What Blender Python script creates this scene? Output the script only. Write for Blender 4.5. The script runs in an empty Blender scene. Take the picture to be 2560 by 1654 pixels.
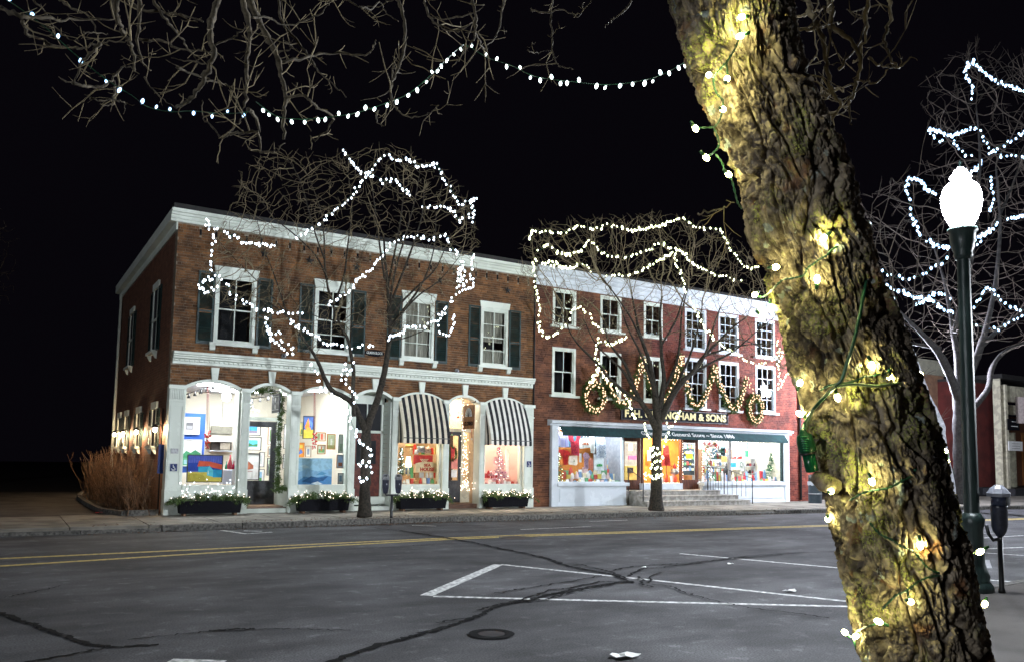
import bpy, bmesh, math, random
import numpy as np
from mathutils import Vector, Matrix
R_ = random.Random(7)
scene = bpy.context.scene
# ---------------------------------------------------------------- camera, world, exposure
CF = 2040.0                                    # focal length in photo pixels (photo 2560 x 1654)
CP = (1280.0, 960.0)
CZ = 1.76
CAM = np.array([-3.65, -22.73, CZ])
def _n(v): return v / np.linalg.norm(v)
_zc = _n(np.array([1650.0 - CP[0], -(-21900.0 - CP[1]), -CF]))
_xc = np.array([4560.0 - CP[0], -(1192.0 - CP[1]), -CF]); _xc = _n(_xc - _zc * _xc.dot(_zc))
_yc = np.cross(_zc, _xc)
RW = np.stack([_xc, _yc, _zc])                 # camera coordinates -> world (x along the facades, y into them, z up)
cam = bpy.data.cameras.new('camera'); camo = bpy.data.objects.new('camera', cam)
scene.collection.objects.link(camo); scene.camera = camo
cam.sensor_width = 36.0; cam.lens = CF / 2560 * 36.0
cam.shift_y = (CP[1] - 827.0) / 2560.0
cam.clip_end = 600; cam.clip_start = 0.05
M4 = Matrix([[*RW[i], CAM[i]] for i in range(3)] + [[0, 0, 0, 1]])
camo.matrix_world = M4
world = bpy.data.worlds.new('World'); scene.world = world; world.use_nodes = True
bg = world.node_tree.nodes['Background']
bg.inputs[0].default_value = (0.30, 0.24, 0.42, 1); bg.inputs[1].default_value = 0.006
scene.view_settings.view_transform = 'Standard'; scene.view_settings.look = 'None'
scene.view_settings.exposure = 0.2; scene.view_settings.gamma = 1
cy = scene.cycles
cy.use_denoising = True; cy.sample_clamp_indirect = 3.0; cy.max_bounces = 6; cy.diffuse_bounces = 2
cy.glossy_bounces = 3; cy.transmission_bounces = 4; cy.transparent_max_bounces = 12
cy.caustics_reflective = False; cy.caustics_refractive = False; cy.use_light_tree = True

LAMP_POWER = 1400.0                            # radiance of the street lamp globes
# ---------------------------------------------------------------- measuring helpers (rays through real planes)
def _ray(x, y): return RW @ np.array([x - CP[0], -(y - CP[1]), -CF])
def PY(x, y, Y=0.0):
    d = _ray(x, y); return CAM + d * ((Y - CAM[1]) / d[1])
def PX(x, y, X=0.0):
    d = _ray(x, y); return CAM + d * ((X - CAM[0]) / d[0])
def PZ(x, y, Z=0.0):
    d = _ray(x, y); return CAM + d * ((Z - CAM[2]) / d[2])
def PD(x, y, D): return CAM + _ray(x, y) / CF * D
# ---------------------------------------------------------------- building helpers
col = scene.collection
def wloc(o):
    v = Vector((0, 0, 0))
    while o is not None: v += o.location; o = o.parent
    return v
def tag(o, label=None, cat=None, group=None, kind=None):
    if label: o['label'] = label
    if cat: o['category'] = cat
    if group: o['group'] = group
    if kind: o['kind'] = kind
    return o
def thing(name, label, cat, loc, group=None):
    o = bpy.data.objects.new(name, None); col.objects.link(o); o.location = Vector([float(c) for c in loc][:3]); o.empty_display_size = .1
    return tag(o, label, cat, group)
def inst(me, name, parent, loc, rot=None, sc=None):
    o = bpy.data.objects.new(name, me); col.objects.link(o)
    if parent is not None: o.parent = parent
    o.location = Vector([float(c) for c in loc]) - (wloc(parent) if parent is not None else Vector((0, 0, 0)))
    if rot is not None: o.rotation_euler = rot
    if sc is not None: o.scale = sc if hasattr(sc, '__len__') else (sc, sc, sc)
    return o
class MB:
    def __init__(s): s.v = []; s.f = []; s.m = []; s.k = 0; s.sm = []
    def add(s, vs, fs, smooth=False):
        b = len(s.v); s.v += [tuple(map(float, p)) for p in vs]
        s.f += [tuple(i + b for i in f) for f in fs]; s.m += [s.k] * len(fs); s.sm += [smooth] * len(fs); return s
    def box(s, x0, x1, y0, y1, z0, z1, back=True):
        if x1 < x0: x0, x1 = x1, x0
        if y1 < y0: y0, y1 = y1, y0
        if z1 < z0: z0, z1 = z1, z0
        v = [(x0, y0, z0), (x1, y0, z0), (x1, y1, z0), (x0, y1, z0), (x0, y0, z1), (x1, y0, z1), (x1, y1, z1), (x0, y1, z1)]
        f = [(0, 1, 5, 4), (1, 2, 6, 5), (3, 0, 4, 7), (4, 5, 6, 7), (0, 3, 2, 1)]
        if back: f.append((2, 3, 7, 6))
        return s.add(v, f)
    def quad(s, *p): return s.add(p, [(0, 1, 2, 3)])
    def poly(s, p): return s.add(p, [tuple(range(len(p)))])
    def prism(s, pts, d):
        """pts: planar polygon, d: extrusion vector"""
        n = len(pts); q = [tuple(np.array(p, float) + np.array(d, float)) for p in pts]
        return s.add(list(pts) + q, [tuple(range(n))[::-1], tuple(range(n, 2 * n))] + [(i, (i + 1) % n, n + (i + 1) % n, n + i) for i in range(n)])
    def tube(s, P, r, n=6, cap=True, smooth=True):
        P = np.array(P, float); m = len(P)
        r = np.full(m, r, float) if np.isscalar(r) else np.array(r, float)
        T = np.gradient(P, axis=0); T /= (np.linalg.norm(T, axis=1)[:, None] + 1e-9)
        u = np.array([0, 0, 1.0]) if abs(T[0][2]) < .9 else np.array([1.0, 0, 0])
        vs = []; a = np.arange(n) * 2 * math.pi / n
        for i in range(m):
            u = u - T[i] * u.dot(T[i]); u /= (np.linalg.norm(u) + 1e-9); w = np.cross(T[i], u)
            for t in a: vs.append(P[i] + r[i] * (math.cos(t) * u + math.sin(t) * w))
        fs = [(i * n + j, i * n + (j + 1) % n, (i + 1) * n + (j + 1) % n, (i + 1) * n + j) for i in range(m - 1) for j in range(n)]
        if cap: fs += [tuple(range(n))[::-1], tuple((m - 1) * n + j for j in range(n))]
        return s.add(vs, fs, smooth)
    def lathe(s, prof, c, n=20, smooth=True, ax='z'):
        vs = []
        for r, h in prof:
            for j in range(n):
                a = j * 2 * math.pi / n
                x, y = r * math.cos(a), r * math.sin(a)
                vs.append((c[0] + x, c[1] + y, c[2] + h) if ax == 'z' else (c[0] + x, c[1] + h, c[2] + y))
        m = len(prof)
        fs = [(i * n + j, i * n + (j + 1) % n, (i + 1) * n + (j + 1) % n, (i + 1) * n + j) for i in range(m - 1) for j in range(n)]
        fs += [tuple(range(n))[::-1], tuple((m - 1) * n + j for j in range(n))]
        return s.add(vs, fs, smooth)
    def build(s, name, mats, parent=None, **kw):
        if not s.v: return None
        me = bpy.data.meshes.new(name); V = np.array(s.v)
        c = (V.min(0) + V.max(0)) / 2
        me.from_pydata((V - c).tolist(), [], s.f)
        for mt in (mats if isinstance(mats, (list, tuple)) else [mats]): me.materials.append(mt)
        me.polygons.foreach_set('material_index', s.m); me.polygons.foreach_set('use_smooth', s.sm); me.update()
        o = bpy.data.objects.new(name, me); col.objects.link(o)
        if parent is not None: o.parent = parent
        o.location = Vector([float(x) for x in c]) - (wloc(parent) if parent is not None else Vector((0, 0, 0)))
        for k, v in kw.items(): o[{'cat': 'category'}.get(k, k)] = v
        return o
def mesh_np(name, V, F, mt, parent=None, smooth=True, **kw):
    me = bpy.data.meshes.new(name); V = np.asarray(V, np.float32); F = np.asarray(F, np.int32)
    c = (V.min(0) + V.max(0)) / 2; V = V - c
    me.vertices.add(len(V)); me.vertices.foreach_set('co', V.ravel())
    k = F.shape[1]; me.loops.add(F.size); me.loops.foreach_set('vertex_index', F.ravel())
    me.polygons.add(len(F)); me.polygons.foreach_set('loop_start', np.arange(0, F.size, k, dtype=np.int32))
    me.polygons.foreach_set('use_smooth', [smooth] * len(F)); me.update(calc_edges=True); me.materials.append(mt)
    o = bpy.data.objects.new(name, me); col.objects.link(o)
    if parent is not None: o.parent = parent
    o.location = Vector([float(x) for x in c]) - (wloc(parent) if parent is not None else Vector((0, 0, 0)))
    for q, v in kw.items(): o[{'cat': 'category'}.get(q, q)] = v
    return o
def text(body, name, mt, parent, origin, xdir, zdir, size, depth=.008, width=None, bold=0.0, align='CENTER', spacing=1.0, serif=False):
    cu = bpy.data.curves.new(name, 'FONT'); cu.body = body; cu.size = size; cu.extrude = depth / 2
    cu.align_x = align; cu.align_y = 'CENTER'; cu.offset = bold; cu.space_character = spacing; cu.resolution_u = 3
    t = bpy.data.objects.new(name + '_curve', cu); col.objects.link(t)
    me = bpy.data.meshes.new_from_object(t.evaluated_get(bpy.context.evaluated_depsgraph_get()))
    bpy.data.objects.remove(t); me.materials.clear(); me.materials.append(mt); me.name = name
    if width:
        xs = [v.co.x for v in me.vertices]; k = width / (max(xs) - min(xs))
        for v in me.vertices: v.co.x *= k
    X = Vector(xdir).normalized(); Z = Vector(zdir).normalized(); Nn = X.cross(Z)
    o = inst(me, name, parent, origin)
    o.rotation_euler = Matrix([[X[i], Z[i], Nn[i]] for i in range(3)]).to_euler()
    return o
# ---------------------------------------------------------------- materials
def mat(name, c, rough=.7, c2=None, scale=8.0, contrast=.5, bump=0.0, bscale=60.0, metal=0.0, spec=.4, island=0.0, detail=4.0, stretch=(1, 1, 1), sheen=0):
    m = bpy.data.materials.new(name); m.use_nodes = True; nt = m.node_tree; N = nt.nodes; L = nt.links
    b = N['Principled BSDF']; b.inputs['Roughness'].default_value = rough; b.inputs['Metallic'].default_value = metal
    b.inputs['Specular IOR Level'].default_value = spec
    geo = N.new('ShaderNodeNewGeometry'); mp = N.new('ShaderNodeMapping'); mp.inputs['Scale'].default_value = stretch
    L.new(geo.outputs['Position'], mp.inputs[0])
    if c2 is None: c2 = tuple(x * .72 for x in c)
    nz = N.new('ShaderNodeTexNoise'); nz.inputs['Scale'].default_value = scale; nz.inputs['Detail'].default_value = detail
    L.new(mp.outputs[0], nz.inputs['Vector'])
    cr = N.new('ShaderNodeValToRGB'); h = .5 * (1 - contrast) * .6
    cr.color_ramp.elements[0].position = .28 + h; cr.color_ramp.elements[1].position = .72 - h
    cr.color_ramp.elements[0].color = (*c2, 1); cr.color_ramp.elements[1].color = (*c, 1)
    L.new(nz.outputs[0], cr.inputs[0]); out = cr.outputs[0]
    if island:
        oi = N.new('ShaderNodeObjectInfo'); ad = N.new('ShaderNodeMath'); ad.operation = 'ADD'
        L.new(geo.outputs['Random Per Island'], ad.inputs[0]); L.new(oi.outputs['Random'], ad.inputs[1])
        fr = N.new('ShaderNodeMath'); fr.operation = 'FRACT'; L.new(ad.outputs[0], fr.inputs[0])
        mr = N.new('ShaderNodeMapRange'); mr.inputs['To Min'].default_value = 1 - island; mr.inputs['To Max'].default_value = 1 + island * .7
        L.new(fr.outputs[0], mr.inputs[0])
        mx = N.new('ShaderNodeVectorMath'); mx.operation = 'SCALE'; L.new(out, mx.inputs[0]); L.new(mr.outputs[0], mx.inputs['Scale']); out = mx.outputs[0]
    L.new(out, b.inputs['Base Color'])
    if bump:
        n2 = N.new('ShaderNodeTexNoise'); n2.inputs['Scale'].default_value = bscale; n2.inputs['Detail'].default_value = 5
        L.new(mp.outputs[0], n2.inputs['Vector']); bp = N.new('ShaderNodeBump'); bp.inputs['Strength'].default_value = bump; bp.inputs['Distance'].default_value = .01
        L.new(n2.outputs[0], bp.inputs['Height']); L.new(bp.outputs[0], b.inputs['Normal'])
    return m
def emis(name, c, s, sample=True):
    m = bpy.data.materials.new(name); m.use_nodes = True; nt = m.node_tree; N = nt.nodes
    N.remove(N['Principled BSDF']); e = N.new('ShaderNodeEmission'); e.inputs[0].default_value = (*c, 1); e.inputs[1].default_value = s
    nt.links.new(e.outputs[0], N['Material Output'].inputs[0])
    m.cycles.emission_sampling = 'AUTO' if sample else 'NONE'
    return m
def bulbmat(name, c, edge, s, k=1.6):
    """bulb emission: bright middle, its soft halo painted as a dimmer tinted rim"""
    m = bpy.data.materials.new(name); m.use_nodes = True; nt = m.node_tree; N = nt.nodes; L = nt.links
    N.remove(N['Principled BSDF']); e = N.new('ShaderNodeEmission'); lw = N.new('ShaderNodeLayerWeight'); lw.inputs['Blend'].default_value = .5
    cr = N.new('ShaderNodeValToRGB'); cr.color_ramp.elements[0].position = .12; cr.color_ramp.elements[0].color = (*c, 1); cr.color_ramp.elements[1].position = .75; cr.color_ramp.elements[1].color = (*edge, 1)
    mr = N.new('ShaderNodeMapRange'); mr.inputs['From Min'].default_value = .05; mr.inputs['From Max'].default_value = .8; mr.inputs['To Min'].default_value = s; mr.inputs['To Max'].default_value = .35 * k
    L.new(lw.outputs['Facing'], cr.inputs[0]); L.new(lw.outputs['Facing'], mr.inputs[0]); L.new(cr.outputs[0], e.inputs[0]); L.new(mr.outputs[0], e.inputs[1]); L.new(e.outputs[0], N['Material Output'].inputs[0])
    return m
def glass(name, tint=(.96, .98, .97), gloss=.1, rough=.015):
    m = bpy.data.materials.new(name); m.use_nodes = True; nt = m.node_tree; N = nt.nodes; L = nt.links
    N.remove(N['Principled BSDF'])
    t = N.new('ShaderNodeBsdfTransparent'); t.inputs[0].default_value = (*tint, 1)
    g = N.new('ShaderNodeBsdfGlossy'); g.inputs['Roughness'].default_value = rough
    lw = N.new('ShaderNodeLayerWeight'); lw.inputs['Blend'].default_value = .25
    mr = N.new('ShaderNodeMapRange'); mr.inputs['To Min'].default_value = gloss * .5; mr.inputs['To Max'].default_value = min(1, gloss * 4)
    L.new(lw.outputs['Fresnel'], mr.inputs[0])
    mx = N.new('ShaderNodeMixShader'); L.new(mr.outputs[0], mx.inputs[0]); L.new(t.outputs[0], mx.inputs[1]); L.new(g.outputs[0], mx.inputs[2])
    L.new(mx.outputs[0], N['Material Output'].inputs[0]); return m
def brickmat(name, c1, c2, mortar):
    m = bpy.data.materials.new(name); m.use_nodes = True; nt = m.node_tree; N = nt.nodes; L = nt.links; b = N['Principled BSDF']
    geo = N.new('ShaderNodeNewGeometry'); mp = N.new('ShaderNodeMapping'); mp.inputs['Rotation'].default_value = (math.radians(90), 0, math.radians(90))
    sx = N.new('ShaderNodeSeparateXYZ'); L.new(geo.outputs['Position'], sx.inputs[0]); cx = N.new('ShaderNodeCombineXYZ')
    L.new(sx.outputs[1], cx.inputs[0]); L.new(sx.outputs[2], cx.inputs[1])
    br = N.new('ShaderNodeTexBrick'); br.inputs['Scale'].default_value = 1; br.inputs['Brick Width'].default_value = .216; br.inputs['Row Height'].default_value = .0735
    br.inputs['Mortar Size'].default_value = .006; br.inputs['Color1'].default_value = (*c1, 1); br.inputs['Color2'].default_value = (*c2, 1); br.inputs['Mortar'].default_value = (*mortar, 1)
    L.new(cx.outputs[0], br.inputs['Vector'])
    nz = N.new('ShaderNodeTexNoise'); nz.inputs['Scale'].default_value = 3; L.new(geo.outputs['Position'], nz.inputs['Vector'])
    mr = N.new('ShaderNodeMapRange'); mr.inputs['To Min'].default_value = .55; mr.inputs['To Max'].default_value = 1.3; L.new(nz.outputs[0], mr.inputs[0])
    vm = N.new('ShaderNodeVectorMath'); vm.operation = 'SCALE'; L.new(br.outputs[0], vm.inputs[0]); L.new(mr.outputs[0], vm.inputs['Scale']); L.new(vm.outputs[0], b.inputs['Base Color'])
    b.inputs['Roughness'].default_value = .85
    bp = N.new('ShaderNodeBump'); bp.inputs['Distance'].default_value = .008; bp.invert = True; L.new(br.outputs['Fac'], bp.inputs['Height']); L.new(bp.outputs[0], b.inputs['Normal'])
    return m
M = dict(
    brickG=mat('orange_brick', (.235, .105, .038), .85, (.075, .032, .014), 2.6, .85, .4, 90, island=.42),
    brickR=mat('red_brick', (.25, .058, .036), .85, (.10, .024, .016), 1.6, .8, .4, 90, island=.42),
    brickM=mat('brown_red_brick', (.21, .082, .038), .85, (.075, .028, .015), 1.6, .7, .4, 90, island=.42),
    brickD=mat('red_painted_brick', (.13, .022, .018), .8, (.08, .014, .012), 1.5, .6, .3, 90, island=.2),
    mortar=mat('mortar', (.30, .25, .19), .95, (.18, .14, .10), 9, .6, .4, 120),
    mortarR=mat('mortar_red', (.26, .13, .10), .95, (.16, .07, .05), 6, .6, .4, 120),
    side=brickmat('side_brick', (.22, .085, .045), (.14, .05, .03), (.16, .11, .08)),
    white=mat('white_paint', (.80, .85, .77), .5, (.74, .79, .71), 2.5, .2, .06, 40),
    whiteb=mat('cool_white_paint', (.72, .77, .82), .5, (.66, .71, .76), 2.5, .2, .06, 40),
    cream=mat('cream_paint', (.70, .66, .50), .6, (.52, .48, .36), 4, .4),
    shut=mat('dark_green_shutter', (.018, .045, .043), .45, (.010, .026, .026), 6, .5, .05, 30),
    black=mat('black_metal', (.012, .013, .015), .4, (.02, .02, .02), 20, .5, spec=.5),
    charcoal=mat('charcoal_paint', (.035, .035, .04), .5, (.02, .02, .024), 10, .5, .05, 40),
    polegreen=mat('dark_green_cast_iron', (.035, .06, .055), .38, (.018, .032, .03), 30, .7, .35, 45, spec=.6, stretch=(1, 1, .12)),
    drive=mat('driveway_asphalt', (.075, .066, .060), .92, (.036, .03, .027), 1.2, .7, .6, 120),
    concrete=mat('sidewalk_concrete', (.29, .265, .225), .9, (.17, .155, .13), 1.8, .6, .5, 120, island=.12, detail=8),
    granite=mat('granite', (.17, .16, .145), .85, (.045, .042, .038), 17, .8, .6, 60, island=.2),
    stone=mat('granite_step', (.40, .385, .35), .8, (.24, .225, .2), 7, .6, .3, 60, island=.12),
    yellow=mat('worn_yellow_line', (.78, .58, .17), .8, (.34, .26, .10), 14, .8),
    line=mat('worn_white_line', (.75, .75, .74), .8, (.26, .26, .26), 14, .7),
    tar=mat('crack_sealer', (.008, .008, .009), .9, (.013, .013, .013), 30, .5, spec=.08),
    dark=mat('dark_soil', (.035, .026, .018), .95, (.018, .013, .01), 8, .6, .8, 40),
    wood=mat('brown_wood', (.16, .055, .03), .5, (.07, .022, .014), 14, .6, .05, 40, stretch=(3, 3, .3)),
    wood2=mat('honey_wood', (.45, .20, .05), .5, (.28, .11, .03), 10, .6, stretch=(3, 3, .3)),
    redwood=mat('dark_red_door', (.16, .035, .02), .5, (.10, .02, .014), 9, .5, .05, 30),
    plank=mat('brown_step', (.17, .085, .05), .6, (.09, .045, .03), 14, .6, stretch=(.3, 4, 4)),
    teal=mat('dark_teal_awning', (.006, .042, .044), .85, (.004, .028, .030), 6, .5),
    gold=mat('gold_letters', (.92, .80, .40), .6, (.8, .66, .28), 20, .5),
    wallc=mat('gallery_wall', (.82, .77, .64), .8, (.78, .73, .60), 1, .2),
    wallp=mat('pink_wall', (.88, .56, .54), .8, (.84, .50, .48), 1, .2),
    orangew=mat('orange_panel', (.80, .30, .04), .7, (.70, .24, .03), 2, .4),
    ceil=mat('ceiling_white', (.85, .88, .92), .8, (.8, .83, .88), 1, .2),
    floor=mat('shop_floor', (.30, .18, .10), .6, (.2, .11, .06), 6, .5),
    blue=mat('blue_panel', (.03, .12, .50), .6, (.02, .09, .40), 3, .4),
    stripeW=mat('awning_white_stripe', (.80, .78, .72), .8, (.72, .70, .64), 5, .4),
    stripeC=mat('awning_cream_stripe', (.80, .73, .58), .8, (.72, .64, .50), 5, .4),
    stripeB=mat('awning_black_stripe', (.022, .022, .028), .8, (.014, .014, .018), 5, .4),
    green=mat('evergreen_needles', (.11, .18, .04), .7, (.04, .075, .02), 30, .8),
    green2=mat('fir_tree_needles', (.06, .20, .10), .7, (.03, .10, .05), 30, .8),
    pinkn=mat('pink_lit_branches', (.85, .62, .66), .8, (.8, .4, .5), 14, .8),  # white flocked needles with the pink light painted into their colour
    red=mat('red_cloth', (.62, .035, .03), .6, (.42, .02, .02), 8, .5),
    redp=mat('red_ornament', (.7, .03, .02), .2, (.6, .02, .02), 8, .5, spec=.7),
    paper=mat('white_paper', (.80, .80, .78), .8, (.72, .72, .70), 4, .3),
    tree=mat('street_tree_bark', (.05, .040, .028), .9, (.012, .010, .008), 18, .8, .8, 35),
    bough=mat('bough_bark', (.12, .095, .062), .9, (.04, .032, .022), 30, .8, .6, 60),
    twig=mat('twig_bark', (.28, .225, .13), .9, (.14, .11, .07), 12, .7),
    twigr=mat('pale_twig_bark', (.115, .092, .075), .9, (.05, .04, .033), 12, .7),
    bush=mat('dry_stems', (.21, .12, .065), .85, (.09, .05, .028), 9, .7),
    wire=mat('green_wire', (.02, .10, .045), .35, (.012, .06, .028), 30, .5, spec=.6),
    wirep=mat('pale_cable', (.25, .32, .16), .4, (.16, .22, .10), 30, .5, spec=.6),
    steel=mat('grey_metal', (.45, .46, .47), .35, (.3, .3, .31), 20, .5, metal=.6),
    meter=mat('meter_housing', (.03, .034, .06), .35, (.018, .02, .035), 20, .5, spec=.6),
    signb=mat('sign_black', (.008, .008, .012), .8, (.006, .006, .008), 20, .4, spec=.12),
    hblue=mat('blue_sign', (.01, .03, .16), .5, (.01, .025, .13), 20, .4),
    leaf=mat('fallen_leaf', (.16, .075, .03), .9, (.07, .03, .015), 6, .8, island=.5),
    tan=mat('tan_brick', (.26, .15, .09), .85, (.20, .11, .07), 3, .5, .2, 60),
    capst=mat('cap_stone', (.30, .29, .22), .85, (.24, .23, .18), 3, .5),
    roofd=mat('roof_edge', (.03, .028, .027), .7, (.02, .02, .02), 6, .5),
    pane=glass('window_glass', gloss=.16), shopglass=glass('shop_glass', gloss=.045),
    room=mat('dark_room', (.03, .03, .035), .9, (.02, .02, .024), 2, .4),
    curtain=mat('net_curtain', (.42, .40, .34), .9, (.25, .24, .2), 6, .4, stretch=(9, 9, .3)),
    globe=emis('street_lamp_globe', (.86, .93, 1.0), LAMP_POWER), globe2=emis('bright_lamp_globe', (.80, .84, 1.0), LAMP_POWER * 1.25),
    sconce=emis('wall_lamp_bulb', (1.0, .70, .40), 900),
    bulbA=bulbmat('cool_white_bulb', (.92, .97, 1.0), (.45, .68, 1.0), 10), bulbB=bulbmat('warm_white_bulb', (1.0, 1.0, .72), (.75, .95, .35), 9),
    bulbG=bulbmat('amber_white_bulb', (1.0, .70, .44), (1.0, .40, .18), 2.6), bulbR=bulbmat('blue_white_bulb', (.66, .86, 1.0), (.16, .45, 1.0), 6),
    bulbT=bulbmat('trunk_bulb', (1.0, .96, .42), (1.0, .90, .26), 240, 3), bulbS=bulbmat('fairy_bulb', (1.0, .86, .72), (1.0, .5, .3), 9), bulbF=bulbmat('festoon_bulb', (1.0, 1.0, .9), (.5, .8, .9), 12),
    fluo=emis('fluorescent_tube', (.90, .95, 1.0), 52), fluog=emis('gallery_ceiling_light', (.92, .96, 1.0), 92), fluow=emis('warm_ceiling_panel', (1.0, .82, .58), 200),
    opal=emis('opal_globe', (.9, .95, 1.0), 14),
)
def asphalt_material():
    m = bpy.data.materials.new('asphalt'); m.use_nodes = True; nt = m.node_tree; N = nt.nodes; L = nt.links; b = N['Principled BSDF']; geo = N.new('ShaderNodeNewGeometry')
    def noise(sc, dt, st=(1, 1, 1)):
        n = N.new('ShaderNodeTexNoise'); n.inputs['Scale'].default_value = sc; n.inputs['Detail'].default_value = dt; mp = N.new('ShaderNodeMapping'); mp.inputs['Scale'].default_value = st
        L.new(geo.outputs['Position'], mp.inputs[0]); L.new(mp.outputs[0], n.inputs['Vector']); return n.outputs[0]
    def ramp(x, p0, v0, p1, v1):
        r = N.new('ShaderNodeMapRange'); r.inputs['From Min'].default_value = p0; r.inputs['From Max'].default_value = p1; r.inputs['To Min'].default_value = v0; r.inputs['To Max'].default_value = v1; L.new(x, r.inputs[0]); return r.outputs[0]
    def mul(x, y):
        q = N.new('ShaderNodeMath'); q.operation = 'MULTIPLY'; L.new(x, q.inputs[0]); L.new(y, q.inputs[1]); return q.outputs[0]
    v = mul(mul(ramp(noise(.35, 8), .35, .62, .65, 1.35), ramp(noise(1.7, 9, (.5, 1, 1)), .38, .72, .62, 1.3)), mul(ramp(noise(55, 4), .35, .62, .65, 1.45), ramp(noise(4.5, 10), .58, 1.0, .72, 1.75)))
    sc = N.new('ShaderNodeVectorMath'); sc.operation = 'SCALE'; sc.inputs[0].default_value = (.068, .067, .071); L.new(v, sc.inputs['Scale']); L.new(sc.outputs[0], b.inputs['Base Color'])
    b.inputs['Roughness'].default_value = .86; b.inputs['Specular IOR Level'].default_value = .3
    bp = N.new('ShaderNodeBump'); bp.inputs['Strength'].default_value = .8; bp.inputs['Distance'].default_value = .008; L.new(noise(120, 6), bp.inputs['Height']); L.new(bp.outputs[0], b.inputs['Normal']); return m
M['asphalt'] = asphalt_material()
PAL = {}
def flat(c, rough=.7):
    k = tuple(round(x, 3) for x in c)
    if k not in PAL:
        PAL[k] = mat('colour_%02d' % len(PAL), c, rough, tuple(x * .85 for x in c), 9, .4)
    return PAL[k]
# ================================================================ THE SETTING
W = MB().quad((-90, -60, -.03), (160, -60, -.03), (160, 120, -.03), (-90, 120, -.03)).build('ground', M['dark'], kind='structure')
W = MB().quad((-90, -30, 0), (160, -30, 0), (160, -2.6, 0), (-90, -2.6, 0)).build('street', M['asphalt'], kind='structure')
KX = [-60, -3.5, -1.5, .4, 2.1, 6.3, 9.1, 12.8, 15, 17.7, 21, 26, 40, 90]
KY = [-3.15, -3.15, -3.17, -3.12, -3.08, -3.05, -3.2, -3.32, -3.45, -3.8, -4.0, -4.6, -6.3, -8]
def kerb_y(x): return float(np.interp(x, KX, KY))
SW = .14
# far sidewalk: concrete slabs with recessed joints, each slab a part
sw = MB()
xs = np.arange(-24, 60.1, 1.55)
sw.poly([(x, kerb_y(x) + .13, SW - .03) for x in xs] + [(60, 1.2, SW - .03), (-24, 1.2, SW - .03)])
sw = sw.build('far_sidewalk', M['dark'], kind='structure')
for i in range(len(xs) - 1):
    x0, x1 = xs[i], xs[i + 1]
    rows = [(None, -1.55), (-1.55, .6)] if x1 > -.8 else [(None, -1.5), (-1.5, .35)]
    for a, b in rows:
        ya0 = kerb_y(x0) + .14 if a is None else a; ya1 = kerb_y(x1) + .14 if a is None else a
        g = .012; dz = R_.uniform(-.004, .004)
        MB().prism([(x0 + g, ya0 + g, SW - .08), (x1 - g, ya1 + g, SW - .08), (x1 - g, b - g, SW - .08), (x0 + g, b - g, SW - .08)], (0, 0, .08 + dz)).build('slab', M['concrete'], sw)
# granite kerb stones
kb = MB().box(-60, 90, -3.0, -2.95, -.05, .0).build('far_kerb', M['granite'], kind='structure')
x = -24.0
while x < 60:
    L_ = R_.uniform(1.5, 2.4); n = 7; m = MB(); lowered = x < -1.6 or 16.0 < x < 18.2
    top = SW - .002 if not lowered else .075
    P = []
    for i in range(n + 1):
        t = x + .012 + (L_ - .024) * i / n; yk = kerb_y(t)
        P.append((t, yk + R_.uniform(-.012, .012), -.02, yk + .02 + R_.uniform(-.01, .012), top + R_.uniform(-.006, .008), yk + .135))
    vs = []
    for t, y0, z0, y1, z1, y2 in P: vs += [(t, y0, z0), (t, y0, z1 - .025), (t, y1, z1), (t, y2, z1)]
    fs = [(i * 4 + j, i * 4 + 4 + j, i * 4 + 5 + j, i * 4 + 1 + j) for i in range(n) for j in range(3)] + [(0, 1, 2, 3), (n * 4 + 3, n * 4 + 2, n * 4 + 1, n * 4)]
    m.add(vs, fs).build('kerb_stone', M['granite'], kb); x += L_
# driveway and planting bed left of the brick block
MB().poly([(-24, .3, SW - .012), (-.95, .3, SW - .012), (-1.35, 1.2, SW - .012), (-1.35, 9.0, SW - .012), (-.9, 14, SW - .012), (-24, 16, SW - .012)]).build('driveway', M['drive'], kind='structure')
MB().poly([(-.75, .5, SW + .03), (-.02, .1, SW + .03), (-.02, 13, SW + .03), (-1.1, 13, SW + .03), (-1.25, 8.5, SW + .03), (-1.2, 1.3, SW + .03)]).build('planting_bed', M['dark'], kind='structure')
bk = thing('bed_kerb', 'weathered granite edging stones around the shrub bed beside the driveway', 'edging', (-1.1, 2, SW))
for a, b in (((-.1, .15), (-.85, -.05)), ((-.9, .0), (-1.28, 1.3)), ((-1.29, 1.35), (-1.33, 3.6)), ((-1.33, 3.65), (-1.34, 6.0)), ((-1.34, 6.05), (-1.3, 8.4)), ((-1.3, 8.45), (-1.0, 11))):
    d = np.array([b[0] - a[0], b[1] - a[1]]); nn = np.array([-d[1], d[0]]) / np.linalg.norm(d) * .065
    p = [(a[0] + nn[0], a[1] + nn[1], SW - .05), (b[0] + nn[0], b[1] + nn[1], SW - .05), (b[0] - nn[0], b[1] - nn[1], SW - .05), (a[0] - nn[0], a[1] - nn[1], SW - .05)]
    MB().prism(p, (0, 0, .17 + R_.uniform(-.01, .02))).build('edging_stone', M['granite'], bk)
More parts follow.
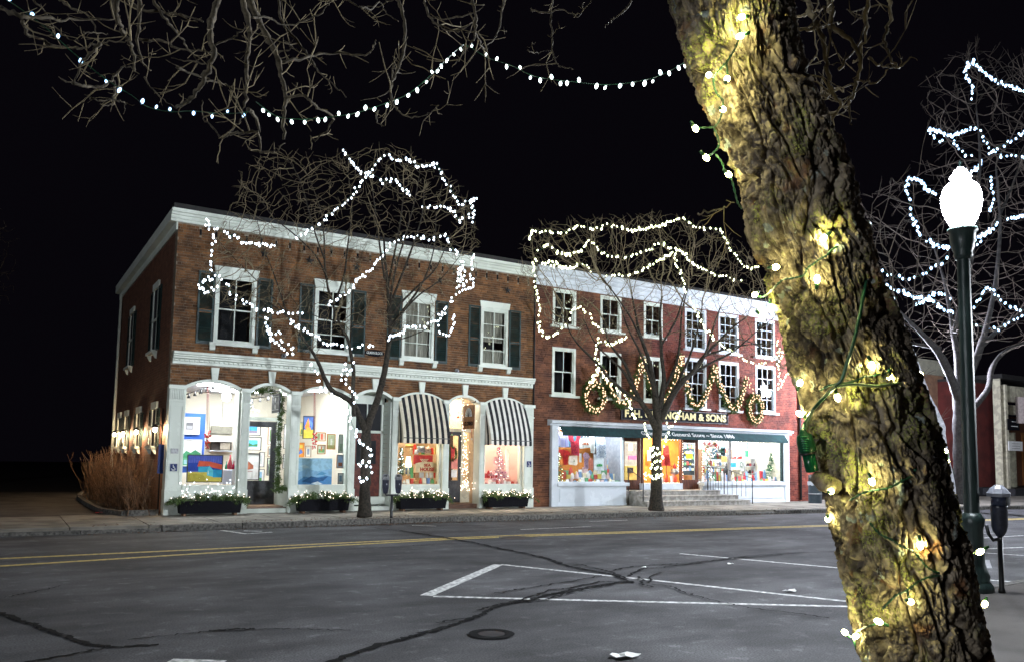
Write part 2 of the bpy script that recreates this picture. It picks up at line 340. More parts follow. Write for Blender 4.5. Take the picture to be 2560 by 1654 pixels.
# near sidewalk (the photographer's side)
NSW = [(60, -16.9), (8.9, -16.62), (7.2, -16.75), (5.9, -17.35), (4.4, -18.1), (2.6, -19.0), (.3, -20.1), (-2.4, -21.3), (-5.5, -21.9), (-60, -22), (-60, -45), (60, -45)]
MB().prism([(x, y, -.02) for x, y in NSW], (0, 0, SW + .02)).build('near_sidewalk', M['drive'], kind='structure')
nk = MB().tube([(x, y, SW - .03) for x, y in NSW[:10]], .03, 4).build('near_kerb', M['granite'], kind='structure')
for i in range(9):
    a = np.array(NSW[i]); b = np.array(NSW[i + 1]); L_ = np.linalg.norm(b - a); n = max(1, min(12, int(L_ / 1.8)))
    if i in (0, 8): 
        if i == 0: a = np.array([30.0, -16.75]); n = 11
        else: b = np.array([-20.0, -21.95]); n = 7
    d = (b - a) / n; nn = np.array([-d[1], d[0]]) / np.linalg.norm(d)
    for k in range(n):
        p0 = a + d * k + d * .006; p1 = a + d * (k + 1) - d * .006
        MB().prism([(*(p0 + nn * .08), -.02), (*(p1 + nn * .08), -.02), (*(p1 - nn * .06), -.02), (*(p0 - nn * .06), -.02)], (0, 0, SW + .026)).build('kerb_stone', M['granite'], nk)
# ---- painted lines, sealed cracks, covers: thin sheets 4 mm apart
def LL(x, y): return (x / 2.167, 1180 + y / 2.167)
def RR(x, y): return (1000 + x / 1.987, 1180 + y / 1.987)
def gz(p, z): return PZ(p[0], p[1], z)[:2]
def ribbon(pts, w, z, name, mt, parent, jitter=0.0, sub=1, **kw):
    P = []
    for i in range(len(pts) - 1):
        for t in np.linspace(0, 1, sub + 1)[:-1]: P.append(np.array(pts[i]) * (1 - t) + np.array(pts[i + 1]) * t)
    P.append(np.array(pts[-1])); P = np.array(P, float)
    if jitter: P[1:-1] += np.array([[R_.gauss(0, jitter), R_.gauss(0, jitter)] for _ in P[1:-1]]).reshape(-1, 2)
    T = np.gradient(P, axis=0); T /= np.linalg.norm(T, axis=1)[:, None] + 1e-9; N_ = np.stack([-T[:, 1], T[:, 0]], 1)
    v = []
    for p, n in zip(P, N_):
        ww = w * (R_.uniform(.45, 1.45) if jitter else 1) / 2
        v += [(*(p + n * ww), z), (*(p - n * ww), z)]
    m = MB().add(v, [(2 * i, 2 * i + 1, 2 * i + 3, 2 * i + 2) for i in range(len(P) - 1)])
    return m.build(name, mt, parent, **kw)
marks = MB().box(-60, -59.9, -6, -5.9, .003, .004).build('road_markings', M['line'], kind='structure')
up = [(-30, -7.3)] + [tuple(gz(p, 0)) for p in (LL(0, 467), LL(1200, 412), LL(2384, 357), RR(600, 311), RR(1200, 292), RR(2130, 261))] + [(40, -9.5)]
ribbon(up, .16, .004, 'yellow_line', M['yellow'], marks, sub=4)
lo = [(-30, -9.2)] + [tuple(gz(p, 0)) for p in (LL(0, 507), LL(600, 470), LL(1200, 432), LL(1700, 402))] + [(a, b - .26) for a, b in up[3:]]
ribbon(lo, .16, .004, 'yellow_line', M['yellow'], marks, sub=4)
def wl(pts, w=.1, z=.004): ribbon([tuple(gz(p, 0)) for p in pts], w, z, 'white_line', M['line'], marks, sub=6)
wl([RR(130, 612), RR(490, 457)], .17); wl([RR(500, 457), RR(1300, 540), RR(2260, 645)]); wl([RR(165, 616), RR(1100, 640), RR(2300, 668)], .1, .0045)
wl([RR(1390, 403), RR(2300, 485)]); wl([RR(600, 283), RR(950, 268)], .09); wl([LL(1200, 313), LL(1330, 332), LL(1475, 323)], .1); wl([LL(1320, 316), LL(1420, 318)], .12)
wl([RR(60, 262), RR(180, 266)], .09); wl([RR(940, 243), RR(1130, 236)], .08); wl([(424, 1651), (560, 1655)], .14)
def TR(x, y): return (2360 + x / 3.39, 1200 + y / 3.39)
wl([TR(180, 498), TR(430, 480), TR(678, 466)]); wl([TR(200, 440), TR(430, 452)], .08); wl([TR(200, 585), TR(678, 566)]); wl([TR(250, 608), TR(678, 636)]); wl([TR(300, 838), TR(678, 866)]); wl([TR(400, 916), TR(760, 878)])
cracks = MB().box(-58, -57.9, -6, -5.9, .003, .004).build('sealed_cracks', M['tar'], kind='structure')
CR = [(LL, .06, [(-200, 740), (0, 765), (110, 800), (200, 835), (300, 870), (400, 905), (500, 935), (600, 950), (860, 935)]), (LL, .035, [(600, 950), (480, 970), (180, 1027), (0, 1050)]),
      (LL, .022, [(690, 910), (860, 890), (1130, 865), (1350, 855), (1560, 848), (1720, 852), (1900, 858)]), (LL, .02, [(20, 680), (120, 660), (250, 635), (330, 615)]),
      (LL, .03, [(850, 460), (1200, 446), (1700, 425), (2384, 396)]), (LL, .035, [(1980, 295), (2180, 320), (2384, 345)]), (LL, .05, [(1130, 862), (1300, 852), (1380, 850)]),
      (RR, .07, [(0, 290), (200, 322), (370, 350), (500, 380), (700, 420), (760, 440), (850, 470), (960, 490), (1060, 510), (1130, 540), (1160, 550)]),
      (RR, .05, [(860, 465), (900, 460), (1000, 485), (1060, 500), (1130, 530)]), (RR, .045, [(1060, 490), (1150, 470), (1260, 462), (1400, 455), (1550, 440), (1700, 420), (1900, 405), (2180, 393)]),
      (RR, .045, [(1130, 520), (1160, 500), (1210, 480), (1300, 475), (1450, 455), (1620, 435), (1900, 410)]),
      (RR, .075, [(1160, 545), (1080, 550), (900, 580), (800, 600), (700, 620), (640, 640), (560, 650), (480, 670), (400, 710), (330, 740), (250, 765), (160, 790), (60, 820), (-60, 850), (-380, 960)]),
      (RR, .05, [(1130, 550), (1000, 545), (860, 575), (740, 590), (600, 640), (500, 660), (380, 690)]), (RR, .035, [(1000, 515), (880, 540), (720, 565), (620, 580), (560, 590), (470, 605)]),
      (RR, .03, [(1250, 560), (1350, 570), (1400, 595), (1500, 625), (1600, 650), (1750, 680), (2000, 710), (2130, 730)]), (RR, .035, [(1180, 520), (1210, 540), (1200, 560), (1260, 575)]),
      (RR, .035, [(1300, 500), (1250, 520), (1240, 555)]), (RR, .03, [(0, 370), (180, 362), (370, 352)]), (RR, .03, [(380, 730), (300, 735), (180, 755)]), (RR, .04, [(560, 650), (700, 640), (830, 605), (1000, 570), (1060, 560)])]
for i, (fn, w, pts) in enumerate(CR):
    ribbon([tuple(gz(fn(*p), 0)) for p in pts], w, .0085 + .0007 * i, 'crack', M['tar'], cracks, jitter=.018, sub=9)
def disc(c, r, z, name, mt, lab, cat, r2=None):
    t = thing(name, lab, cat, (c[0], c[1], z))
    m = MB(); n = 28; a = np.arange(n) * 2 * math.pi / n
    o = [(c[0] + r * math.cos(q), c[1] + r * math.sin(q), z) for q in a]
    if r2:
        i_ = [(c[0] + r2 * math.cos(q), c[1] + r2 * math.sin(q), z) for q in a]
        m.add(o + i_, [(k, (k + 1) % n, n + (k + 1) % n, n + k) for k in range(n)]).build('collar', mt, t)
        MB().add([(c[0], c[1], z)] + [(c[0] + (r2 - .01) * math.cos(q), c[1] + (r2 - .01) * math.sin(q), z - .002) for q in a], [(0, 1 + k, 1 + (k + 1) % n) for k in range(n)]).build('cover', M['charcoal'], t)
    return t
c = gz(RR(455, 806), 0); disc(c, .23, .014, 'utility_cover', M['tar'], 'small round valve cover ringed with black tar in the near lane', 'manhole cover', .14)
c = gz(RR(585, 324), 0); disc(c, .42, .006, 'utility_cover', M['asphalt'], 'worn round manhole cover beside the yellow centre line', 'manhole cover', .38)
p = [gz(TR(*q), 0) for q in ((290, 678), (385, 678), (410, 752), (300, 745))]
tag(MB().prism([(*q, .002) for q in p], (0, 0, .012)).build('access_cover', M['steel']), 'grey square access cover set in the parking bays near the meter', 'access cover')
for q, s, nm, lb in ((RR(1145, 926), .14, 'paper_scrap', 'crumpled white paper scrap at the near edge of the road'), (RR(1955, 596), .11, 'paper_scrap', 'flattened pale litter between the long parking lines by the tree trunk'), (RR(1215, 479), .06, 'paper_scrap', 'tiny white scrap just above the crack crossing'), (RR(1655, 460), .08, 'paper_scrap', 'faint white chip inside the far parking bay'), (LL(567, 221), .22, 'red_tape', 'crumpled red tape lying on the driveway near the shrub bed')):
    b = gz(q, 0); z = .01 if nm != 'red_tape' else .15
    if nm == 'red_tape': b = gz(q, SW)
    m = MB(); k = 5; pts = [[(b[0] + (i - 2) * s * .45 + R_.uniform(-.02, .02), b[1] + j * s * .5 + R_.uniform(-.02, .02), z + R_.uniform(.002, .03)) for i in range(k)] for j in range(3)]
    m.add(sum(pts, []), [(j * k + i, j * k + i + 1, j * k + k + i + 1, j * k + k + i) for j in range(2) for i in range(k - 1)])
    tag(m.build(nm, M['red'] if nm == 'red_tape' else M['paper']), lb, 'litter')
# fallen leaves along the far kerb and around the trees
vs, fs = [], []
for i in range(1500):
    x = R_.uniform(-2, 24)
    if i < 500: x = R_.gauss(5.2, 1.3)
    y = kerb_y(x) + R_.choice([-abs(R_.gauss(0, .22)) - .02, -abs(R_.gauss(0, .1)) - .02, abs(R_.gauss(.3, .3))])
    z = .006 if y < kerb_y(x) else SW + .006
    if kerb_y(x) - .03 < y < kerb_y(x) + .02: continue
    a = R_.uniform(0, 6.3); s = R_.uniform(.012, .035); ca, sa = math.cos(a) * s, math.sin(a) * s; h = R_.uniform(0, .02)
    b = len(vs); vs += [(x - ca, y - sa, z), (x + sa, y - ca, z + h), (x + ca, y + sa, z + h * .3), (x - sa * .8, y + ca * .8, z + h)]; fs.append((b, b + 1, b + 2, b + 3))
MB().add(vs, fs).build('fallen_leaves', M['leaf'], kind='stuff', label='dry brown leaves along the far kerb', cat='leaves')
# ================================================================ BRICKWORK
def subtract(iv, cuts):
    out = [iv]
    for a, b in cuts:
        nx = []
        for p, q in out:
            if b <= p or a >= q: nx.append((p, q))
            else:
                if a > p: nx.append((p, a))
                if b < q: nx.append((b, q))
        out = nx
    return out
def brickwork(parent, x0, x1, z0, z1, yf, rects, arches, mt, n_parts=300, rng=None, focus=None, header=7):
    """courses of single bricks standing 12 mm proud of the mortar; the most visible 300 are objects, the rest one mesh"""
    rng = rng or random.Random(3); CH = .0735; BL = .216; J = .011; allb = []
    k0 = int(math.ceil((z0 - .001) / CH))
    k = k0
    while (k + 1) * CH <= z1 + .001:
        za = k * CH + J / 2; zb = za + CH - J; zm = (za + zb) / 2
        cuts = [(a, b) for a, b, c, d in rects if c - .01 < zb and d + .01 > za]
        for xl, xr, sp, cr_ in arches:
            if zm < sp: cuts.append((xl, xr))
            elif zm < cr_:
                w = (xr - xl) / 2; h = cr_ - sp; Rr = (w * w + h * h) / (2 * h); cz_ = cr_ - Rr; hw = math.sqrt(max(0, Rr * Rr - (zm - cz_) ** 2)); xm = (xl + xr) / 2
                if hw > 0: cuts.append((xm - hw, xm + hw))
        L_ = BL if (k % header) else BL / 2; ph = (k % 2) * BL / 2 + (.03 * (k % 3))
        for a, b in subtract((x0, x1), cuts):
            i = math.floor((a - ph) / L_)
            while ph + i * L_ < b:
                p = max(a + J / 2, ph + i * L_ + J / 2); q = min(b - J / 2, ph + (i + 1) * L_ - J / 2)
                if q - p > .03: allb.append((p, q, za, zb, yf - .012 + rng.uniform(-.003, .0025)))
                i += 1
        k += 1
    fx, fz = focus or (x0, z0)
    allb.sort(key=lambda b: (abs(b[0] - fx) + .7 * abs(b[2] - fz), b[0]))
    cache = {}
    for b in allb[:n_parts]:
        w = round(b[1] - b[0], 3); me = cache.get(w)
        if me is None:
            o = MB().box(-w / 2, w / 2, 0, .02, -.03125, .03125).build('brick', mt, parent); me = cache[w] = o.data
            o.location = Vector(((b[0] + b[1]) / 2, b[4] + .01, (b[2] + b[3]) / 2)) - wloc(parent)
            continue
        inst(me, 'brick', parent, ((b[0] + b[1]) / 2, b[4] + .01, (b[2] + b[3]) / 2))
    if len(allb) > n_parts:
        B = np.array(allb[n_parts:]); n = len(B); V = np.zeros((n, 8, 3), np.float32)
        xs_ = B[:, [0, 1, 1, 0]]
        for j in range(4):
            for t in range(2):
                V[:, j + 4 * t, 0] = xs_[:, j]; V[:, j + 4 * t, 1] = B[:, 4] if j < 2 else B[:, 4] + .02; V[:, j + 4 * t, 2] = B[:, 2 + t]
        base = (np.arange(n) * 8)[:, None, None]; Q = np.array([(0, 1, 5, 4), (1, 2, 6, 5), (3, 0, 4, 7), (4, 5, 6, 7), (0, 3, 2, 1)])
        mesh_np('brick_courses', V.reshape(-1, 3), (base + Q[None]).reshape(-1, 4), mt, parent, smooth=False, kind='stuff')
def slab_wall(parent, x0, x1, z0, z1, y0, y1, rects, arches, mt, name='wall'):
    m = MB(); X = sorted({x0, x1, *[v for r in rects for v in r[:2] if x0 < v < x1]})
    for a, b in zip(X[:-1], X[1:]):
        cuts = sorted([(c, d) for p, q, c, d in rects if p < (a + b) / 2 < q])
        for c, d in subtract((z0, z1), cuts): m.box(a, b, y0, y1, c, d)
    return m.build(name, mt, parent)
# ================================================================ WINDOWS
def window(parent, x0, x1, z0, z1, y, rows, cols, wm, pm, head=None, sill=True, frame=.085, depth=.1, curtain=None, blind=None, rail=True):
    """double-hung sash set in a wall facing -y; frame mesh with panes, glazing bars, sill as sub-parts"""
    fm = MB(); f = frame
    fm.box(x0, x0 + f, y - .02, y + depth, z0, z1); fm.box(x1 - f, x1, y - .02, y + depth, z0, z1)
    fm.box(x0 + f, x1 - f, y - .02, y + depth, z1 - f, z1); fm.box(x0 + f, x1 - f, y - .02, y + depth, z0, z0 + f * .8)
    gx0, gx1, gz0, gz1 = x0 + f, x1 - f, z0 + f * .8, z1 - f; zm = (gz0 + gz1) / 2
    s = .035
    for (a, b, yy) in ((gz0, zm + .02, y + .055), (zm - .02, gz1, y + .015)):
        fm.box(gx0, gx0 + s, yy, yy + .035, a, b); fm.box(gx1 - s, gx1, yy, yy + .035, a, b); fm.box(gx0 + s, gx1 - s, yy, yy + .035, b - s, b); fm.box(gx0 + s, gx1 - s, yy, yy + .035, a, a + s)
    w = fm.build('window', wm, parent)
    for (a, b, yy) in ((gz0 + s, zm + .02 - s, y + .07), (zm - .02 + s, gz1 - s, y + .03)):
        px = np.linspace(gx0 + s, gx1 - s, cols + 1); pz = np.linspace(a, b, rows + 1)
        for i in range(cols):
            for j in range(rows):
                tl = R_.uniform(-.004, .004)
                MB().quad((px[i], yy + tl, pz[j]), (px[i + 1], yy - tl, pz[j]), (px[i + 1], yy - tl, pz[j + 1]), (px[i], yy + tl, pz[j + 1])).build('pane', pm, w)
        for i in range(1, cols): MB().box(px[i] - .012, px[i] + .012, yy - .016, yy + .01, a, b).build('glazing_bar', wm, w)
        for j in range(1, rows): MB().box(gx0 + s, gx1 - s, yy - .014, yy + .008, pz[j] - .012, pz[j] + .012).build('glazing_bar', wm, w)
    MB().box(gx0 - .05, gx1 + .05, y + .75, y + .8, z0 - .1, z1 + .1).build('dark_room', M['room'], w)
    if curtain:
        a, b = curtain; n = 36; xs_ = np.linspace(gx0, gx1, n); ys = y + .2 + .018 * np.sin(np.arange(n) * 1.3) + .01 * np.sin(np.arange(n) * .5)
        MB().add([(q, w_, z) for q, w_ in zip(xs_, ys) for z in (a, b)], [(2 * i, 2 * i + 2, 2 * i + 3, 2 * i + 1) for i in range(n - 1)], True).build('curtain', M['curtain'], w)
    if sill:
        sm = MB(); sm.box(x0 - .11, x1 + .11, y - .13, y + .02, z0 - .075, z0)
        if sill == 2:
            for xx in (x0 - .09, x1 - .05): sm.prism([(xx, y - .11, z0 - .075), (xx, y - .0, z0 - .075), (xx, y - .0, z0 - .22), (xx, y - .07, z0 - .2)], (.14, 0, 0))
        sm.build('sill', wm, w)
    if head:
        hm = MB(); hm.prism([(x0 - .02, y - .05, z1), (x1 + .02, y - .05, z1), (x1 + .06, y - .05, z1 + head), (x0 - .06, y - .05, z1 + head)], (0, .05, 0)); hm.build('lintel', wm, w)
    return w
def shutter(parent, x0, x1, z0, z1, y):
    m = MB(); s = .055; zm = z0 + (z1 - z0) * .45
    m.box(x0, x0 + s, y - .045, y - .01, z0, z1); m.box(x1 - s, x1, y - .045, y - .01, z0, z1)
    for z in (z0, zm - s / 2, z1 - s): m.box(x0 + s, x1 - s, y - .045, y - .01, z, z + s * (1.5 if z == z0 else 1))
    sh = m.build('shutter', M['shut'], parent); sl = MB(); z = z0 + s * 1.6
    while z < z1 - s - .03:
        if not (zm - s < z < zm + s): sl.add([(x0 + s, y - .04, z), (x1 - s, y - .04, z), (x1 - s, y - .012, z + .032), (x0 + s, y - .012, z + .032)], [(0, 1, 2, 3)])
        z += .034
    sl.build('louvres', M['shut'], sh, kind='stuff')
    return sh
# ================================================================ THE TWO-STOREY CORNER BLOCK (x 0..11.34)
GB = thing('brick_block', 'two-storey brown brick corner block with four shuttered windows over arched white shopfronts', 'building', (5.6, 6, SW))
GX1 = 11.345
bays = [(.38, 1.84), (2.07, 3.20), (3.46, 4.94), (5.12, 6.28), (6.48, 7.98), (8.20, 9.29), (9.50, 10.97)]
SP, CRN = 3.47, 3.68
archs = [(a - .02, b + .02, SP, CRN) for a, b in bays]
W4 = [(1.03, 2.12), (3.79, 4.87), (6.54, 7.62), (9.30, 10.33)]
WZ0, WZ1 = 4.70, 6.58
rects = [(a, b, WZ0, WZ1) for a, b in W4]
slots = [(x_, x_ + .055, 7.56, 7.72) for x_ in np.arange(.55, 11.1, .405)]
brickwork(GB, .0, GX1, 4.07, 7.86, 0.0, rects + slots + [(-1, 12, 4.08, 4.40)], [], M['brickG'], 290, focus=(.0, 4.5))
brickwork(GB, .0, GX1, 3.47, 4.08, 0.0, [], archs, M['brickG'], 0)
slab_wall(GB, 0, GX1, 4.08, 8.1, .002, .32, rects, [], M['mortar'], 'wall')
m = MB()                                                           # spandrels over the arches
for a, b, sp, cr_ in archs:
    w = (b - a) / 2; h = cr_ - sp; Rr = (w * w + h * h) / (2 * h); n = 14; xm = (a + b) / 2
    for i in range(n):
        xa = a + (b - a) * i / n; xb = a + (b - a) * (i + 1) / n
        za = cr_ - Rr + math.sqrt(max(0, Rr * Rr - (xa - xm) ** 2)); zb = cr_ - Rr + math.sqrt(max(0, Rr * Rr - (xb - xm) ** 2))
        m.prism([(xa, .002, za), (xb, .002, zb), (xb, .002, 4.08), (xa, .002, 4.08)], (0, .3, 0))
edges = [0] + [v for ab in archs for v in ab[:2]] + [GX1]
for i in range(0, len(edges), 2): m.box(edges[i], edges[i + 1], .002, .302, SP, 4.08)
m.build('spandrel_wall', M['mortar'], GB)
MB().box(-.001, .3, .33, 12.0, SW, 8.0).build('side_wall', M['side'], GB)
MB().box(0.0, GX1, 11.7, 12.0, SW, 8.0).box(GX1 - .09, GX1, .33, 11.7, SW, 8.0).box(.3, GX1 - .09, .33, 11.7, 7.9, 8.0).build('rear_walls', M['side'], GB)
# slots, star anchors, vents
for x_, x2, a, b in slots: MB().box(x_, x2, -.004, .001, a, b).build('shaded_slot', M['signb'], GB)  # shallow black insets paint the shade of the recessed header slots
for px, py in ((240 + 1475 / 3.5, 500 + 470 / 3.5), (240 + 1870 / 3.5, 500 + 530 / 3.5), (800 + 355 / 3.85, 560 + 415 / 3.85), (800 + 1155 / 3.85, 560 + 545 / 3.85), (800 + 1810 / 3.85, 560 + 640 / 3.85)):
    c = PY(px, py, -.02); m = MB(); pts = []
    for k in range(10):
        r = .145 if k % 2 == 0 else .06; a = math.pi / 2 + k * math.pi / 5; pts.append((c[0] + r * math.cos(a), c[2] + r * math.sin(a)))
    v = [(c[0], -.05, c[2])] + [(x_, -.018, z_) for x_, z_ in pts]; m.add(v, [(0, 1 + k, 1 + (k + 1) % 10) for k in range(10)]).build('star_anchor', M['black'], GB)
for px, py in ((240 + 1640 / 3.5, 500 + 1362 / 3.5), (800 + 1315 / 3.85, 560 + 1408 / 3.85)):
    c = PY(px, py, -.02); MB().lathe([(.035, -.05), (.035, .01), (.065, .01), (.065, -.05)], (c[0], -.01, c[2]), 12, ax='y').build('vent_ring', M['steel'], GB)
# windows and shutters
shs = [(.58, 1.01, 2.15, 2.57), (3.33, 3.76, 4.90, 5.34), (6.03, 6.50, 7.65, 8.09), (8.84, 9.27, 10.36, 10.82)]
for i, (a, b) in enumerate(W4):
    w = window(GB, a, b, WZ0, WZ1, .0, 1 if i == 0 else 2, 2, M['white'], M['pane'], head=.21, sill=2, curtain={2: (4.75, 6.5), 3: (5.5, 6.5)}.get(i))
    if i == 3:
        n = 30; xs_ = np.linspace(a + .09, b - .09, n)
        MB().add([(q, .19 + .015 * math.sin(k * 1.4), z) for k, q in enumerate(xs_) for z in (4.78, 5.27)], [(2 * k, 2 * k + 2, 2 * k + 3, 2 * k + 1) for k in range(n - 1)], True).build('cafe_curtain', M['curtain'], w)
    s = shs[i]; shutter(GB, s[0], s[1], 4.64, 6.60, -.0); shutter(GB, s[2], s[3], 4.64, 6.60, -.0)
# white eave cornice and dark roof edge
def molding(prof, x0, x1, name, mt, parent):
    """profile list of (y,z) extruded along x"""
    return MB().prism([(x0, y, z) for y, z in prof], (x1 - x0, 0, 0)).build(name, mt, parent)
molding([(.0, 7.83), (-.05, 7.83), (-.05, 7.90), (-.08, 7.905), (-.08, 7.99), (-.12, 8.0), (-.14, 8.05), (-.19, 8.07), (-.21, 8.15), (.0, 8.15)], -.19, GX1, 'eave_cornice', M['white'], GB)
molding([(.2, 8.152), (-.17, 8.152), (-.17, 8.29), (.2, 8.29)], -.15, GX1, 'roof_edge', M['roofd'], GB)
MB().box(-.15, GX1, .2, 12.1, 8.10, 8.18).build('roof', M['roofd'], GB)
MB().prism([(0, .0, 7.62), (-.04, .0, 7.62), (-.04, 0, 7.84), (-.19, 0, 7.86), (-.19, 0, 8.15), (0, 0, 8.15)], (0, 12.2, 0)).build('side_eave_board', M['white'], GB)
# belt cornice with dentils
molding([(0, 4.075), (-.035, 4.075), (-.035, 4.14), (-.05, 4.145), (-.05, 4.20), (-.12, 4.215), (-.13, 4.26), (-.16, 4.275), (-.16, 4.30), (-.19, 4.33), (-.19, 4.385), (0, 4.40)], .04, 11.34, 'belt_cornice', M['white'], GB)
d = MB().box(0, .075, -.045, 0, 0, .05).build('dentil', M['white'], GB)
nx = .08; first = True
while nx < 11.26:
    if first: d.location = Vector((nx + .0375, -.0725, 4.17)) - wloc(GB); first = False
    else: inst(d.data, 'dentil', GB, (nx + .0375, -.0725, 4.17))
    nx += .125
# shopfront: pilasters, arch trims, keystones
pil = [(0, .38), (1.845, 2.075), (3.205, 3.455), (4.94, 5.12), (6.285, 6.475), (7.985, 8.2), (9.295, 9.5), (10.975, 11.34)]
for a, b in pil:
    m = MB(); w = b - a
    m.box(a - .01, b + .01, -.13, .3, SW, .78); m.box(a, b, -.09, .3, .78, 3.47)
    m.box(a + .035, a + .055, -.105, -.09, .86, 2.98); m.box(b - .055, b - .035, -.105, -.09, .86, 2.98); m.box(a + .055, b - .055, -.105, -.09, 2.95, 2.98); m.box(a + .055, b - .055, -.105, -.09, .86, .89)
    m.box(a - .015, b + .015, -.12, -.09, 3.06, 3.10); m.box(a - .03, b + .03, -.15, .02, 3.40, 3.50)
    p = m.build('pilaster', M['white'], GB)
    fl = MB(); k = max(3, int(w / .045)); xs_ = np.linspace(a + .02, b - .02, k + 1)
    for i in range(k): fl.box(xs_[i] + .006, xs_[i + 1] - .006, -.112, -.09, 3.13, 3.39)
    fl.build('fluting', M['white'], p)
for a, b in bays:
    w = (b - a) / 2; h = CRN - SP; Rr = (w * w + h * h) / (2 * h); xm = (a + b) / 2; cz_ = CRN - Rr; th = math.asin(w / Rr); m = MB(); n = 18
    def pt(t, r): return (xm + r * math.sin(t), cz_ + r * math.cos(t))
    for i in range(n):
        t0 = -th + 2 * th * i / n; t1 = -th + 2 * th * (i + 1) / n
        q = [pt(t0, Rr - .05), pt(t1, Rr - .05), pt(t1, Rr + .03), pt(t0, Rr + .03)]
        m.prism([(x_, -.045, z_) for x_, z_ in q], (0, .3, 0))
    m.build('arch_trim', M['white'], GB)
    MB().prism([(xm - .07, -.09, CRN + .005), (xm + .07, -.09, CRN + .005), (xm + .105, -.09, 4.02), (xm - .105, -.09, 4.02)], (0, .09, 0)).build('keystone', M['white'], GB)
def arch_top(a, b, x_):
    w = (b - a) / 2; h = CRN - SP; Rr = (w * w + h * h) / (2 * h); return CRN - .06 - Rr + math.sqrt(max(.0, (Rr) ** 2 - (x_ - (a + b) / 2) ** 2))
def shop_pane(a, b, z0, y, name='shop_window', mt=None, parent=None):
    n = 12; xs_ = np.linspace(a, b, n); v = [(x_, y, z0) for x_ in xs_] + [(x_, y, arch_top(a, b, x_)) for x_ in xs_[::-1]]
    m = MB(); m.poly(v); o = m.build(name, mt or M['shopglass'], parent); return o
for i in (0, 2, 4, 6):
    a, b = bays[i]; f = MB(); f.box(a, a + .05, .04, .12, .78, 3.46); f.box(b - .05, b, .04, .12, .78, 3.46); f.box(a + .05, b - .05, -.0, .14, .80, .90); f.box(a, b, .02, .2, SW, .80)
    f.box(a + .08, b - .08, .0, .02, .22, .72)
    w = f.build('shop_window', M['white'], GB); shop_pane(a + .03, b - .03, .90, .08, 'pane', None, w)
# recessed doors
def door_bay(i, ydoor, dm, glass_z, panels, split=None, col_=M['white']):
    a, b = bays[i]; f = MB()
    f.box(a - .1, a, .31, ydoor + .1, SW, 3.5); f.box(b, b + .1, .31, ydoor + .1, SW, .78)
    f.box(a, b, .3, ydoor + .1, 3.62, 3.66)
    w = f.build('entry_recess', col_, GB)
    return w
# ---- bay 2: gallery door
w = door_bay(1, 1.15, None, None, None)
MB().box(3.2, 3.3, .31, 1.25, .78, .84).box(3.2, 3.3, .31, .36, .84, 3.6).box(3.2, 3.3, 1.19, 1.25, .84, 3.6).build('side_window_frame', M['white'], w)
MB().quad((3.25, .36, .84), (3.25, 1.19, .84), (3.25, 1.19, 3.6), (3.25, .36, 3.6)).build('side_pane', M['shopglass'], w)
MB().box(2.07, 3.2, .0, 1.15, SW, .28).build('door_step', M['plank'], w)
MB().box(2.07, 3.2, -.02, -.0, SW, .26).build('step_riser', M['white'], w)
dr = MB(); y = 1.15; dr.box(2.10, 2.22, y, y + .06, .29, 2.68); dr.box(3.02, 3.17, y, y + .06, .29, 2.68); dr.box(2.22, 3.02, y, y + .06, 2.52, 2.68)
for k in range(3): dr.box(2.22, 3.02, y, y + .05, .29 + .22 * k, .29 + .22 * k + .19)
dr.box(2.22, 3.02, y + .02, y + .06, .29, .98)
d = dr.build('shop_door', M['charcoal'], GB); MB().quad((2.22, y + .03, .98), (3.02, y + .03, .98), (3.02, y + .03, 2.52), (2.22, y + .03, 2.52)).build('pane', M['shopglass'], d)
MB().box(2.94, 2.98, y - .06, y, 1.15, 1.45).build('handle', M['steel'], d)
MB().box(2.07, 3.2, y - .01, y + .1, 2.70, 2.80).build('transom_bar', M['white'], w); MB().quad((2.08, y + .05, 2.8), (3.19, y + .05, 2.8), (3.19, y + .05, 3.62), (2.08, y + .05, 3.62)).build('transom_pane', M['shopglass'], w)
# ---- bay 4: dark red stair door
w = door_bay(3, .55, None, None, None)
MB().box(5.12, 6.25, .50, .56, 2.42, 2.50).box(5.70, 5.73, .52, .56, 2.5, 3.30).box(5.12, 6.25, .50, .56, 3.30, 3.36).box(5.12, 5.26, .5, .6, SW, 3.6).box(6.17, 6.25, .5, .6, SW, 3.6).build('door_frame', M['white'], w)
MB().box(5.26, 6.17, .56, .6, 2.50, 3.30).build('transom_pane', M['room'], w); MB().box(5.26, 6.17, .52, .6, 3.36, 3.62).build('arch_panel', M['white'], w)
MB().box(5.12, 6.28, .25, .55, .30, .52).box(5.12, 6.28, -.02, .3, SW, .26).build('door_step', M['white'], w)
cb = MB()
for k in range(22): cb.box(6.25, 6.283, .02, .56, .30 + .14 * k, .30 + .14 * k + .13)
cb.build('clapboard', M['white'], w)
dr = MB().box(5.26, 6.17, .545, .60, .53, 2.42); d = dr.build('stair_door', M['redwood'], GB)
for k in range(6): MB().box(5.30, 6.13, .53, .545, .56 + .14 * k, .56 + .14 * k + .125).build('door_board', M['redwood'], d)
MB().box(5.30, 6.13, .53, .545, 1.44, 1.5).box(5.30, 5.40, .53, .545, 1.5, 2.36).box(6.03, 6.13, .53, .545, 1.5, 2.36).box(5.40, 6.03, .53, .545, 2.2, 2.36).build('door_board', M['redwood'], d)
MB().box(5.40, 6.03, .538, .545, 1.5, 2.2).build('pane', M['room'], d); MB().box(5.72, 5.86, .525, .53, 1.72, 1.9).build('notice', M['paper'], d)
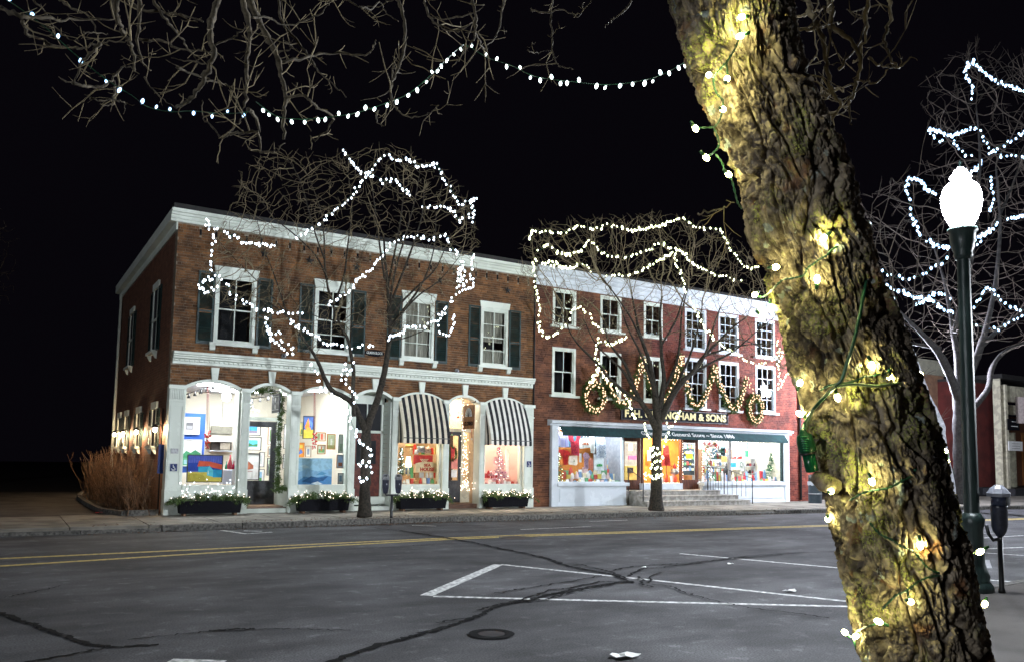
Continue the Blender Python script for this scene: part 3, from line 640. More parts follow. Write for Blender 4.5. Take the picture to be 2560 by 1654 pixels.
# ---- bay 6: gift shop door, set back a little with the glass return of the next window beside it
w = door_bay(5, .5, None, None, None, col_=M['cream']); y = .5
MB().box(8.2, 9.29, .0, y, SW, .28).build('door_step', M['plank'], w)
MB().box(8.94, 9.02, y - .03, y + .08, .28, 3.6).box(9.02, 9.29, y, y + .06, .28, .95).box(8.2, 9.29, y - .04, y + .08, 2.55, 2.66).box(8.2, 8.36, y, y + .08, .28, 2.55).build('door_frame', M['cream'], w)
MB().quad((9.02, y + .04, .95), (9.29, y + .04, .95), (9.29, y + .04, 3.6), (9.02, y + .04, 3.6)).build('side_light', M['shopglass'], w); MB().quad((8.2, y + .04, 2.66), (8.94, y + .04, 2.66), (8.94, y + .04, 3.6), (8.2, y + .04, 3.6)).build('transom_pane', M['shopglass'], w)
dr = MB(); dr.box(8.36, 8.44, y, y + .05, .29, 2.55).box(8.86, 8.94, y, y + .05, .29, 2.55).box(8.44, 8.86, y, y + .05, 2.42, 2.55).box(8.44, 8.86, y, y + .05, .29, 1.0).box(8.48, 8.82, y - .015, y, .4, .62).box(8.48, 8.82, y - .015, y, .68, .95)
d = dr.build('shop_door', M['charcoal'], GB); MB().quad((8.44, y + .03, 1.0), (8.86, y + .03, 1.0), (8.86, y + .03, 2.42), (8.44, y + .03, 2.42)).build('pane', M['shopglass'], d); MB().box(8.44, 8.86, .9, .95, .3, 2.5).build('inner_curtain', flat((.12, .07, .05)), d)
# ---- wheelchair signs, bell plate
def access_sign(parent, cx, cz, y, s=.17):
    t = thing('accessibility_sign', None, None, (cx, y, cz)); t.parent = None
    MB().box(cx - s / 2, cx + s / 2, y - .012, y, cz - s / 2 * 1.12, cz + s / 2 * 1.12).build('plate', M['hblue'], t)
    m = MB(); k = s / 10
    a = np.linspace(-2.6, .7, 12); P = [(cx - .5 * k + 2.4 * k * math.cos(q - .5), y - .016, cz - 1.2 * k + 2.4 * k * math.sin(q - .5)) for q in a]; m.tube(P, .42 * k, 5)
    m.tube([(cx - .8 * k, y - .016, cz + 2.4 * k), (cx - .5 * k, y - .016, cz - .2 * k), (cx + 1.5 * k, y - .016, cz - .3 * k), (cx + 2.3 * k, y - .016, cz - 2.6 * k), (cx + 3.2 * k, y - .016, cz - 2.5 * k)], .45 * k, 5)
    m.tube([(cx - .7 * k, y - .016, cz + 1.2 * k), (cx + 1.2 * k, y - .016, cz + 1.2 * k)], .4 * k, 5); m.lathe([(.01 * k, -.004), (.7 * k, -.004), (.7 * k, .004), (.01 * k, .004)], (cx - .9 * k, y - .016, cz + 3.5 * k), 10, ax='y')
    m.build('wheelchair_symbol', M['paper'], t); MB().box(cx - 2.6 * k, cx + 2.6 * k, y - .016, y - .012, cz - 4.7 * k, cz - 4.1 * k).build('arrow', M['paper'], t); return t
tag(access_sign(None, .185, 1.36, -.105), 'small blue wheelchair sign on the corner pilaster beside the shrubs', 'sign')
tag(access_sign(None, 11.17, 1.55, -.105), 'small blue wheelchair sign on the last white pilaster beside the pink tree window', 'sign')
tag(MB().box(.1, .28, -.115, -.09, 1.72, 1.85).box(.13, .25, -.125, -.115, 1.75, 1.82).build('number_plate', M['steel']), 'small scrolled metal plate on the corner pilaster above the wheelchair sign', 'plaque')
# ---- oval name board
c = PY(936, 882, -.02); t = thing('name_board', 'black oval name board with white letters between the upper windows behind the bare tree', 'sign', c)
MB().prism([(c[0] + .31 * math.cos(q), -.03, c[2] + .105 * math.sin(q)) for q in np.linspace(0, 2 * math.pi, 24, endpoint=False)], (0, .03, 0)).build('board', M['signb'], t)
text('GILMAN BLOCK', 'lettering', M['paper'], t, (c[0], -.034, c[2]), (1, 0, 0), (0, 0, 1), .11, width=.52, bold=.001)
# ---- side windows, downpipe and wall lamps on the side wall (x = 0)
def side_window(y, z0, z1, wd, lab=None):
    f = MB(); f.box(-.04, .0, y - wd / 2, y - wd / 2 + .1, z0, z1).box(-.04, .0, y + wd / 2 - .1, y + wd / 2, z0, z1).box(-.06, 0, y - wd / 2 - .04, y + wd / 2 + .04, z1, z1 + .2).box(-.04, 0, y - wd / 2 + .1, y + wd / 2 - .1, (z0 + z1) / 2 - .03, (z0 + z1) / 2 + .03)
    w = f.build('window', M['white'], GB)
    MB().quad((-.006, y - wd / 2 + .1, z0), (-.006, y + wd / 2 - .1, z0), (-.006, y + wd / 2 - .1, z1), (-.006, y - wd / 2 + .1, z1)).build('pane', M['room'], w)
    s = MB(); s.box(-.15, 0, y - wd / 2 - .12, y + wd / 2 + .12, z0 - .08, z0)
    for q in (y - wd / 2 - .08, y + wd / 2 - .02): s.prism([(-.12, q, z0 - .08), (0, q, z0 - .08), (0, q, z0 - .24), (-.05, q, z0 - .22)], (0, .1, 0))
    s.build('sill', M['white'], w)
    for q in (y - wd / 2 - .46, y + wd / 2 + .04):
        m = MB(); m.box(-.045, -.005, q, q + .05, z0 - .02, z1).box(-.045, -.005, q + .37, q + .42, z0 - .02, z1)
        for z in (z0 - .02, (z0 + z1) / 2, z1 - .06): m.box(-.045, -.005, q + .05, q + .37, z, z + .06)
        sh = m.build('shutter', M['shut'], GB); l = MB(); z = z0 + .05
        while z < z1 - .08: l.add([(-.04, q + .05, z), (-.04, q + .37, z), (-.01, q + .37, z + .04), (-.01, q + .05, z + .04)], [(0, 1, 2, 3)]); z += .045
        l.build('louvres', M['shut'], sh, kind='stuff')
for y_ in (2.1, 5.2, 8.1, 10.1): side_window(y_, 1.92, 2.95, .85)
for y_ in (2.95, 8.1): side_window(y_, 4.66, 6.5, .95)
MB().tube([(-.07, 11.3, 7.7), (-.07, 11.3, .4)], .05, 8).build('downpipe', M['white'], GB); MB().tube([(-.07, .35, 2.9), (-.07, .35, .2)], .018, 6).build('conduit', M['black'], GB)
for k, (y_, lb) in enumerate(((.62, 'wall lamp nearest the street corner on the dark brick side wall'), (4.15, 'second wall lamp from the street corner on the side wall'), (7.3, 'third wall lamp from the street corner on the side wall'), (9.7, 'farthest wall lamp at the back end of the side wall'))):
    t = thing('wall_lamp', 'lit ' + lb, 'wall lamp', (-.02, y_, 2.3), 'lamps along the side wall'); z = 2.42
    MB().box(-.03, 0, y_ - .06, y_ + .06, z - .12, z + .12).tube([(-.02, y_, z), (-.1, y_, z + .08), (-.2, y_, z + .06)], .012, 6).build('bracket', M['black'], t)
    MB().lathe([(.02, .06), (.09, .0), (.10, -.03), (.095, -.03), (.01, .03)], (-.2, y_, z), 14).build('lamp_shade', M['black'], t)
    MB().lathe([(.004, -.12), (.035, -.10), (.048, -.06), (.035, -.02), (.015, .01)], (-.2, y_, z - .02), 12).build('bulb', M['sconce'], t)
tag(MB().box(-.16, -.02, .16, .19, 1.2, 1.95).build('side_sign', M['hblue']), 'narrow dark blue sign on the side wall right behind the corner pilaster', 'sign')
# ---- awnings
def awning(i, lab, wm):
    a, b = bays[i]; t = thing('striped_awning', lab, 'awning', ((a + b) / 2, 0, 2.3), 'striped awnings on the gift shop')
    a -= .02; b += .04; n = 16; dep = .45; zb = 2.29; K = 7; mk = [MB(), MB()]; rows = []
    x0, x1 = a, b
    for j in range(K + 1):
        s = j / K; row = []
        for q in range(n + 1):
            u = q / n; x_ = x0 + (x1 - x0) * u
            zt = arch_top(a, b, min(max(x_, a + .02), b - .02)) + .03; zz = zt + (zb - zt) * s; yy = -.05 - dep * (1 - (1 - s) ** 1.35) - .02 * math.sin(u * n * math.pi * 1.0) * s * .6
            xx = x_ if 0 < q < n else x_
            row.append((xx, yy, zz))
        rows.append(row)
    for q in range(n):
        mb = mk[q % 2]
        for j in range(K): mb.add([rows[j][q], rows[j][q + 1], rows[j + 1][q + 1], rows[j + 1][q]], [(3, 2, 1, 0)], True)
        p0, p1 = rows[K][q], rows[K][q + 1]; um = (q + .5) / n; pm = ((p0[0] + p1[0]) / 2, (p0[1] + p1[1]) / 2 - .01, 2.125)
        mb.add([p0, p1, (p1[0], p1[1] - .005, 2.15), pm, (p0[0], p0[1] - .005, 2.15)], [(4, 3, 2, 1, 0)])
    for side, q, in ((0, 0), (1, n)):                                  # side panels, striped vertically
        Kd = 4
        for j in range(K):
            p0, p1 = rows[j][q], rows[j + 1][q]
            for d_ in range(Kd):
                f0, f1 = d_ / Kd, (d_ + 1) / Kd
                mk[d_ % 2].add([(p0[0], p0[1] * (1 - f0), p0[2]), (p0[0], p0[1] * (1 - f1), p0[2]), (p1[0], p1[1] * (1 - f1), p1[2]), (p1[0], p1[1] * (1 - f0), p1[2])], [(0, 1, 2, 3)])
        pk = rows[K][q]
        for d_ in range(Kd):
            f0, f1 = d_ / Kd, (d_ + 1) / Kd; mk[d_ % 2].add([(pk[0], pk[1] * (1 - f0), pk[2]), (pk[0], pk[1] * (1 - f1), pk[2]), (pk[0], pk[1] * (1 - f1), 2.14), (pk[0], pk[1] * (1 - f0), 2.14)], [(0, 1, 2, 3)])
    mk[0].build('light_stripes', wm, t); mk[1].build('dark_stripes', M['stripeB'], t)
    MB().tube([(x0 + .01, -.01, zb), (x0 + .01, -.05 - dep, zb), (x1 - .01, -.05 - dep, zb), (x1 - .01, -.01, zb)], .012, 6).build('frame', M['black'], t)
awning(4, 'black and cream striped awning over the window with the red house banner', M['stripeC'])
awning(6, 'black and white striped awning over the window with the pink tree', M['stripeW'])
# ---- hanging signs
t = thing('hanging_sign', 'square grey hanging sign on an iron bracket over the gallery door', 'sign', (2.62, -.5, 3.2))
MB().box(2.60, 2.63, -.98, -.28, 2.86, 3.36).build('board', M['charcoal'], t)
m = MB(); m.box(2.585, 2.60, -.93, -.33, 3.29, 3.305).box(2.585, 2.6, -.93, -.33, 2.93, 2.945)
for z_ in (3.2, 3.02): m.prism([(2.59, -.63 + .07 * math.cos(q), z_ + .07 * math.sin(q)) for q in np.linspace(0, 2 * math.pi, 8, endpoint=False)], (.01, 0, 0))
m.build('emblem', M['steel'], t); MB().tube([(2.62, 0, 3.44), (2.62, -1.02, 3.44)], .012, 6).tube([(2.62, -.35, 3.44), (2.62, -.35, 3.36)], .006, 4).tube([(2.62, -.9, 3.44), (2.62, -.9, 3.36)], .006, 4).build('bracket', M['black'], t)
t = thing('hanging_sign', 'brown hanging sign with a fan-shaped window and CLOSED over the gift shop door', 'sign', (8.68, -.5, 3.2))
X_ = 8.66; bm_ = mat('sign_brown', (.30, .12, .04), .5, (.2, .08, .03), 8, .5)
MB().box(X_, X_ + .03, -.82, -.12, 2.62, 3.36).build('board', bm_, t)
fan = [(X_ - .008, -.47 + .22 * math.cos(q), 3.0 + .27 * math.sin(q)) for q in np.linspace(0, math.pi, 14)]
MB().prism(fan, (.008, 0, 0)).build('fan_window', M['paper'], t)
m = MB()
for q in np.linspace(.3, math.pi - .3, 6): m.tube([(X_ - .012, -.47, 3.0), (X_ - .012, -.47 + .21 * math.cos(q), 3.0 + .26 * math.sin(q))], .005, 4)
m.build('fan_bars', M['charcoal'], t); text('CLOSED', 'lettering', M['signb'], t, (X_ - .006, -.47, 2.78), (0, -1, 0), (0, 0, 1), .16, width=.56, bold=.004)
MB().tube([(X_ + .015, .0, 3.43), (X_ + .015, -.86, 3.43)], .012, 6).tube([(X_ + .015, -.2, 3.43), (X_ + .015, -.2, 3.36)], .006, 4).tube([(X_ + .015, -.75, 3.43), (X_ + .015, -.75, 3.36)], .006, 4).lathe([(.001, .03), (.02, .015), (.02, -.01), (.001, -.02)], (X_ + .015, -.86, 3.46), 8).build('bracket', M['black'], t)
# ================================================================ THE THREE-STOREY STORE (x 11.35..25.9)
SB = thing('brick_store', 'three-storey red brick store with rows of white sash windows above one long shopfront', 'building', (18.6, 6, SW))
SX0, SX1 = 11.36, 25.9
low = [(12.12, 13.11), (14.18, 15.14), (16.21, 17.13), (18.27, 19.40), (20.07, 21.19), (22.16, 23.33)]
rects = []
for i, (a, b) in enumerate(low):
    rects.append((a, b, 3.90 if i < 3 else 3.74, 5.54 if i < 3 else 5.66)); rects.append((a, b, 6.28 if i < 3 else 5.99, 7.56))
rects.append((12.07, 23.98, 0, 2.97))
brickwork(SB, SX0, 16.6, SW, 7.72, 0.0, rects, [], M['brickM'], 300, random.Random(5), focus=(11.6, 1.2))
brickwork(SB, 16.6, SX1, SW, 7.72, 0.0, rects, [], M['brickR'], 0, random.Random(6))
slab_wall(SB, SX0, SX1, SW, 8.0, .002, .32, rects, [], M['mortarR'], 'wall')
MB().box(SX1 - .3, SX1, .33, 12, SW, 8).box(SX0, SX1, 12, 12.3, SW, 8).box(SX0, SX1 - .3, .33, 12, 7.95, 8.05).build('rear_walls', M['mortarR'], SB)
for i, (a, b) in enumerate(low):
    r_, c_ = ((1, 2) if i < 3 else (2, 3))
    window(SB, a, b, 3.90 if i < 3 else 3.74, 5.54 if i < 3 else 5.66, .0, r_, c_, M['whiteb'] if i > 2 else M['white'], M['pane'], sill=1, frame=.09)
    window(SB, a, b, 6.28 if i < 3 else 5.99, 7.56, .0, r_, c_, M['whiteb'] if i > 2 else M['white'], M['pane'], sill=1, frame=.09)
molding([(0, 7.60), (-.05, 7.60), (-.05, 7.74), (-.09, 7.75), (-.09, 7.90), (-.14, 7.92), (-.2, 7.97), (-.2, 8.03), (-.28, 8.06), (-.30, 8.22), (0, 8.24)], SX0 + .01, SX1, 'eave_cornice', M['whiteb'], SB)
molding([(.3, 8.22), (-.26, 8.24), (-.24, 8.34), (.3, 8.36)], SX0 + .01, SX1, 'roof_edge', M['roofd'], SB)
MB().tube([(11.36, -.05, 7.8), (11.36, -.05, 3.5)], .03, 6).build('downpipe', M['roofd'], SB)
MB().tube([(24.75, -.08, 7.6), (24.75, -.08, .2)], .05, 8).build('downpipe', M['roofd'], SB)
# name board
t = thing('store_sign', 'long black sign board with gold capital letters above the store canopy', 'sign', (17.8, -.06, 3.39))
MB().box(15.11, 20.5, -.07, -.015, 3.18, 3.61).build('board', M['signb'], t)
MB().box(15.11, 20.5, -.085, -.071, 3.58, 3.61).box(15.11, 20.5, -.085, -.071, 3.18, 3.21).box(15.11, 15.14, -.085, -.071, 3.21, 3.58).box(20.47, 20.5, -.085, -.071, 3.21, 3.58).build('frame', M['black'], t)
text('F. H. GILLINGHAM & SONS', 'lettering', M['gold'], t, (17.82, -.078, 3.39), (1, 0, 0), (0, 0, 1), .36, width=5.12, bold=.014, spacing=1.02)
# shopfront surround
MB().box(12.07, 12.33, -.14, .1, SW, 2.94).build('corner_pilaster', M['whiteb'], SB); MB().box(23.72, 23.98, -.14, .1, SW, 2.90).build('corner_pilaster', M['whiteb'], SB)
molding([(0, 2.86), (-.18, 2.86), (-.20, 2.92), (-.28, 2.94), (-.30, 3.02), (0, 3.06)], 11.95, 24.1, 'shopfront_cornice', M['whiteb'], SB)
MB().box(12.33, 23.72, -.1, .05, 2.80, 2.86).build('light_trough', M['steel'], SB)
t = thing('store_canopy', 'dark teal canopy strip with white lettering running over the whole store front', 'awning', (18, -.2, 2.7))
MB().prism([(12.36, -.16, 2.84), (12.36, -.34, 2.60), (12.36, -.33, 2.585), (12.36, -.14, 2.82)], (11.33, 0, 0)).build('cloth', M['teal'], t)
MB().prism([(12.36, -.34, 2.60), (12.36, -.345, 2.52), (12.36, -.335, 2.52), (12.36, -.33, 2.60)], (11.33, 0, 0)).build('valance', M['teal'], t)
nn = Vector((0, -.24, -.18)).normalized()
text("Gillingham's General Store ~ Since 1886", 'lettering', M['paper'], t, (18.25, -.262, 2.70), (1, 0, 0), (0, .18, .24), .235, width=4.75, bold=.004)
# left and right display windows
def display(x0, x1, lab):
    f = MB(); f.box(x0, x1, -.10, .05, .2, .82); f.box(x0 - .03, x1 + .08, -.20, .08, .82, .93); f.box(x0 + .1, x1 - .12, -.12, -.10, .30, .74); f.box(x0 - .0, x1, -.13, .0, SW, .22)
    f.box(x0, x1, -.02, .04, .93, .97)
    w = f.build('display_window', M['whiteb'], SB)
    MB().quad((x0, -.0, .97), (x1, -.0, .97), (x1, -.0, 2.8), (x0, -.0, 2.8)).build('pane', M['shopglass'], w); return w
w = display(12.33, 15.32, ''); MB().box(15.25, 15.33, .04, .13, SW, 2.82).build('corner_post', M['whiteb'], w)
w = display(19.10, 23.72, ''); MB().box(20.60, 20.68, -.03, .08, .97, 2.8).build('mullion', M['steel'], w); MB().box(23.64, 23.72, -.03, .06, .97, 2.8).build('mullion', M['shut'], w)
# central island display and door frames
f = MB(); f.box(16.2, 18.2, .05, .2, .67, .90); w = f.build('display_window', M['whiteb'], SB)
MB().quad((16.2, .1, .9), (18.2, .1, .9), (18.2, .1, 2.8), (16.2, .1, 2.8)).build('pane', M['shopglass'], w); MB().box(16.2, 16.26, .06, .14, .9, 2.8).box(18.14, 18.2, .06, .14, .9, 2.8).build('corner_post', M['wood'], w)
for a, b, lb in ((PY(1556, 1150, .25)[0], PY(1601, 1150, .25)[0], 0), (PY(1700, 1150, .25)[0], PY(1746, 1150, .25)[0], 1)):
    y = .25; m = MB(); m.box(a, a + .1, y, y + .06, .67, 2.6); m.box(b - .12, b, y, y + .06, .67, 2.6); m.box(a + .1, b - .12, y, y + .06, 2.42, 2.6); m.box(a + .1, b - .12, y, y + .06, .67, 1.02)
    d = m.build('store_door', M['wood'], SB); MB().quad((a + .1, y + .03, 1.02), (b - .12, y + .03, 1.02), (b - .12, y + .03, 2.42), (a + .1, y + .03, 2.42)).build('pane', M['shopglass'], d)
    MB().box(a - .1, b + .1, y - .02, y + .08, 2.6, 2.84).build('door_head', M['wood'], d)
MB().box(15.35, 19.1, .02, 1.1, SW, .65).build('entry_floor', M['stone'], SB)
# granite steps with rails
t = thing('entrance_steps', 'three broad granite steps rising to the store doors', 'steps', (18, -.6, SW))
for k, (xr, y0, y1, z0, z1) in enumerate(((20.55, -1.12, .0, SW, .31), (20.25, -.80, .0, .31, .48), (19.62, -.48, .0, .48, .65))):
    X = [15.4, 17.0, 18.9, xr] if k % 2 == 0 else [15.4, 17.9, xr]
    for a, b in zip(X[:-1], X[1:]): MB().box(a + .004, b - .004, y0, y1 - .16, z0, z1 - .03).box(a + .003, b - .003, y0 - .025, y1 - .16, z1 - .03, z1).build('step_stone', M['stone'], t)
def rail(pts, posts, lab, bal=None):
    t = thing('handrail', lab, 'railing', posts[0]); m = MB().tube(pts, .014, 6); m.build('rail', M['black'], t)
    for p in posts:
        zt = p[3]; MB().box(p[0] - .014, p[0] + .014, p[1] - .014, p[1] + .014, p[2], zt).build('post', M['black'], t)
    for p in bal or []: MB().box(p[0] - .006, p[0] + .006, p[1] - .006, p[1] + .006, p[2], p[3]).build('baluster', M['black'], t)
rail([(19.1, -.3, 1.5), (20.05, -.3, 1.47), (20.9, -.95, 1.1)], [(19.15, -.3, .65, 1.5), (20.02, -.3, .5, 1.48), (20.85, -.95, SW, 1.12)], 'black iron handrail on the right side of the granite steps', [(19.15 + .14 * k, -.3, .66, 1.49) for k in range(1, 6)] + [(20.12 + .14 * k, -.38 - .1 * k, .42, 1.42 - .055 * k) for k in range(5)])
rail([(15.42, -.1, 1.45), (15.42, -.9, 1.05)], [(15.42, -.1, .65, 1.45), (15.42, -.9, SW, 1.06)], 'black iron handrail at the left end of the granite steps')
# ================================================================ GALLERY INTERIOR
def room(parent, x0, x1, y0, y1, z0, z1, wall, fl, ce, light, name, lx=None):
    r = thing(name, None, None, ((x0 + x1) / 2, (y0 + y1) / 2, z0)); r.parent = parent; r.location = Vector(((x0 + x1) / 2, (y0 + y1) / 2, z0)) - wloc(parent)
    MB().box(x0, x1, y1, y1 + .08, z0, z1).build('back_wall', wall, r); MB().box(x0 - .04, x0, y0, y1, z0, z1).build('left_wall', wall, r); MB().box(x1, x1 + .04, y0, y1, z0, z1).build('right_wall', wall, r)
    MB().box(x0, x1, y0, y1, z0 - .04, z0).build('floor', fl, r); MB().box(x0, x1, y0, y1, z1, z1 + .04).build('ceiling', ce, r)
    for k, (a, b, c, d) in enumerate(light): MB().box(a, b, c, d, z1 - .06, z1 - .02).build('ceiling_light', M['fluog'] if name == 'gallery_room' else M['fluo'] if name != 'gift_room' else M['fluow'], r)
    return r
gr = room(GB, .06, 5.08, .32, 5.4, .30, 3.72, M['wallc'], M['floor'], M['ceil'], [(1.0, 2.2, 1.5, 1.7), (3.3, 4.6, 1.5, 1.7), (1.8, 3.2, 3.4, 3.6), (.5, 1.7, .55, .72), (3.6, 4.8, .55, .72)], 'gallery_room')  # last two panels added near the glass to brighten the window paintings
MB().box(5.16, 6.36, .64, 5.4, SW + .01, 3.72).build('stair_hall', M['room'], GB)
for a, b in ((.38, 1.84), (3.46, 4.94)): MB().box(a, b, .14, .9, .80, .86).box(a, b, .86, .9, .3, .80).build('display_shelf', M['ceil'], GB)
t = thing('pendant_lamp', 'round opal glass globe lamp glowing in the left gallery window', 'lamp', PY(566, 998, 1.6)); c = PY(566, 990, 1.6)
MB().lathe([(.01, -.14), (.09, -.12), (.13, -.03), (.12, .06), (.05, .13), (.03, .14)], c, 18).build('globe', M['opal'], t); MB().lathe([(.03, .13), (.05, .14), (.05, .2), (.02, .26), (.012, 3.66 - c[2])], c, 10).build('rod', M['steel'], t)
c = PY(576, 1060, 3.0); t = thing('tube_lamp', 'long blue-white fluorescent tube hanging in the left gallery window', 'lamp', c)
MB().tube([(c[0] - .33, 3.0, c[2]), (c[0] + .33, 3.0, c[2])], .035, 8).build('tube', M['fluo'], t); MB().tube([(c[0] - .25, 3, c[2]), (c[0] - .25, 3, 3.68)], .006, 4).tube([(c[0] + .25, 3, c[2]), (c[0] + .25, 3, 3.68)], .006, 4).build('cord', M['black'], t)
def track(p0, p1, Y, lab):
    a, b = PY(*p0, Y), PY(*p1, Y); t = thing('track_light', lab, 'lamp', a); MB().tube([a, b], .014, 5).build('rail', M['black'], t)
    for k in range(5):
        q = a + (b - a) * (k + .5) / 5; MB().lathe([(.015, 0), (.02, -.04), (.05, -.13), (.045, -.13), (.01, -.06)], q, 8).build('spotlight', M['black'] if 'left' in lab else M['steel'], t)
track((465, 985), (540, 958), 1.2, 'black track of small spotlights near the ceiling of the left gallery window'); track((600, 1000), (700, 985), 1.8, 'thin track of spotlights seen above the gallery door')
def art_panel(px, Y, frame, matc, fills, lab, tilt=0, cat='painting', depth=.03):
    """px: x0,y0,x1,y1 in photo pixels on plane Y; fills: list of (poly in 0..1 coords, colour)"""
    a = PY(px[0], px[1], Y); b = PY(px[2], px[3], Y); x0, x1, z1, z0 = a[0], b[0], a[2], b[2]; w, h = x1 - x0, z1 - z0; t = thing('framed_picture' if cat == 'picture' else 'painting', lab, cat, ((x0 + x1) / 2, Y, z0))
    f = .025 if w > .25 else .015
    if frame: MB().box(x0, x0 + f, Y - depth, Y, z0, z1).box(x1 - f, x1, Y - depth, Y, z0, z1).box(x0 + f, x1 - f, Y - depth, Y, z0, z0 + f).box(x0 + f, x1 - f, Y - depth, Y, z1 - f, z1).build('frame', frame, t)
    m_ = 0
    MB().box(x0 + f * .9, x1 - f * .9, Y - .012, Y + .002, z0 + f * .9, z1 - f * .9).build('mount', matc, t)
    P = MB(); mats = []
    for k, (poly, c) in enumerate(fills):
        mt = flat(c); 
        if mt not in mats: mats.append(mt)
        P.k = mats.index(mt); yy = Y - .0135 - .0012 * k
        P.poly([(x0 + f + (w - 2 * f) * u, yy, z0 + f + (h - 2 * f) * v) for u, v in poly])
    P.build('canvas', mats, t); return t
def R4(a, b, c, d): return [(a, b), (c, b), (c, d), (a, d)]
BK, WD, GY, WH = M['black'], M['wood2'], M['charcoal'], M['paper']
def c1(x, y): return (380 + x / 3.666, 900 + y / 3.666)
def c2(x, y): return (860 + x / 3.666, 900 + y / 3.666)
def bx(fn, x0, y0, x1, y1): return (*fn(x0, y0), *fn(x1, y1))
a = PY(*c1(285, 480), 2.6); b = PY(*c1(470, 995), 2.6)
tag(MB().box(a[0] - .3, b[0], 2.62, 2.72, b[2] - .1, a[2]).build('blue_partition', M['blue']), 'tall royal blue partition at the left side of the gallery window', 'partition')
art_panel(bx(c1, 286, 515, 433, 680), 2.6, WH, WH, [(R4(.15, .25, .62, .72), (.12, .12, .13)), (R4(.2, .3, .58, .5), (.4, .4, .42))], 'small dark photograph in a wide white mount on the blue panel', cat='picture')
art_panel(bx(c1, 275, 720, 447, 968), 2.6, WH, flat((.80, .88, .84)), [(R4(0, .0, 1, .45), (.12, .42, .22)), ([(0, .4), (.2, .58), (.45, .5), (.7, .62), (1, .48), (1, .3), (0, .3)], (.05, .25, .12)), (R4(.1, .05, .6, .22), (.35, .62, .70))], 'pale green hillside landscape hung low on the blue panel', cat='picture')
BARN = [(R4(0, 0, 1, 1), (.10, .14, .62)), (R4(0, .42, 1, .72), (.02, .06, .42)), (R4(0, 0, 1, .37), (.72, .58, .10)), ([(0, .28), (.3, .30), (.45, .24), (.6, .05), (.35, .0), (0, .0)], (.55, .44, .06)), (R4(.30, .36, .62, .58), (.04, .40, .62)), ([(.27, .58), (.31, .80), (.62, .78), (1, .66), (1, .46), (.66, .56), (.60, .60)], (.80, .12, .06)), ([(.56, .24), (.56, .44), (.62, .62), (.74, .44), (.74, .18)], (.12, .60, .75)), (R4(.74, .16, 1, .46), (.02, .33, .58)), (R4(.585, .27, .615, .42), (.55, .8, .88))]
for k in range(14): BARN.insert(1, ([(.03 + k * .07, .7), (.045 + k * .07, .7), (.04 + k * .07 + .008, 1)], (.22, .26, .75)))
art_panel(bx(c1, 325, 860, 641, 1115), .42, BK, flat((.1, .14, .6)), BARN, 'large bright painting of a red-roofed blue barn in the left gallery window')
SEA = [(R4(0, 0, 1, 1), (.30, .55, .82)), ([(0, .45), (.3, .6), (.6, .5), (1, .62), (1, 1), (0, 1)], (.42, .68, .88)), ([(0, .1), (.2, .3), (.5, .25), (.8, .35), (1, .3), (1, .0), (0, 0)], (.10, .30, .62)), ([(.15, .12), (.4, .32), (.62, .26), (.9, .32), (.75, .14), (.4, .05)], (.03, .12, .30)), ([(.4, .05), (.6, .12), (.75, .02), (.55, 0)], (.8, .88, .92)), ([(.55, .38), (.7, .50), (.85, .42), (.72, .36)], (.12, .36, .62)), ([(.05, .7), (.2, .76), (.35, .66), (.2, .62)], (.6, .8, .93))]
art_panel(bx(c1, 1325, 885, 1650, 1143), .42, None, flat((.3, .55, .82)), SEA, 'wide pale blue seascape painting in the right gallery window')
art_panel(bx(c1, 1385, 505, 1483, 720), 1.5, BK, flat((.05, .1, .3)), [(R4(0, 0, 1, .4), (.55, .45, .05)), ([(.1, .5), (.45, .95), (.6, .6), (.5, .3)], (.75, .2, .03)), ([(.5, .9), (.9, .7), (.8, .4)], (.1, .2, .6)), (R4(.3, .3, .7, .5), (.8, .35, .05))], 'tall painting of dark blue and orange shapes high in the right gallery window')
art_panel(bx(c1, 1338, 565, 1383, 692), 1.5, BK, flat((.5, .45, .2)), [(R4(.2, .2, .6, .8), (.7, .5, .1)), (R4(.6, .1, .9, .5), (.1, .2, .1))], 'narrow ochre painting left of the tall blue and orange one')
art_panel(bx(c1, 1330, 750, 1392, 885), 1.5, flat((.7, .25, .03)), flat((.85, .3, .04)), [([(.1, .1), (.5, .6), (.9, .3)], (.1, .2, .6)), (R4(.2, .65, .8, .85), (.8, .6, .1))], 'orange painting with a blue shape above the seascape')
art_panel(bx(c1, 1405, 780, 1455, 885), 1.5, WD, flat((.75, .7, .6)), [(R4(.3, .2, .7, .75), (.25, .3, .4))], 'small picture in a honey wood frame just above the seascape', cat='picture')
art_panel(bx(c1, 1500, 655, 1590, 740), 1.5, WD, flat((.6, .55, .45)), [(R4(.5, .1, .75, .9), (.6, .1, .05)), (R4(.1, .1, .4, .9), (.2, .25, .12))], 'framed landscape pair beside the red berry cluster', cat='picture')
art_panel(bx(c1, 1515, 770, 1588, 858), 1.5, WD, flat((.6, .6, .5)), [(R4(.1, .1, .9, .55), (.15, .35, .12)), (R4(.4, .3, .6, .9), (.5, .15, .05))], 'small green landscape in a wood frame over the right side of the seascape', cat='picture')
art_panel(bx(c1, 1603, 670, 1678, 815), 1.5, WD, flat((.5, .55, .35)), [(R4(.4, .2, .65, .7), (.75, .75, .7)), (R4(0, 0, 1, .25), (.3, .3, .12))], 'green and cream figure picture in the right gallery window', cat='picture')
art_panel(bx(c1, 1710, 675, 1760, 850), .7, GY, flat((.55, .6, .55)), [(R4(.2, .1, .8, .5), (.3, .4, .3))], 'tall narrow framed picture at the right edge of the right gallery window', cat='picture')
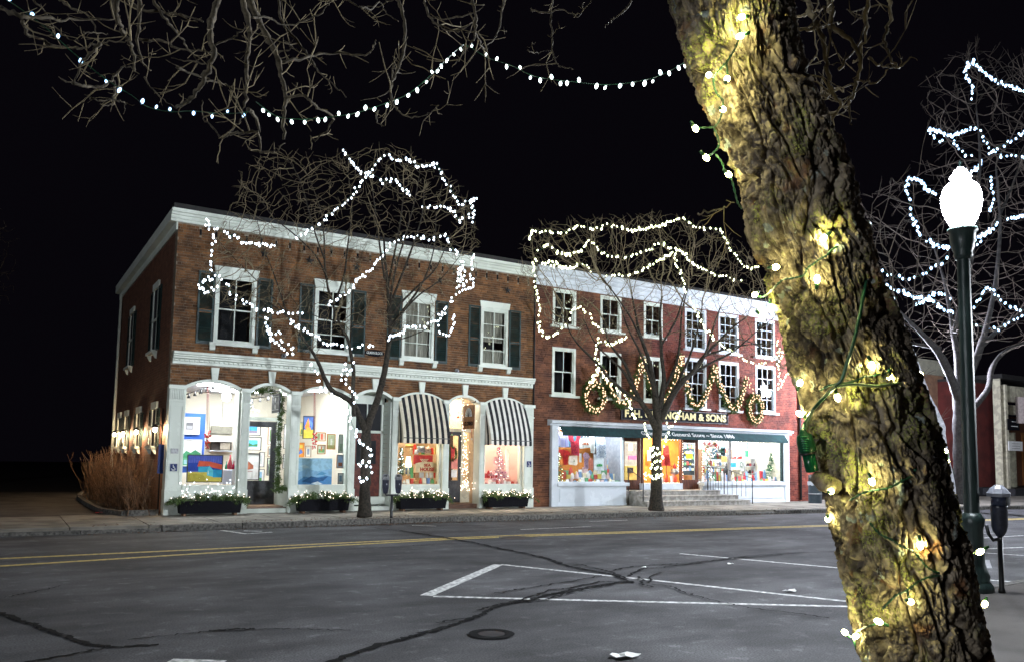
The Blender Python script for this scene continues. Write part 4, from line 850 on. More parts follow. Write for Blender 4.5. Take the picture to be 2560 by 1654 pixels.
art_panel(bx(c1, 1692, 860, 1757, 985), .6, WD, flat((.4, .5, .65)), [(R4(.2, .1, .8, .4), (.3, .1, .05)), (R4(.2, .4, .8, .85), (.35, .5, .8))], 'wood-framed picture of blue sky beside the seascape', cat='picture')
art_panel(bx(c1, 1703, 1030, 1750, 1130), .5, BK, WH, [(R4(.2, .2, .8, .8), (.2, .3, .4))], 'little black-framed picture standing on the sill of the right gallery window', cat='picture')
# behind the door
art_panel(bx(c1, 880, 578, 993, 690), 3.6, BK, WH, [(R4(0, .15, .78, .88), (.05, .32, .70)), (R4(0, .15, .78, .42), (.25, .22, .3))], 'blue sky photograph in a white mount, top left inside the gallery door', cat='picture')
art_panel(bx(c1, 875, 698, 998, 823), 3.6, BK, WH, [(R4(0, .22, .78, .8), (.1, .5, .8)), ([(0, .3), (.1, .55), (.35, .42), (.78, .5), (.78, .25), (0, .25)], (.05, .2, .08))], 'photograph of dark trees under a turquoise sky inside the gallery door', cat='picture')
art_panel(bx(c1, 865, 848, 980, 1095), 2.2, BK, WH, [([(.0, .45), (.12, .72), (.55, .55), (.55, .42), (.1, .38)], (.40, .12, .06)), (R4(.0, .3, .5, .34), (.5, .35, .3))], 'large white print of a red barn in snow, low inside the gallery door', cat='picture')
art_panel(bx(c1, 985, 838, 1026, 975), 3.6, BK, WH, [(R4(.1, .2, .6, .8), (.5, .55, .55))], 'narrow white print behind the red barn print', cat='picture')
art_panel(bx(c1, 978, 995, 1024, 1138), 3.6, GY, WH, [(R4(.1, .1, .6, .45), (.1, .35, .1)), (R4(.1, .45, .6, .85), (.3, .55, .8))], 'green and blue print at the bottom of the gallery door', cat='picture')
art_panel(bx(c1, 1065, 605, 1113, 770), 3.6, WD, WH, [(R4(.25, .15, .75, .85), (.16, .3, .1))], 'tall green picture in a wood frame, upper right inside the gallery door', cat='picture')
art_panel(bx(c1, 1062, 788, 1107, 880), 3.6, WD, WH, [(R4(.1, .15, .42, .85), (.3, .35, .35)), (R4(.58, .15, .9, .85), (.3, .35, .4))], 'two little prints in one frame at the middle right inside the gallery door', cat='picture')
art_panel(bx(c1, 1055, 893, 1100, 1052), 3.6, GY, WH, [(R4(.15, .1, .85, .5), (.2, .5, .12)), (R4(.15, .5, .85, .9), (.5, .65, .5))], 'tall meadow print, lower right inside the gallery door', cat='picture')
art_panel(bx(c1, 1212, 580, 1262, 808), 2.4, BK, WH, [(R4(.3, .1, .7, .9), (.6, .66, .68))], 'tall pale print seen through the side glass right of the gallery door', cat='picture')
art_panel(bx(c1, 1200, 858, 1250, 990), 2.4, BK, WH, [(R4(.2, .1, .7, .6), (.15, .15, .17))], 'dark sketch in a black frame low behind the side glass of the gallery door', cat='picture')
# fireplace-like wall group behind the barn painting
def boxthing(nm, lab, cat, fn, x0, y0, x1, y1, Y, d, mt, extra=None):
    a = PY(*fn(x0, y0), Y); b = PY(*fn(x1, y1), Y); o = MB().box(a[0], b[0], Y, Y + d, b[2], a[2])
    if extra: extra(o, a, b)
    return tag(o.build(nm, mt), lab, cat)
boxthing('wall_cabinet', 'dark recessed hatch with two pale panels at the back of the left gallery window', 'hatch', c1, 545, 598, 735, 672, 5.3, .05, flat((.30, .28, .22)))
boxthing('mantel_shelf', 'white mantel shelf across the back of the left gallery window', 'shelf', c1, 520, 715, 740, 745, 4.9, .4, M['ceil'])
boxthing('fireplace_opening', 'dark fireplace opening below the white mantel shelf', 'fireplace', c1, 548, 745, 728, 822, 5.1, .2, flat((.05, .04, .035)))
boxthing('print_stack', 'pale landscape print leaning in the dark fireplace opening', 'print', c1, 628, 752, 715, 815, 5.0, .03, flat((.45, .40, .32)))
boxthing('glass_case', 'white display pedestal to the right of the barn painting', 'pedestal', c1, 655, 1002, 782, 1130, 1.2, .5, M['ceil'])
boxthing('glass_case', 'white display counter with a white top behind the barn painting', 'counter', c1, 530, 822, 795, 835, 2.0, .4, M['ceil'])
def bottle(px, py, Y, h, mt, lab):
    c = PY(px, py, Y); m = MB().lathe([(.01, 0), (h * .16, .0), (h * .19, h * .25), (h * .13, h * .5), (h * .06, h * .7), (h * .05, h), (.008, h)], c, 12)
    return tag(m.build('glass_vase', mt), lab, 'vase')
bottle(*c1(713, 995), .9, .40, flat((.7, .12, .14), .15), 'red and white striped glass bottle vase right of the barn painting')
bottle(*c1(680, 995), 1.0, .22, flat((.05, .35, .2), .15), 'squat green glass vase right of the barn painting'); bottle(*c1(748, 995), 1.0, .24, flat((.5, .02, .08), .15), 'dark red glass cone vase right of the barn painting')
# berry bundles
def berries(px, y0, y1, ytop, Y, lab):
    c = PY(px, y0, Y); e = PY(px, y1, Y); tp = PY(px, ytop, Y); t = thing('berry_bundle', lab, 'decoration', c, 'red berry bundles in the gallery windows')
    MB().tube([tp, c], .008, 5).tube([tp + np.array([.02, 0, 0]), c + np.array([.04, 0, 0])], .005, 4).tube([tp - np.array([.02, 0, 0]), c - np.array([.04, 0, 0])], .005, 4).build('ribbon', flat((.25, .03, .02)), t)
    m = MB()
    for k in range(46):
        u = R_.random(); z = c[2] + (e[2] - c[2]) * u; r = .085 * (1 - .5 * u); q = (c[0] + R_.uniform(-r, r), Y + R_.uniform(-r, r), z)
        m.lathe([(.002, -.02), (.017, -.012), (.022, 0), (.017, .012), (.002, .02)], q, 6)
    m.build('berries', M['redp'], t, kind='stuff')
berries(*[c1(512, 640)[0], c1(512, 640)[1], c1(0, 805)[1], c1(0, 225)[1]], .3, 'cluster of red berries hanging on a long ribbon in the left gallery window')
berries(*[c1(1490, 665)[0], c1(0, 665)[1], c1(0, 810)[1], c1(0, 290)[1]], .3, 'cluster of red berries hanging on a ribbon in the right gallery window')
# ================================================================ foliage, bulbs
BM = MB().lathe([(.001, -1), (.62, -.72), (1, 0), (.62, .72), (.001, 1)], (0, 0, 0), 6).build('tmp', M['paper']).data; bpy.data.objects.remove(bpy.data.objects['tmp'])
_bc = {}
def bulb_mesh(mt):
    if mt.name not in _bc:
        me = BM.copy(); me.materials.clear(); me.materials.append(mt); me.name = 'bulb'; _bc[mt.name] = me
    return _bc[mt.name]
def needles(pts, n, spread, size, rng=R_, droop=.3):
    vs = []; fs = []
    for i in range(n):
        p = pts[rng.randrange(len(pts))]; d = np.array([rng.gauss(0, 1), rng.gauss(0, 1), rng.gauss(-droop, 1)]); d /= np.linalg.norm(d) + 1e-9
        o = np.array(p, float) + d * abs(rng.gauss(0, spread)); L_ = size * rng.uniform(.5, 1.3); w = np.cross(d, (rng.random() - .5, rng.random() - .5, rng.random())); w /= np.linalg.norm(w) + 1e-9
        b = len(vs); vs += [tuple(o - w * L_ * .16), tuple(o + w * L_ * .16), tuple(o + d * L_)]; fs.append((b, b + 1, b + 2))
    return vs, fs
def fairy(parent, pts, r, mt, name='fairy_lights'):
    m = MB()
    for p in pts: m.lathe([(.001, -r), (r, 0), (.001, r)], p, 5)
    return m.build(name, mt, parent, kind='stuff')
# planters
def planter(x0, x1, lab, bulbs, mt, seed):
    rg = random.Random(seed); t = thing('planter_box', lab, 'planter', ((x0 + x1) / 2, -.42, SW), 'evergreen planter boxes under the shop windows'); y0, y1 = -.62, -.22; zt = .52
    m = MB(); m.add([(x0 + .04, y0 + .03, SW + .06), (x1 - .04, y0 + .03, SW + .06), (x1 - .04, y1 - .03, SW + .06), (x0 + .04, y1 - .03, SW + .06), (x0, y0, zt), (x1, y0, zt), (x1, y1, zt), (x0, y1, zt)], [(0, 1, 5, 4), (1, 2, 6, 5), (2, 3, 7, 6), (3, 0, 4, 7), (3, 2, 1, 0)])
    m.box(x0 - .02, x1 + .02, y0 - .02, y0 + .01, zt - .05, zt).box(x0 - .02, x1 + .02, y1 - .01, y1 + .02, zt - .05, zt).box(x0 - .02, x0 + .01, y0, y1, zt - .05, zt).box(x1 - .01, x1 + .02, y0, y1, zt - .05, zt)
    m.build('trough', M['signb'], t)
    for xx in (x0 + .12, x1 - .18): MB().box(xx, xx + .07, y0 + .05, y1 - .05, SW, SW + .06).build('foot', M['tan'], t)
    MB().box(x0 + .02, x1 - .02, y0 + .02, y1 - .02, zt - .08, zt - .03).build('soil', M['dark'], t)
    pts = []
    for k in range(60):
        a = np.array([rg.uniform(x0, x1), rg.uniform(y0 + .02, y1), zt - .02]); u = (a[0] - (x0 + x1) / 2) / (x1 - x0) * 2
        e = a + np.array([u * .22 + rg.gauss(0, .1), rg.uniform(-.2, .04), rg.uniform(.0, .22) - abs(u) ** 3 * .18])
        for s in np.linspace(0, 1, 8): pts.append(a + (e - a) * s + np.array([0, 0, .05 * math.sin(s * 3)]))
    m = MB(); m.add(*needles(pts, 9500, .03, .055, rg, .6)); m.build('evergreen_boughs', M['green'], t, kind='stuff')
    fairy(t, [tuple(pts[rg.randrange(len(pts))] + np.array([rg.gauss(0, .04), rg.uniform(-.12, -.02), rg.uniform(.0, .16)])) for _ in range(bulbs)], .0125, mt)
    return t
planter(.28, 1.84, 'long black planter of evergreen boughs under the barn painting window', 30, M['bulbS'], 1)
planter(3.36, 4.82, 'black planter of evergreen boughs under the seascape window, right of the gallery door', 60, M['bulbS'], 2)
planter(6.36, 7.9, 'black planter thick with lights under the window with the red house banner', 85, M['bulbS'], 3)
planter(9.34, 10.86, 'black planter thick with lights under the window with the pink tree', 95, M['bulbS'], 4)
t = thing('light_cluster', 'three clusters of little white lights on twigs above the planter under the barn painting', 'string lights', (1, -.45, .7)); pts = []; tw = MB()
for fx, fy in ((300, 1190), (540, 1190), (720, 1170)):
    for k in range(15):
        q = c1(fx + R_.gauss(0, 42), fy + R_.gauss(0, 52)); p = PY(*q, -.4 + R_.uniform(-.1, .1)); pts.append(p)
    base = PY(*c1(fx, 1300), -.4)
    for p in pts[-15::2]: tw.tube([base, (base + p) / 2 + np.array([R_.gauss(0, .03), 0, 0]), p], .004, 4)
tw.build('twigs', M['twig'], t, kind='stuff'); fairy(t, pts, .014, M['bulbA'])
# door garland
t = thing('door_garland', 'thick evergreen garland framing the gallery door with a bushy end at the bottom', 'garland', (2.9, .1, .9)); pts = []
for fn_pts, n in (([(905, 280), (960, 270), (1040, 268), (1110, 280)], 40), ([(1180, 300), (1185, 450), (1170, 600), (1160, 760), (1160, 900), (1150, 1050), (1150, 1150)], 120), ([(1130, 1180), (1180, 1170), (1230, 1165)], 30), ([(900, 300), (893, 400), (890, 440)], 8)):
    w = [PY(*c1(*q), .05) for q in fn_pts]
    for k in range(n):
        s = R_.random() * (len(w) - 1); i = int(s); pts.append(w[i] + (w[min(i + 1, len(w) - 1)] - w[i]) * (s - i) + np.array([R_.gauss(0, .03), R_.gauss(0, .03), R_.gauss(0, .03)]))
m = MB(); m.add(*needles(pts, 5200, .035, .07, R_, .5)); m.build('evergreen', M['green'], t, kind='stuff'); fairy(t, [PY(*c1(905 + R_.gauss(0, 10), 350 + k * 18), .0) for k in range(5)] + [PY(*c1(*q), .8) for q in ((935, 450), (960, 455), (980, 465), (1160, 560), (920, 420))], .02, M['bulbA'])
MB().tube([pts[0] * 0 + np.array([2.98, .08, 3.3]), np.array([2.98, .08, 1.0])], .012, 5).build('rope', M['wire'], t)
# ================================================================ GIFT SHOP
r = room(GB, 6.42, 9.28, .32, 4.6, .30, 3.72, flat((.70, .50, .32)), M['floor'], M['ceil'], [(6.9, 7.6, .6, .85), (8.3, 8.9, 1.6, 1.8)], 'gift_room')  # first panel added near the glass to brighten the display
r = room(GB, 9.34, 11.2, .32, 1.45, .30, 3.72, M['wallp'], M['floor'], M['wallp'], [(9.8, 10.8, .5, .8)], 'gift_room')
for a, b in ((6.48, 7.98), (9.50, 10.97)): MB().box(a, b, .14, .9, .80, .86).box(a, b, .86, .9, .3, .80).build('display_shelf', M['cream'], GB)
def xmas(px, pyb, pyt, Y, wr, mt, lab, bulbs=0, bm=None, seed=1, n=3500, size=.05, orn=None, base=None):
    rg = random.Random(seed); b = PY(px, pyb, Y); tp = PY(px, pyt, Y); H = tp[2] - b[2]; t = thing('christmas_tree', lab, 'christmas tree', b)
    MB().tube([b, tp], [.02, .006], 6).build('trunk', M['wood'], t); pts = []
    for k in range(60):
        u = rg.random() ** 1.2; z = H * (.08 + .9 * u); rr = wr * (1 - u) * rg.uniform(.7, 1.1) + .015; a = rg.uniform(0, 6.28)
        for s in np.linspace(.1, 1, 7): pts.append(b + np.array([rr * s * math.cos(a), rr * s * math.sin(a), z - .12 * rr * s]))
    m = MB(); m.add(*needles(pts, n, .02, size, rg, .2)); m.build('branches', mt, t, kind='stuff')
    if bulbs: fairy(t, [pts[rg.randrange(len(pts))] + np.array([0, -.03, 0]) for _ in range(bulbs)], .014, bm or M['bulbS'])
    if orn:
        m = MB()
        for _ in range(22): m.lathe([(.002, -.025), (.02, -.015), (.026, 0), (.02, .015), (.002, .025)], pts[rg.randrange(len(pts))] + np.array([0, -.04, 0]), 7)
        m.build('ornaments', orn, t, kind='stuff')
    return t
xmas(*c2(1415, 1110)[:1], c2(0, 1110)[1], c2(0, 790)[1], .55, .36, M['pinkn'], 'white flocked christmas tree in pink light behind the black and white awning', 60, M['bulbS'], 3, 4200, .06, flat((.7, .15, .4), .2))
xmas(c2(518, 0)[0], c2(0, 1060)[1], c2(0, 800)[1], .5, .18, M['green2'], 'slim green christmas tree full of lights at the left edge of the red banner window', 34, M['bulbA'], 4, 2200, .045)
# mirror
a = PY(*c2(1480, 810), 1.2); b = PY(*c2(1600, 1085), 1.2); t = thing('leaning_mirror', 'tall white framed mirror leaning behind the pink tree', 'mirror', (a[0], 1.2, b[2]))
MB().prism([(a[0], 1.15, b[2]), (b[0] - .1, 1.15, b[2]), (b[0], 1.2, a[2]), (a[0], 1.2, a[2])], (0, .04, 0)).build('glass', flat((.92, .80, .80), .2), t); MB().prism([(b[0] - .1, 1.12, b[2]), (b[0] - .02, 1.12, b[2]), (b[0] + .09, 1.17, a[2]), (b[0], 1.17, a[2])], (0, .05, 0)).build('frame', flat((.45, .12, .1)), t)
# banner window goods
t = thing('banner', 'red and cream banner with house lettering in the left gift shop window', 'banner', PY(*c2(740, 900), .5)); Y = .5
a = PY(*c2(640, 865), Y); b = PY(*c2(812, 950), Y); MB().box(a[0], b[0], Y, Y + .02, b[2], a[2]).build('red_panel', M['red'], t)
a2 = PY(*c2(655, 925), Y); b2 = PY(*c2(865, 1025), Y); m = MB(); n = 10; xs_ = np.linspace(a2[0], b2[0], n); m.poly([(q, Y - .012, b2[2]) for q in xs_] + [(q, Y - .012, a2[2] - .05 + .05 * math.sin(k / (n - 1) * 3.14)) for k, q in list(enumerate(xs_))[::-1]]); m.build('cream_panel', flat((.85, .68, .42)), t)
text('HOUSE', 'lettering', flat((.55, .05, .03)), t, ((a2[0] + b2[0]) / 2, Y - .02, b2[2] + .09), (1, 0, 0), (0, 0, 1), .15, width=.5, bold=.006); text('SEA', 'lettering', flat((.55, .05, .03)), t, ((a2[0] + b2[0]) / 2, Y - .02, b2[2] + .22), (1, 0, 0), (0, 0, 1), .12, width=.24, bold=.004)
for k in range(3):
    c = PY(*c2(735, 905 + k * 9), Y); m = MB()
    for q in range(5 - k): m.box(c[0] - .14 + k * .03 + q * .06, c[0] - .10 + k * .03 + q * .06, Y - .006, Y, c[2] - .012, c[2] + .012)
    m.build('printed_ornament', flat((.85, .7, .45)), t)
def cushion(fn, x0, y0, x1, y1, Y, mt, lab, cat='cushion', nm='cushion', rot=0, d=.07):
    a = PY(*fn(x0, y0), Y); b = PY(*fn(x1, y1), Y); cx, cz = (a[0] + b[0]) / 2, (a[2] + b[2]) / 2; w, h = (b[0] - a[0]) / 2, (a[2] - b[2]) / 2; N = 6; m = MB(); vs = []
    for i in range(N + 1):
        for j in range(N + 1):
            u, v = i / N * 2 - 1, j / N * 2 - 1; p = 1 - .1 * (1 - abs(u)) * 0; k = (1 - u ** 4) * (1 - v ** 4); q = 1 - .12 * (abs(u) * (1 - abs(v)) + abs(v) * (1 - abs(u)))
            X_, Z_ = u * w * q, v * h * q; vs.append((cx + X_ * math.cos(rot) - Z_ * math.sin(rot), Y - d * math.sqrt(max(k, 0)), cz + X_ * math.sin(rot) + Z_ * math.cos(rot)))
    nb = len(vs); vs += [(x_, 2 * Y - y_, z_) for x_, y_, z_ in vs]
    fs = [(i * (N + 1) + j, (i + 1) * (N + 1) + j, (i + 1) * (N + 1) + j + 1, i * (N + 1) + j + 1) for i in range(N) for j in range(N)]; fs += [tuple(nb + q for q in f[::-1]) for f in fs]
    return tag(m.add(vs, fs, True).build(nm, mt), lab, cat)
prt = mat('patterned_cloth', (.75, .7, .62), .8, (.35, .10, .06), 26, .95); prb = mat('blue_print', (.7, .7, .68), .8, (.08, .16, .4), 30, .95)
cushion(c2, 668, 780, 740, 845, .7, prb, 'blue and white printed cushion at the top of the banner window'); cushion(c2, 735, 790, 800, 850, .72, prt, 'rust and cream printed cushion at the top of the banner window', rot=.15)
cushion(c2, 645, 812, 680, 860, .8, flat((.7, .75, .85)), 'small pale blue cushion left of the printed ones')
t = thing('table_lamp', 'lit cream table lamp in the banner window', 'lamp', PY(*c2(590, 1000), .6)); c = PY(*c2(590, 930), .6); MB().lathe([(.10, -.15), (.065, .17)], c, 14).build('lamp_shade', emis('lamp_shade_glow', (1, .85, .55), 5), t); MB().lathe([(.05, -.42), (.03, -.36), (.05, -.28), (.012, -.2), (.012, -.1)], c, 10).build('base', M['cream'], t)
cushion(c2, 560, 765, 640, 800, .9, flat((.8, .45, .15)), 'cream and tan straw hat stack at the top of the banner window', cat='hat', nm='straw_hat')
# small goods on the shelves: each its own thing
GW = [('wooden house figure', (.55, .35, .15)), ('white ceramic deer', (.85, .84, .8)), ('green tin box', (.08, .3, .12)), ('red candle', (.6, .05, .04)), ('white greeting card', (.85, .85, .82)), ('brown gift box', (.35, .18, .08)), ('cream mug', (.75, .68, .52)), ('red felt gnome', (.65, .06, .05)), ('silver bell', (.6, .6, .62)), ('small blue tin', (.1, .2, .45))]
def goods(fn, x0, x1, yb, Y, n, hmin, hmax, where, seed, labf, pal=None, nm='shelf_item', kindc='ornament'):
    rg = random.Random(seed)
    for k in range(n):
        px = x0 + (x1 - x0) * (k + .5) / n; h = rg.uniform(hmin, hmax); b = PY(*fn(px, yb), Y + rg.uniform(-.05, .08)); w = rg.uniform(.3, .48) * (PY(*fn(x1, yb), Y)[0] - PY(*fn(x0, yb), Y)[0]) / n
        names = pal or GW; g = names[(k * 3 + seed) % len(names)]; m = MB(); mt = flat(g[1], .5); sh = (k + seed) % 4
        if sh == 0: m.prism([(b[0] - w, b[1], b[2]), (b[0] + w, b[1], b[2]), (b[0] + w, b[1], b[2] + h * .6), (b[0], b[1], b[2] + h), (b[0] - w, b[1], b[2] + h * .6)], (0, .08, 0))
        elif sh == 1: m.lathe([(w * .8, 0), (w, h * .1), (w * .7, h * .6), (w * .3, h * .75), (w * .35, h * .9), (.004, h)], b, 10)
        elif sh == 2: m.prism([(b[0] - w, b[1], b[2]), (b[0] + w, b[1], b[2]), (b[0] + w * .9, b[1] + .04, b[2] + h), (b[0] - w * .9, b[1] + .04, b[2] + h)], (0, .02, 0))
        else: m.box(b[0] - w, b[0] + w, b[1], b[1] + .08, b[2], b[2] + h * .8).box(b[0] - w * 1.06, b[0] + w * 1.06, b[1] - .005, b[1] + .085, b[2] + h * .62, b[2] + h * .84)
        tag(m.build(g[0].replace(' ', '_'), mt), '%s, %s %s' % (g[0], ORD[k] if n > 1 else 'alone', labf), kindc, where)
ORD = ['first from the left', 'second from the left', 'third from the left', 'fourth from the left', 'fifth from the left', 'sixth from the left', 'seventh from the left', 'eighth from the left', 'ninth from the left', 'tenth from the left', 'eleventh from the left', 'twelfth from the left', 'thirteenth from the left', 'fourteenth from the left', 'fifteenth from the left', 'sixteenth from the left']
goods(c2, 530, 870, 1128, .30, 9, .10, .22, 'gifts in the banner window', 1, 'in the front row of the banner window')
goods(c2, 600, 870, 1075, .60, 6, .18, .34, 'gifts in the banner window', 2, 'in the back row of the banner window')
goods(c2, 1290, 1600, 1128, .30, 9, .07, .14, 'cards and gifts in the pink window', 5, 'in the front row of the pink tree window', [('white greeting card', (.85, .8, .8)), ('pink card', (.8, .4, .4)), ('red tin star', (.65, .08, .06)), ('white votive cup', (.85, .8, .78))])
boxthing('hours_card', 'pink opening notice on the gift shop door glass', 'notice', c2, 985, 900, 1040, 992, .47, .005, flat((.85, .30, .25)))
boxthing('hours_card', 'white notice card low on the gift shop door glass', 'notice', c2, 985, 1000, 1035, 1070, .47, .005, M['paper']); boxthing('window_card', 'tall orange card in the side light of the gift shop door', 'notice', c2, 1150, 825, 1190, 920, .58, .005, flat((.75, .28, .12)))
# door wreath with red bow, and curtain of lights
c = PY(*c2(990, 850), .44); t = thing('door_wreath', 'evergreen wreath with a red bow on the gift shop door', 'wreath', c); P = [np.array([c[0] + .15 * math.cos(q), .44, c[2] + .2 * math.sin(q)]) for q in np.linspace(0, 6.28, 40)]; m = MB(); m.add(*needles(P, 1500, .03, .05)); m.build('greenery', M['green'], t, kind='stuff')
MB().prism([(c[0] - .08, .38, c[2] + .22), (c[0], .38, c[2] + .12), (c[0] + .08, .38, c[2] + .22), (c[0] + .06, .38, c[2] - .02), (c[0] + .04, .38, c[2] - .26), (c[0], .38, c[2] - .05), (c[0] - .05, .38, c[2] - .24), (c[0] - .06, .38, c[2])], (0, .02, 0)).build('bow', M['red'], t)
t = thing('light_curtain', 'dense curtain of small lights around the gift shop entrance', 'string lights', (8.8, .6, 1)); pts = []
for k in range(235):
    if k < 60: q = (R_.uniform(960, 1100), R_.uniform(345, 450 + 90 * R_.random()))
    elif k < 190: q = (R_.gauss(1105, 18), R_.uniform(400, 1170))
    else: q = (R_.uniform(1060, 1250), R_.uniform(540, 620) if k % 2 else R_.uniform(1120, 1190))
    pts.append(PY(*c2(*q), R_.uniform(.05, .4)))
fairy(t, pts, .015, M['bulbS'])
tw = MB()
for k in range(7): tw.tube([PY(*c2(1075 + 9 * k, 380), .6), PY(*c2(1085 + 8 * k + R_.gauss(0, 6), 700), .6), PY(*c2(1080 + 9 * k, 1180), .6)], .004, 4)
tw.build('wires', M['wirep'], t, kind='stuff')
for k, (px_, y0_, y1_) in enumerate(((960, 600, 700), (990, 600, 680), (1170, 600, 720), (1045, 420, 520))):
    a = PY(*c2(px_, y0_), .3); b = PY(*c2(px_, y1_), .3); t = thing('hanging_bauble', ['white bauble on a red ribbon left in the gift shop entry', 'green bauble on a short red ribbon by the gift shop door', 'white bauble on a red ribbon right in the gift shop entry', 'red bauble hung in the arch of the gift shop entry'][k], 'bauble', b)
    MB().tube([a, b], .006, 4).build('ribbon', M['red'], t); MB().lathe([(.002, -.035), (.025, -.025), (.035, 0), (.025, .025), (.002, .035)], b, 10).build('ball', flat([(.8, .8, .7), (.3, .4, .2), (.8, .75, .7), (.7, .05, .05)][k], .2), t)
# ================================================================ STORE INTERIOR
r = room(SB, 12.30, 15.30, .06, 1.8, .93, 2.84, flat((.55, .20, .035)), M['ceil'], M['ceil'], [(12.6, 15.0, .14, .26), (12.6, 15.0, .9, 1.0)], 'left_display_room')
X0_, X1_ = PY(1609, 1150, 1.0)[0], PY(1707, 1150, 1.0)[0]
r = thing('store_room', None, None, (19, 2, .6)); r.parent = SB; r.location = Vector((19, 2, .6)) - wloc(SB)
MB().box(15.30, 23.72, 5.0, 5.1, .6, 2.84).build('back_wall', flat((.50, .46, .38)), r); MB().box(15.34, 23.70, .3, 5.0, .56, .60).build('floor', M['floor'], r); MB().box(15.34, 23.70, .1, 5.0, 2.84, 2.90).build('ceiling', M['ceil'], r)
MB().box(19.45, 23.70, 2.32, 2.38, .6, 2.84).build('partition_wall', flat((.66, .68, .66)), r)
MB().box(23.70, 23.76, .06, 5.0, .6, 2.84).build('right_wall', flat((.70, .64, .50)), r)
for a_, b_, c_, d_ in ((15.6, 18.9, 1.5, 1.7), (15.8, 19.5, 3.2, 3.4), (19.3, 23.4, .25, .42), (19.3, 23.4, 1.6, 1.8), (19.8, 23.4, 3.2, 3.4)): MB().box(a_, b_, c_, d_, 2.77, 2.80).build('ceiling_light', M['fluo'], r)
MB().box(16.35, 18.1, .3, .42, 2.77, 2.80).build('ceiling_light', M['fluow'], r)
MB().box(16.22, 18.16, .16, 1.0, .84, .88).build('display_floor', M['ceil'], r); MB().box(X0_, X1_, 1.0, 1.05, .88, 2.84).build('orange_panel', M['orangew'], r); MB().box(19.14, 23.66, .06, .95, .86, .925).build('display_floor', M['ceil'], r)
def s0(x, y): return (1340 + x / 7.947, 1060 + y / 7.947)       # zoomed left window
def s3(x, y): return (1620 + x / 6.622, 1080 + y / 6.622)       # zoomed right part
def garment(fn, pts, Y, mt, lab, cat, nm, folds=5, d=.03, extra=()):
    w = [PY(*fn(*p), Y) for p in pts]; t = thing(nm, lab, cat, w[0])
    MB().prism([(p[0], Y, p[2]) for p in w], (0, d, 0)).build('cloth', mt, t)
    x0, x1 = min(p[0] for p in w), max(p[0] for p in w); z0, z1 = min(p[2] for p in w), max(p[2] for p in w); m = MB(); n = folds
    for k in range(n):
        x_ = x0 + (x1 - x0) * (.25 + .5 * (k + .5) / n); m.tube([(x_, Y - .004, z0 + (z1 - z0) * .08), (x_ + .01, Y - .012, z0 + (z1 - z0) * .5), (x_, Y - .004, z1 - (z1 - z0) * .35)], .009, 5)
    m.build('folds', mt, t)
    for pl, mt2, nm2 in extra:
        q = [PY(*fn(*p), Y) for p in pl]; MB().prism([(p[0], Y - .016, p[2]) for p in q], (0, .01, 0)).build(nm2, mt2, t)
    return t
lav = mat('lavender_stripes', (.35, .36, .85), .8, (.75, .78, .95), 7, .95, stretch=(4, 1, .01)); plaid = mat('red_plaid', (.70, .04, .07), .8, (.12, .01, .03), 22, .95); snow = mat('snowflake_knit', (.85, .88, .92), .8, (.05, .12, .26), 32, .98); flor = mat('dark_floral', (.10, .09, .24), .8, (.75, .45, .45), 34, .9); redc = mat('red_gingham', (.72, .05, .05), .8, (.20, .02, .02), 30, .9)
garment(s0, [(405, 140), (630, 150), (660, 440), (560, 450), (440, 420), (405, 300)], .25, lav, 'lavender and white striped cloth hanging at the top left of the store window', 'cloth', 'striped_cloth', 7)
garment(s0, [(640, 160), (720, 170), (760, 330), (800, 330), (830, 170), (900, 180), (860, 340), (860, 620), (710, 600), (700, 360), (650, 280)], .3, plaid, 'red plaid apron hanging in the left store window', 'apron', 'plaid_apron', 4)
garment(s0, [(860, 270), (1060, 260), (1075, 450), (880, 480), (855, 440)], .35, M['paper'], 'white tote bag with a brown tractor print in the left store window', 'bag', 'tote_bag', 2, extra=[([(910, 400), (940, 350), (1020, 350), (1045, 390), (1030, 410)], flat((.35, .12, .06)), 'tractor_print'), ([(925, 265), (965, 180), (975, 180), (945, 265)], M['paper'], 'strap'), ([(990, 262), (985, 180), (997, 180), (1010, 262)], M['paper'], 'strap')])
garment(s0, [(1060, 250), (1090, 190), (1140, 190), (1175, 260), (1165, 420), (1180, 440), (1160, 570), (1100, 560), (1080, 420)], .3, M['paper'], 'white child shirt hanging beside the tractor tote bag', 'shirt', 'white_shirt', 4)
garment(s0, [(1190, 190), (1370, 200), (1400, 670), (1215, 650)], .3, snow, 'blue and white snowflake blanket hanging in the left store window', 'blanket', 'snowflake_blanket', 6)
garment(s0, [(440, 500), (540, 495), (640, 520), (700, 590), (640, 620), (630, 800), (560, 800), (540, 640), (440, 560)], .45, M['red'], 'bright red sweater pinned low on the left of the store window', 'sweater', 'red_sweater', 4)
garment(s0, [(670, 620), (820, 615), (825, 780), (800, 810), (660, 790), (650, 760)], .5, flat((.85, .78, .66)), 'cream cushion with a small tree print below the red plaid apron', 'cushion', 'printed_cushion', 1, extra=[([(735, 740), (752, 680), (768, 740)], flat((.3, .3, .12)), 'tree_print')])
garment(s0, [(940, 600), (985, 550), (1040, 570), (1070, 640), (1045, 700), (1045, 880), (960, 880), (965, 700)], .5, flor, 'dark floral child pyjamas pinned to the orange board', 'pyjamas', 'floral_pyjamas', 3)
garment(s0, [(1070, 690), (1100, 660), (1130, 700), (1140, 860), (1095, 895), (1060, 850)], .5, flat((.65, .22, .15)), 'small rust patchwork bag beside the floral pyjamas', 'bag', 'patchwork_bag', 1)
garment(s0, [(1160, 590), (1350, 600), (1350, 915), (1165, 905)], .5, flat((.82, .88, .92)), 'white tea towel with a green tractor print in the left store window', 'towel', 'tea_towel', 2, extra=[([(1200, 815), (1225, 780), (1290, 780), (1315, 800), (1310, 830), (1210, 835)], flat((.05, .35, .10)), 'tractor_print')])
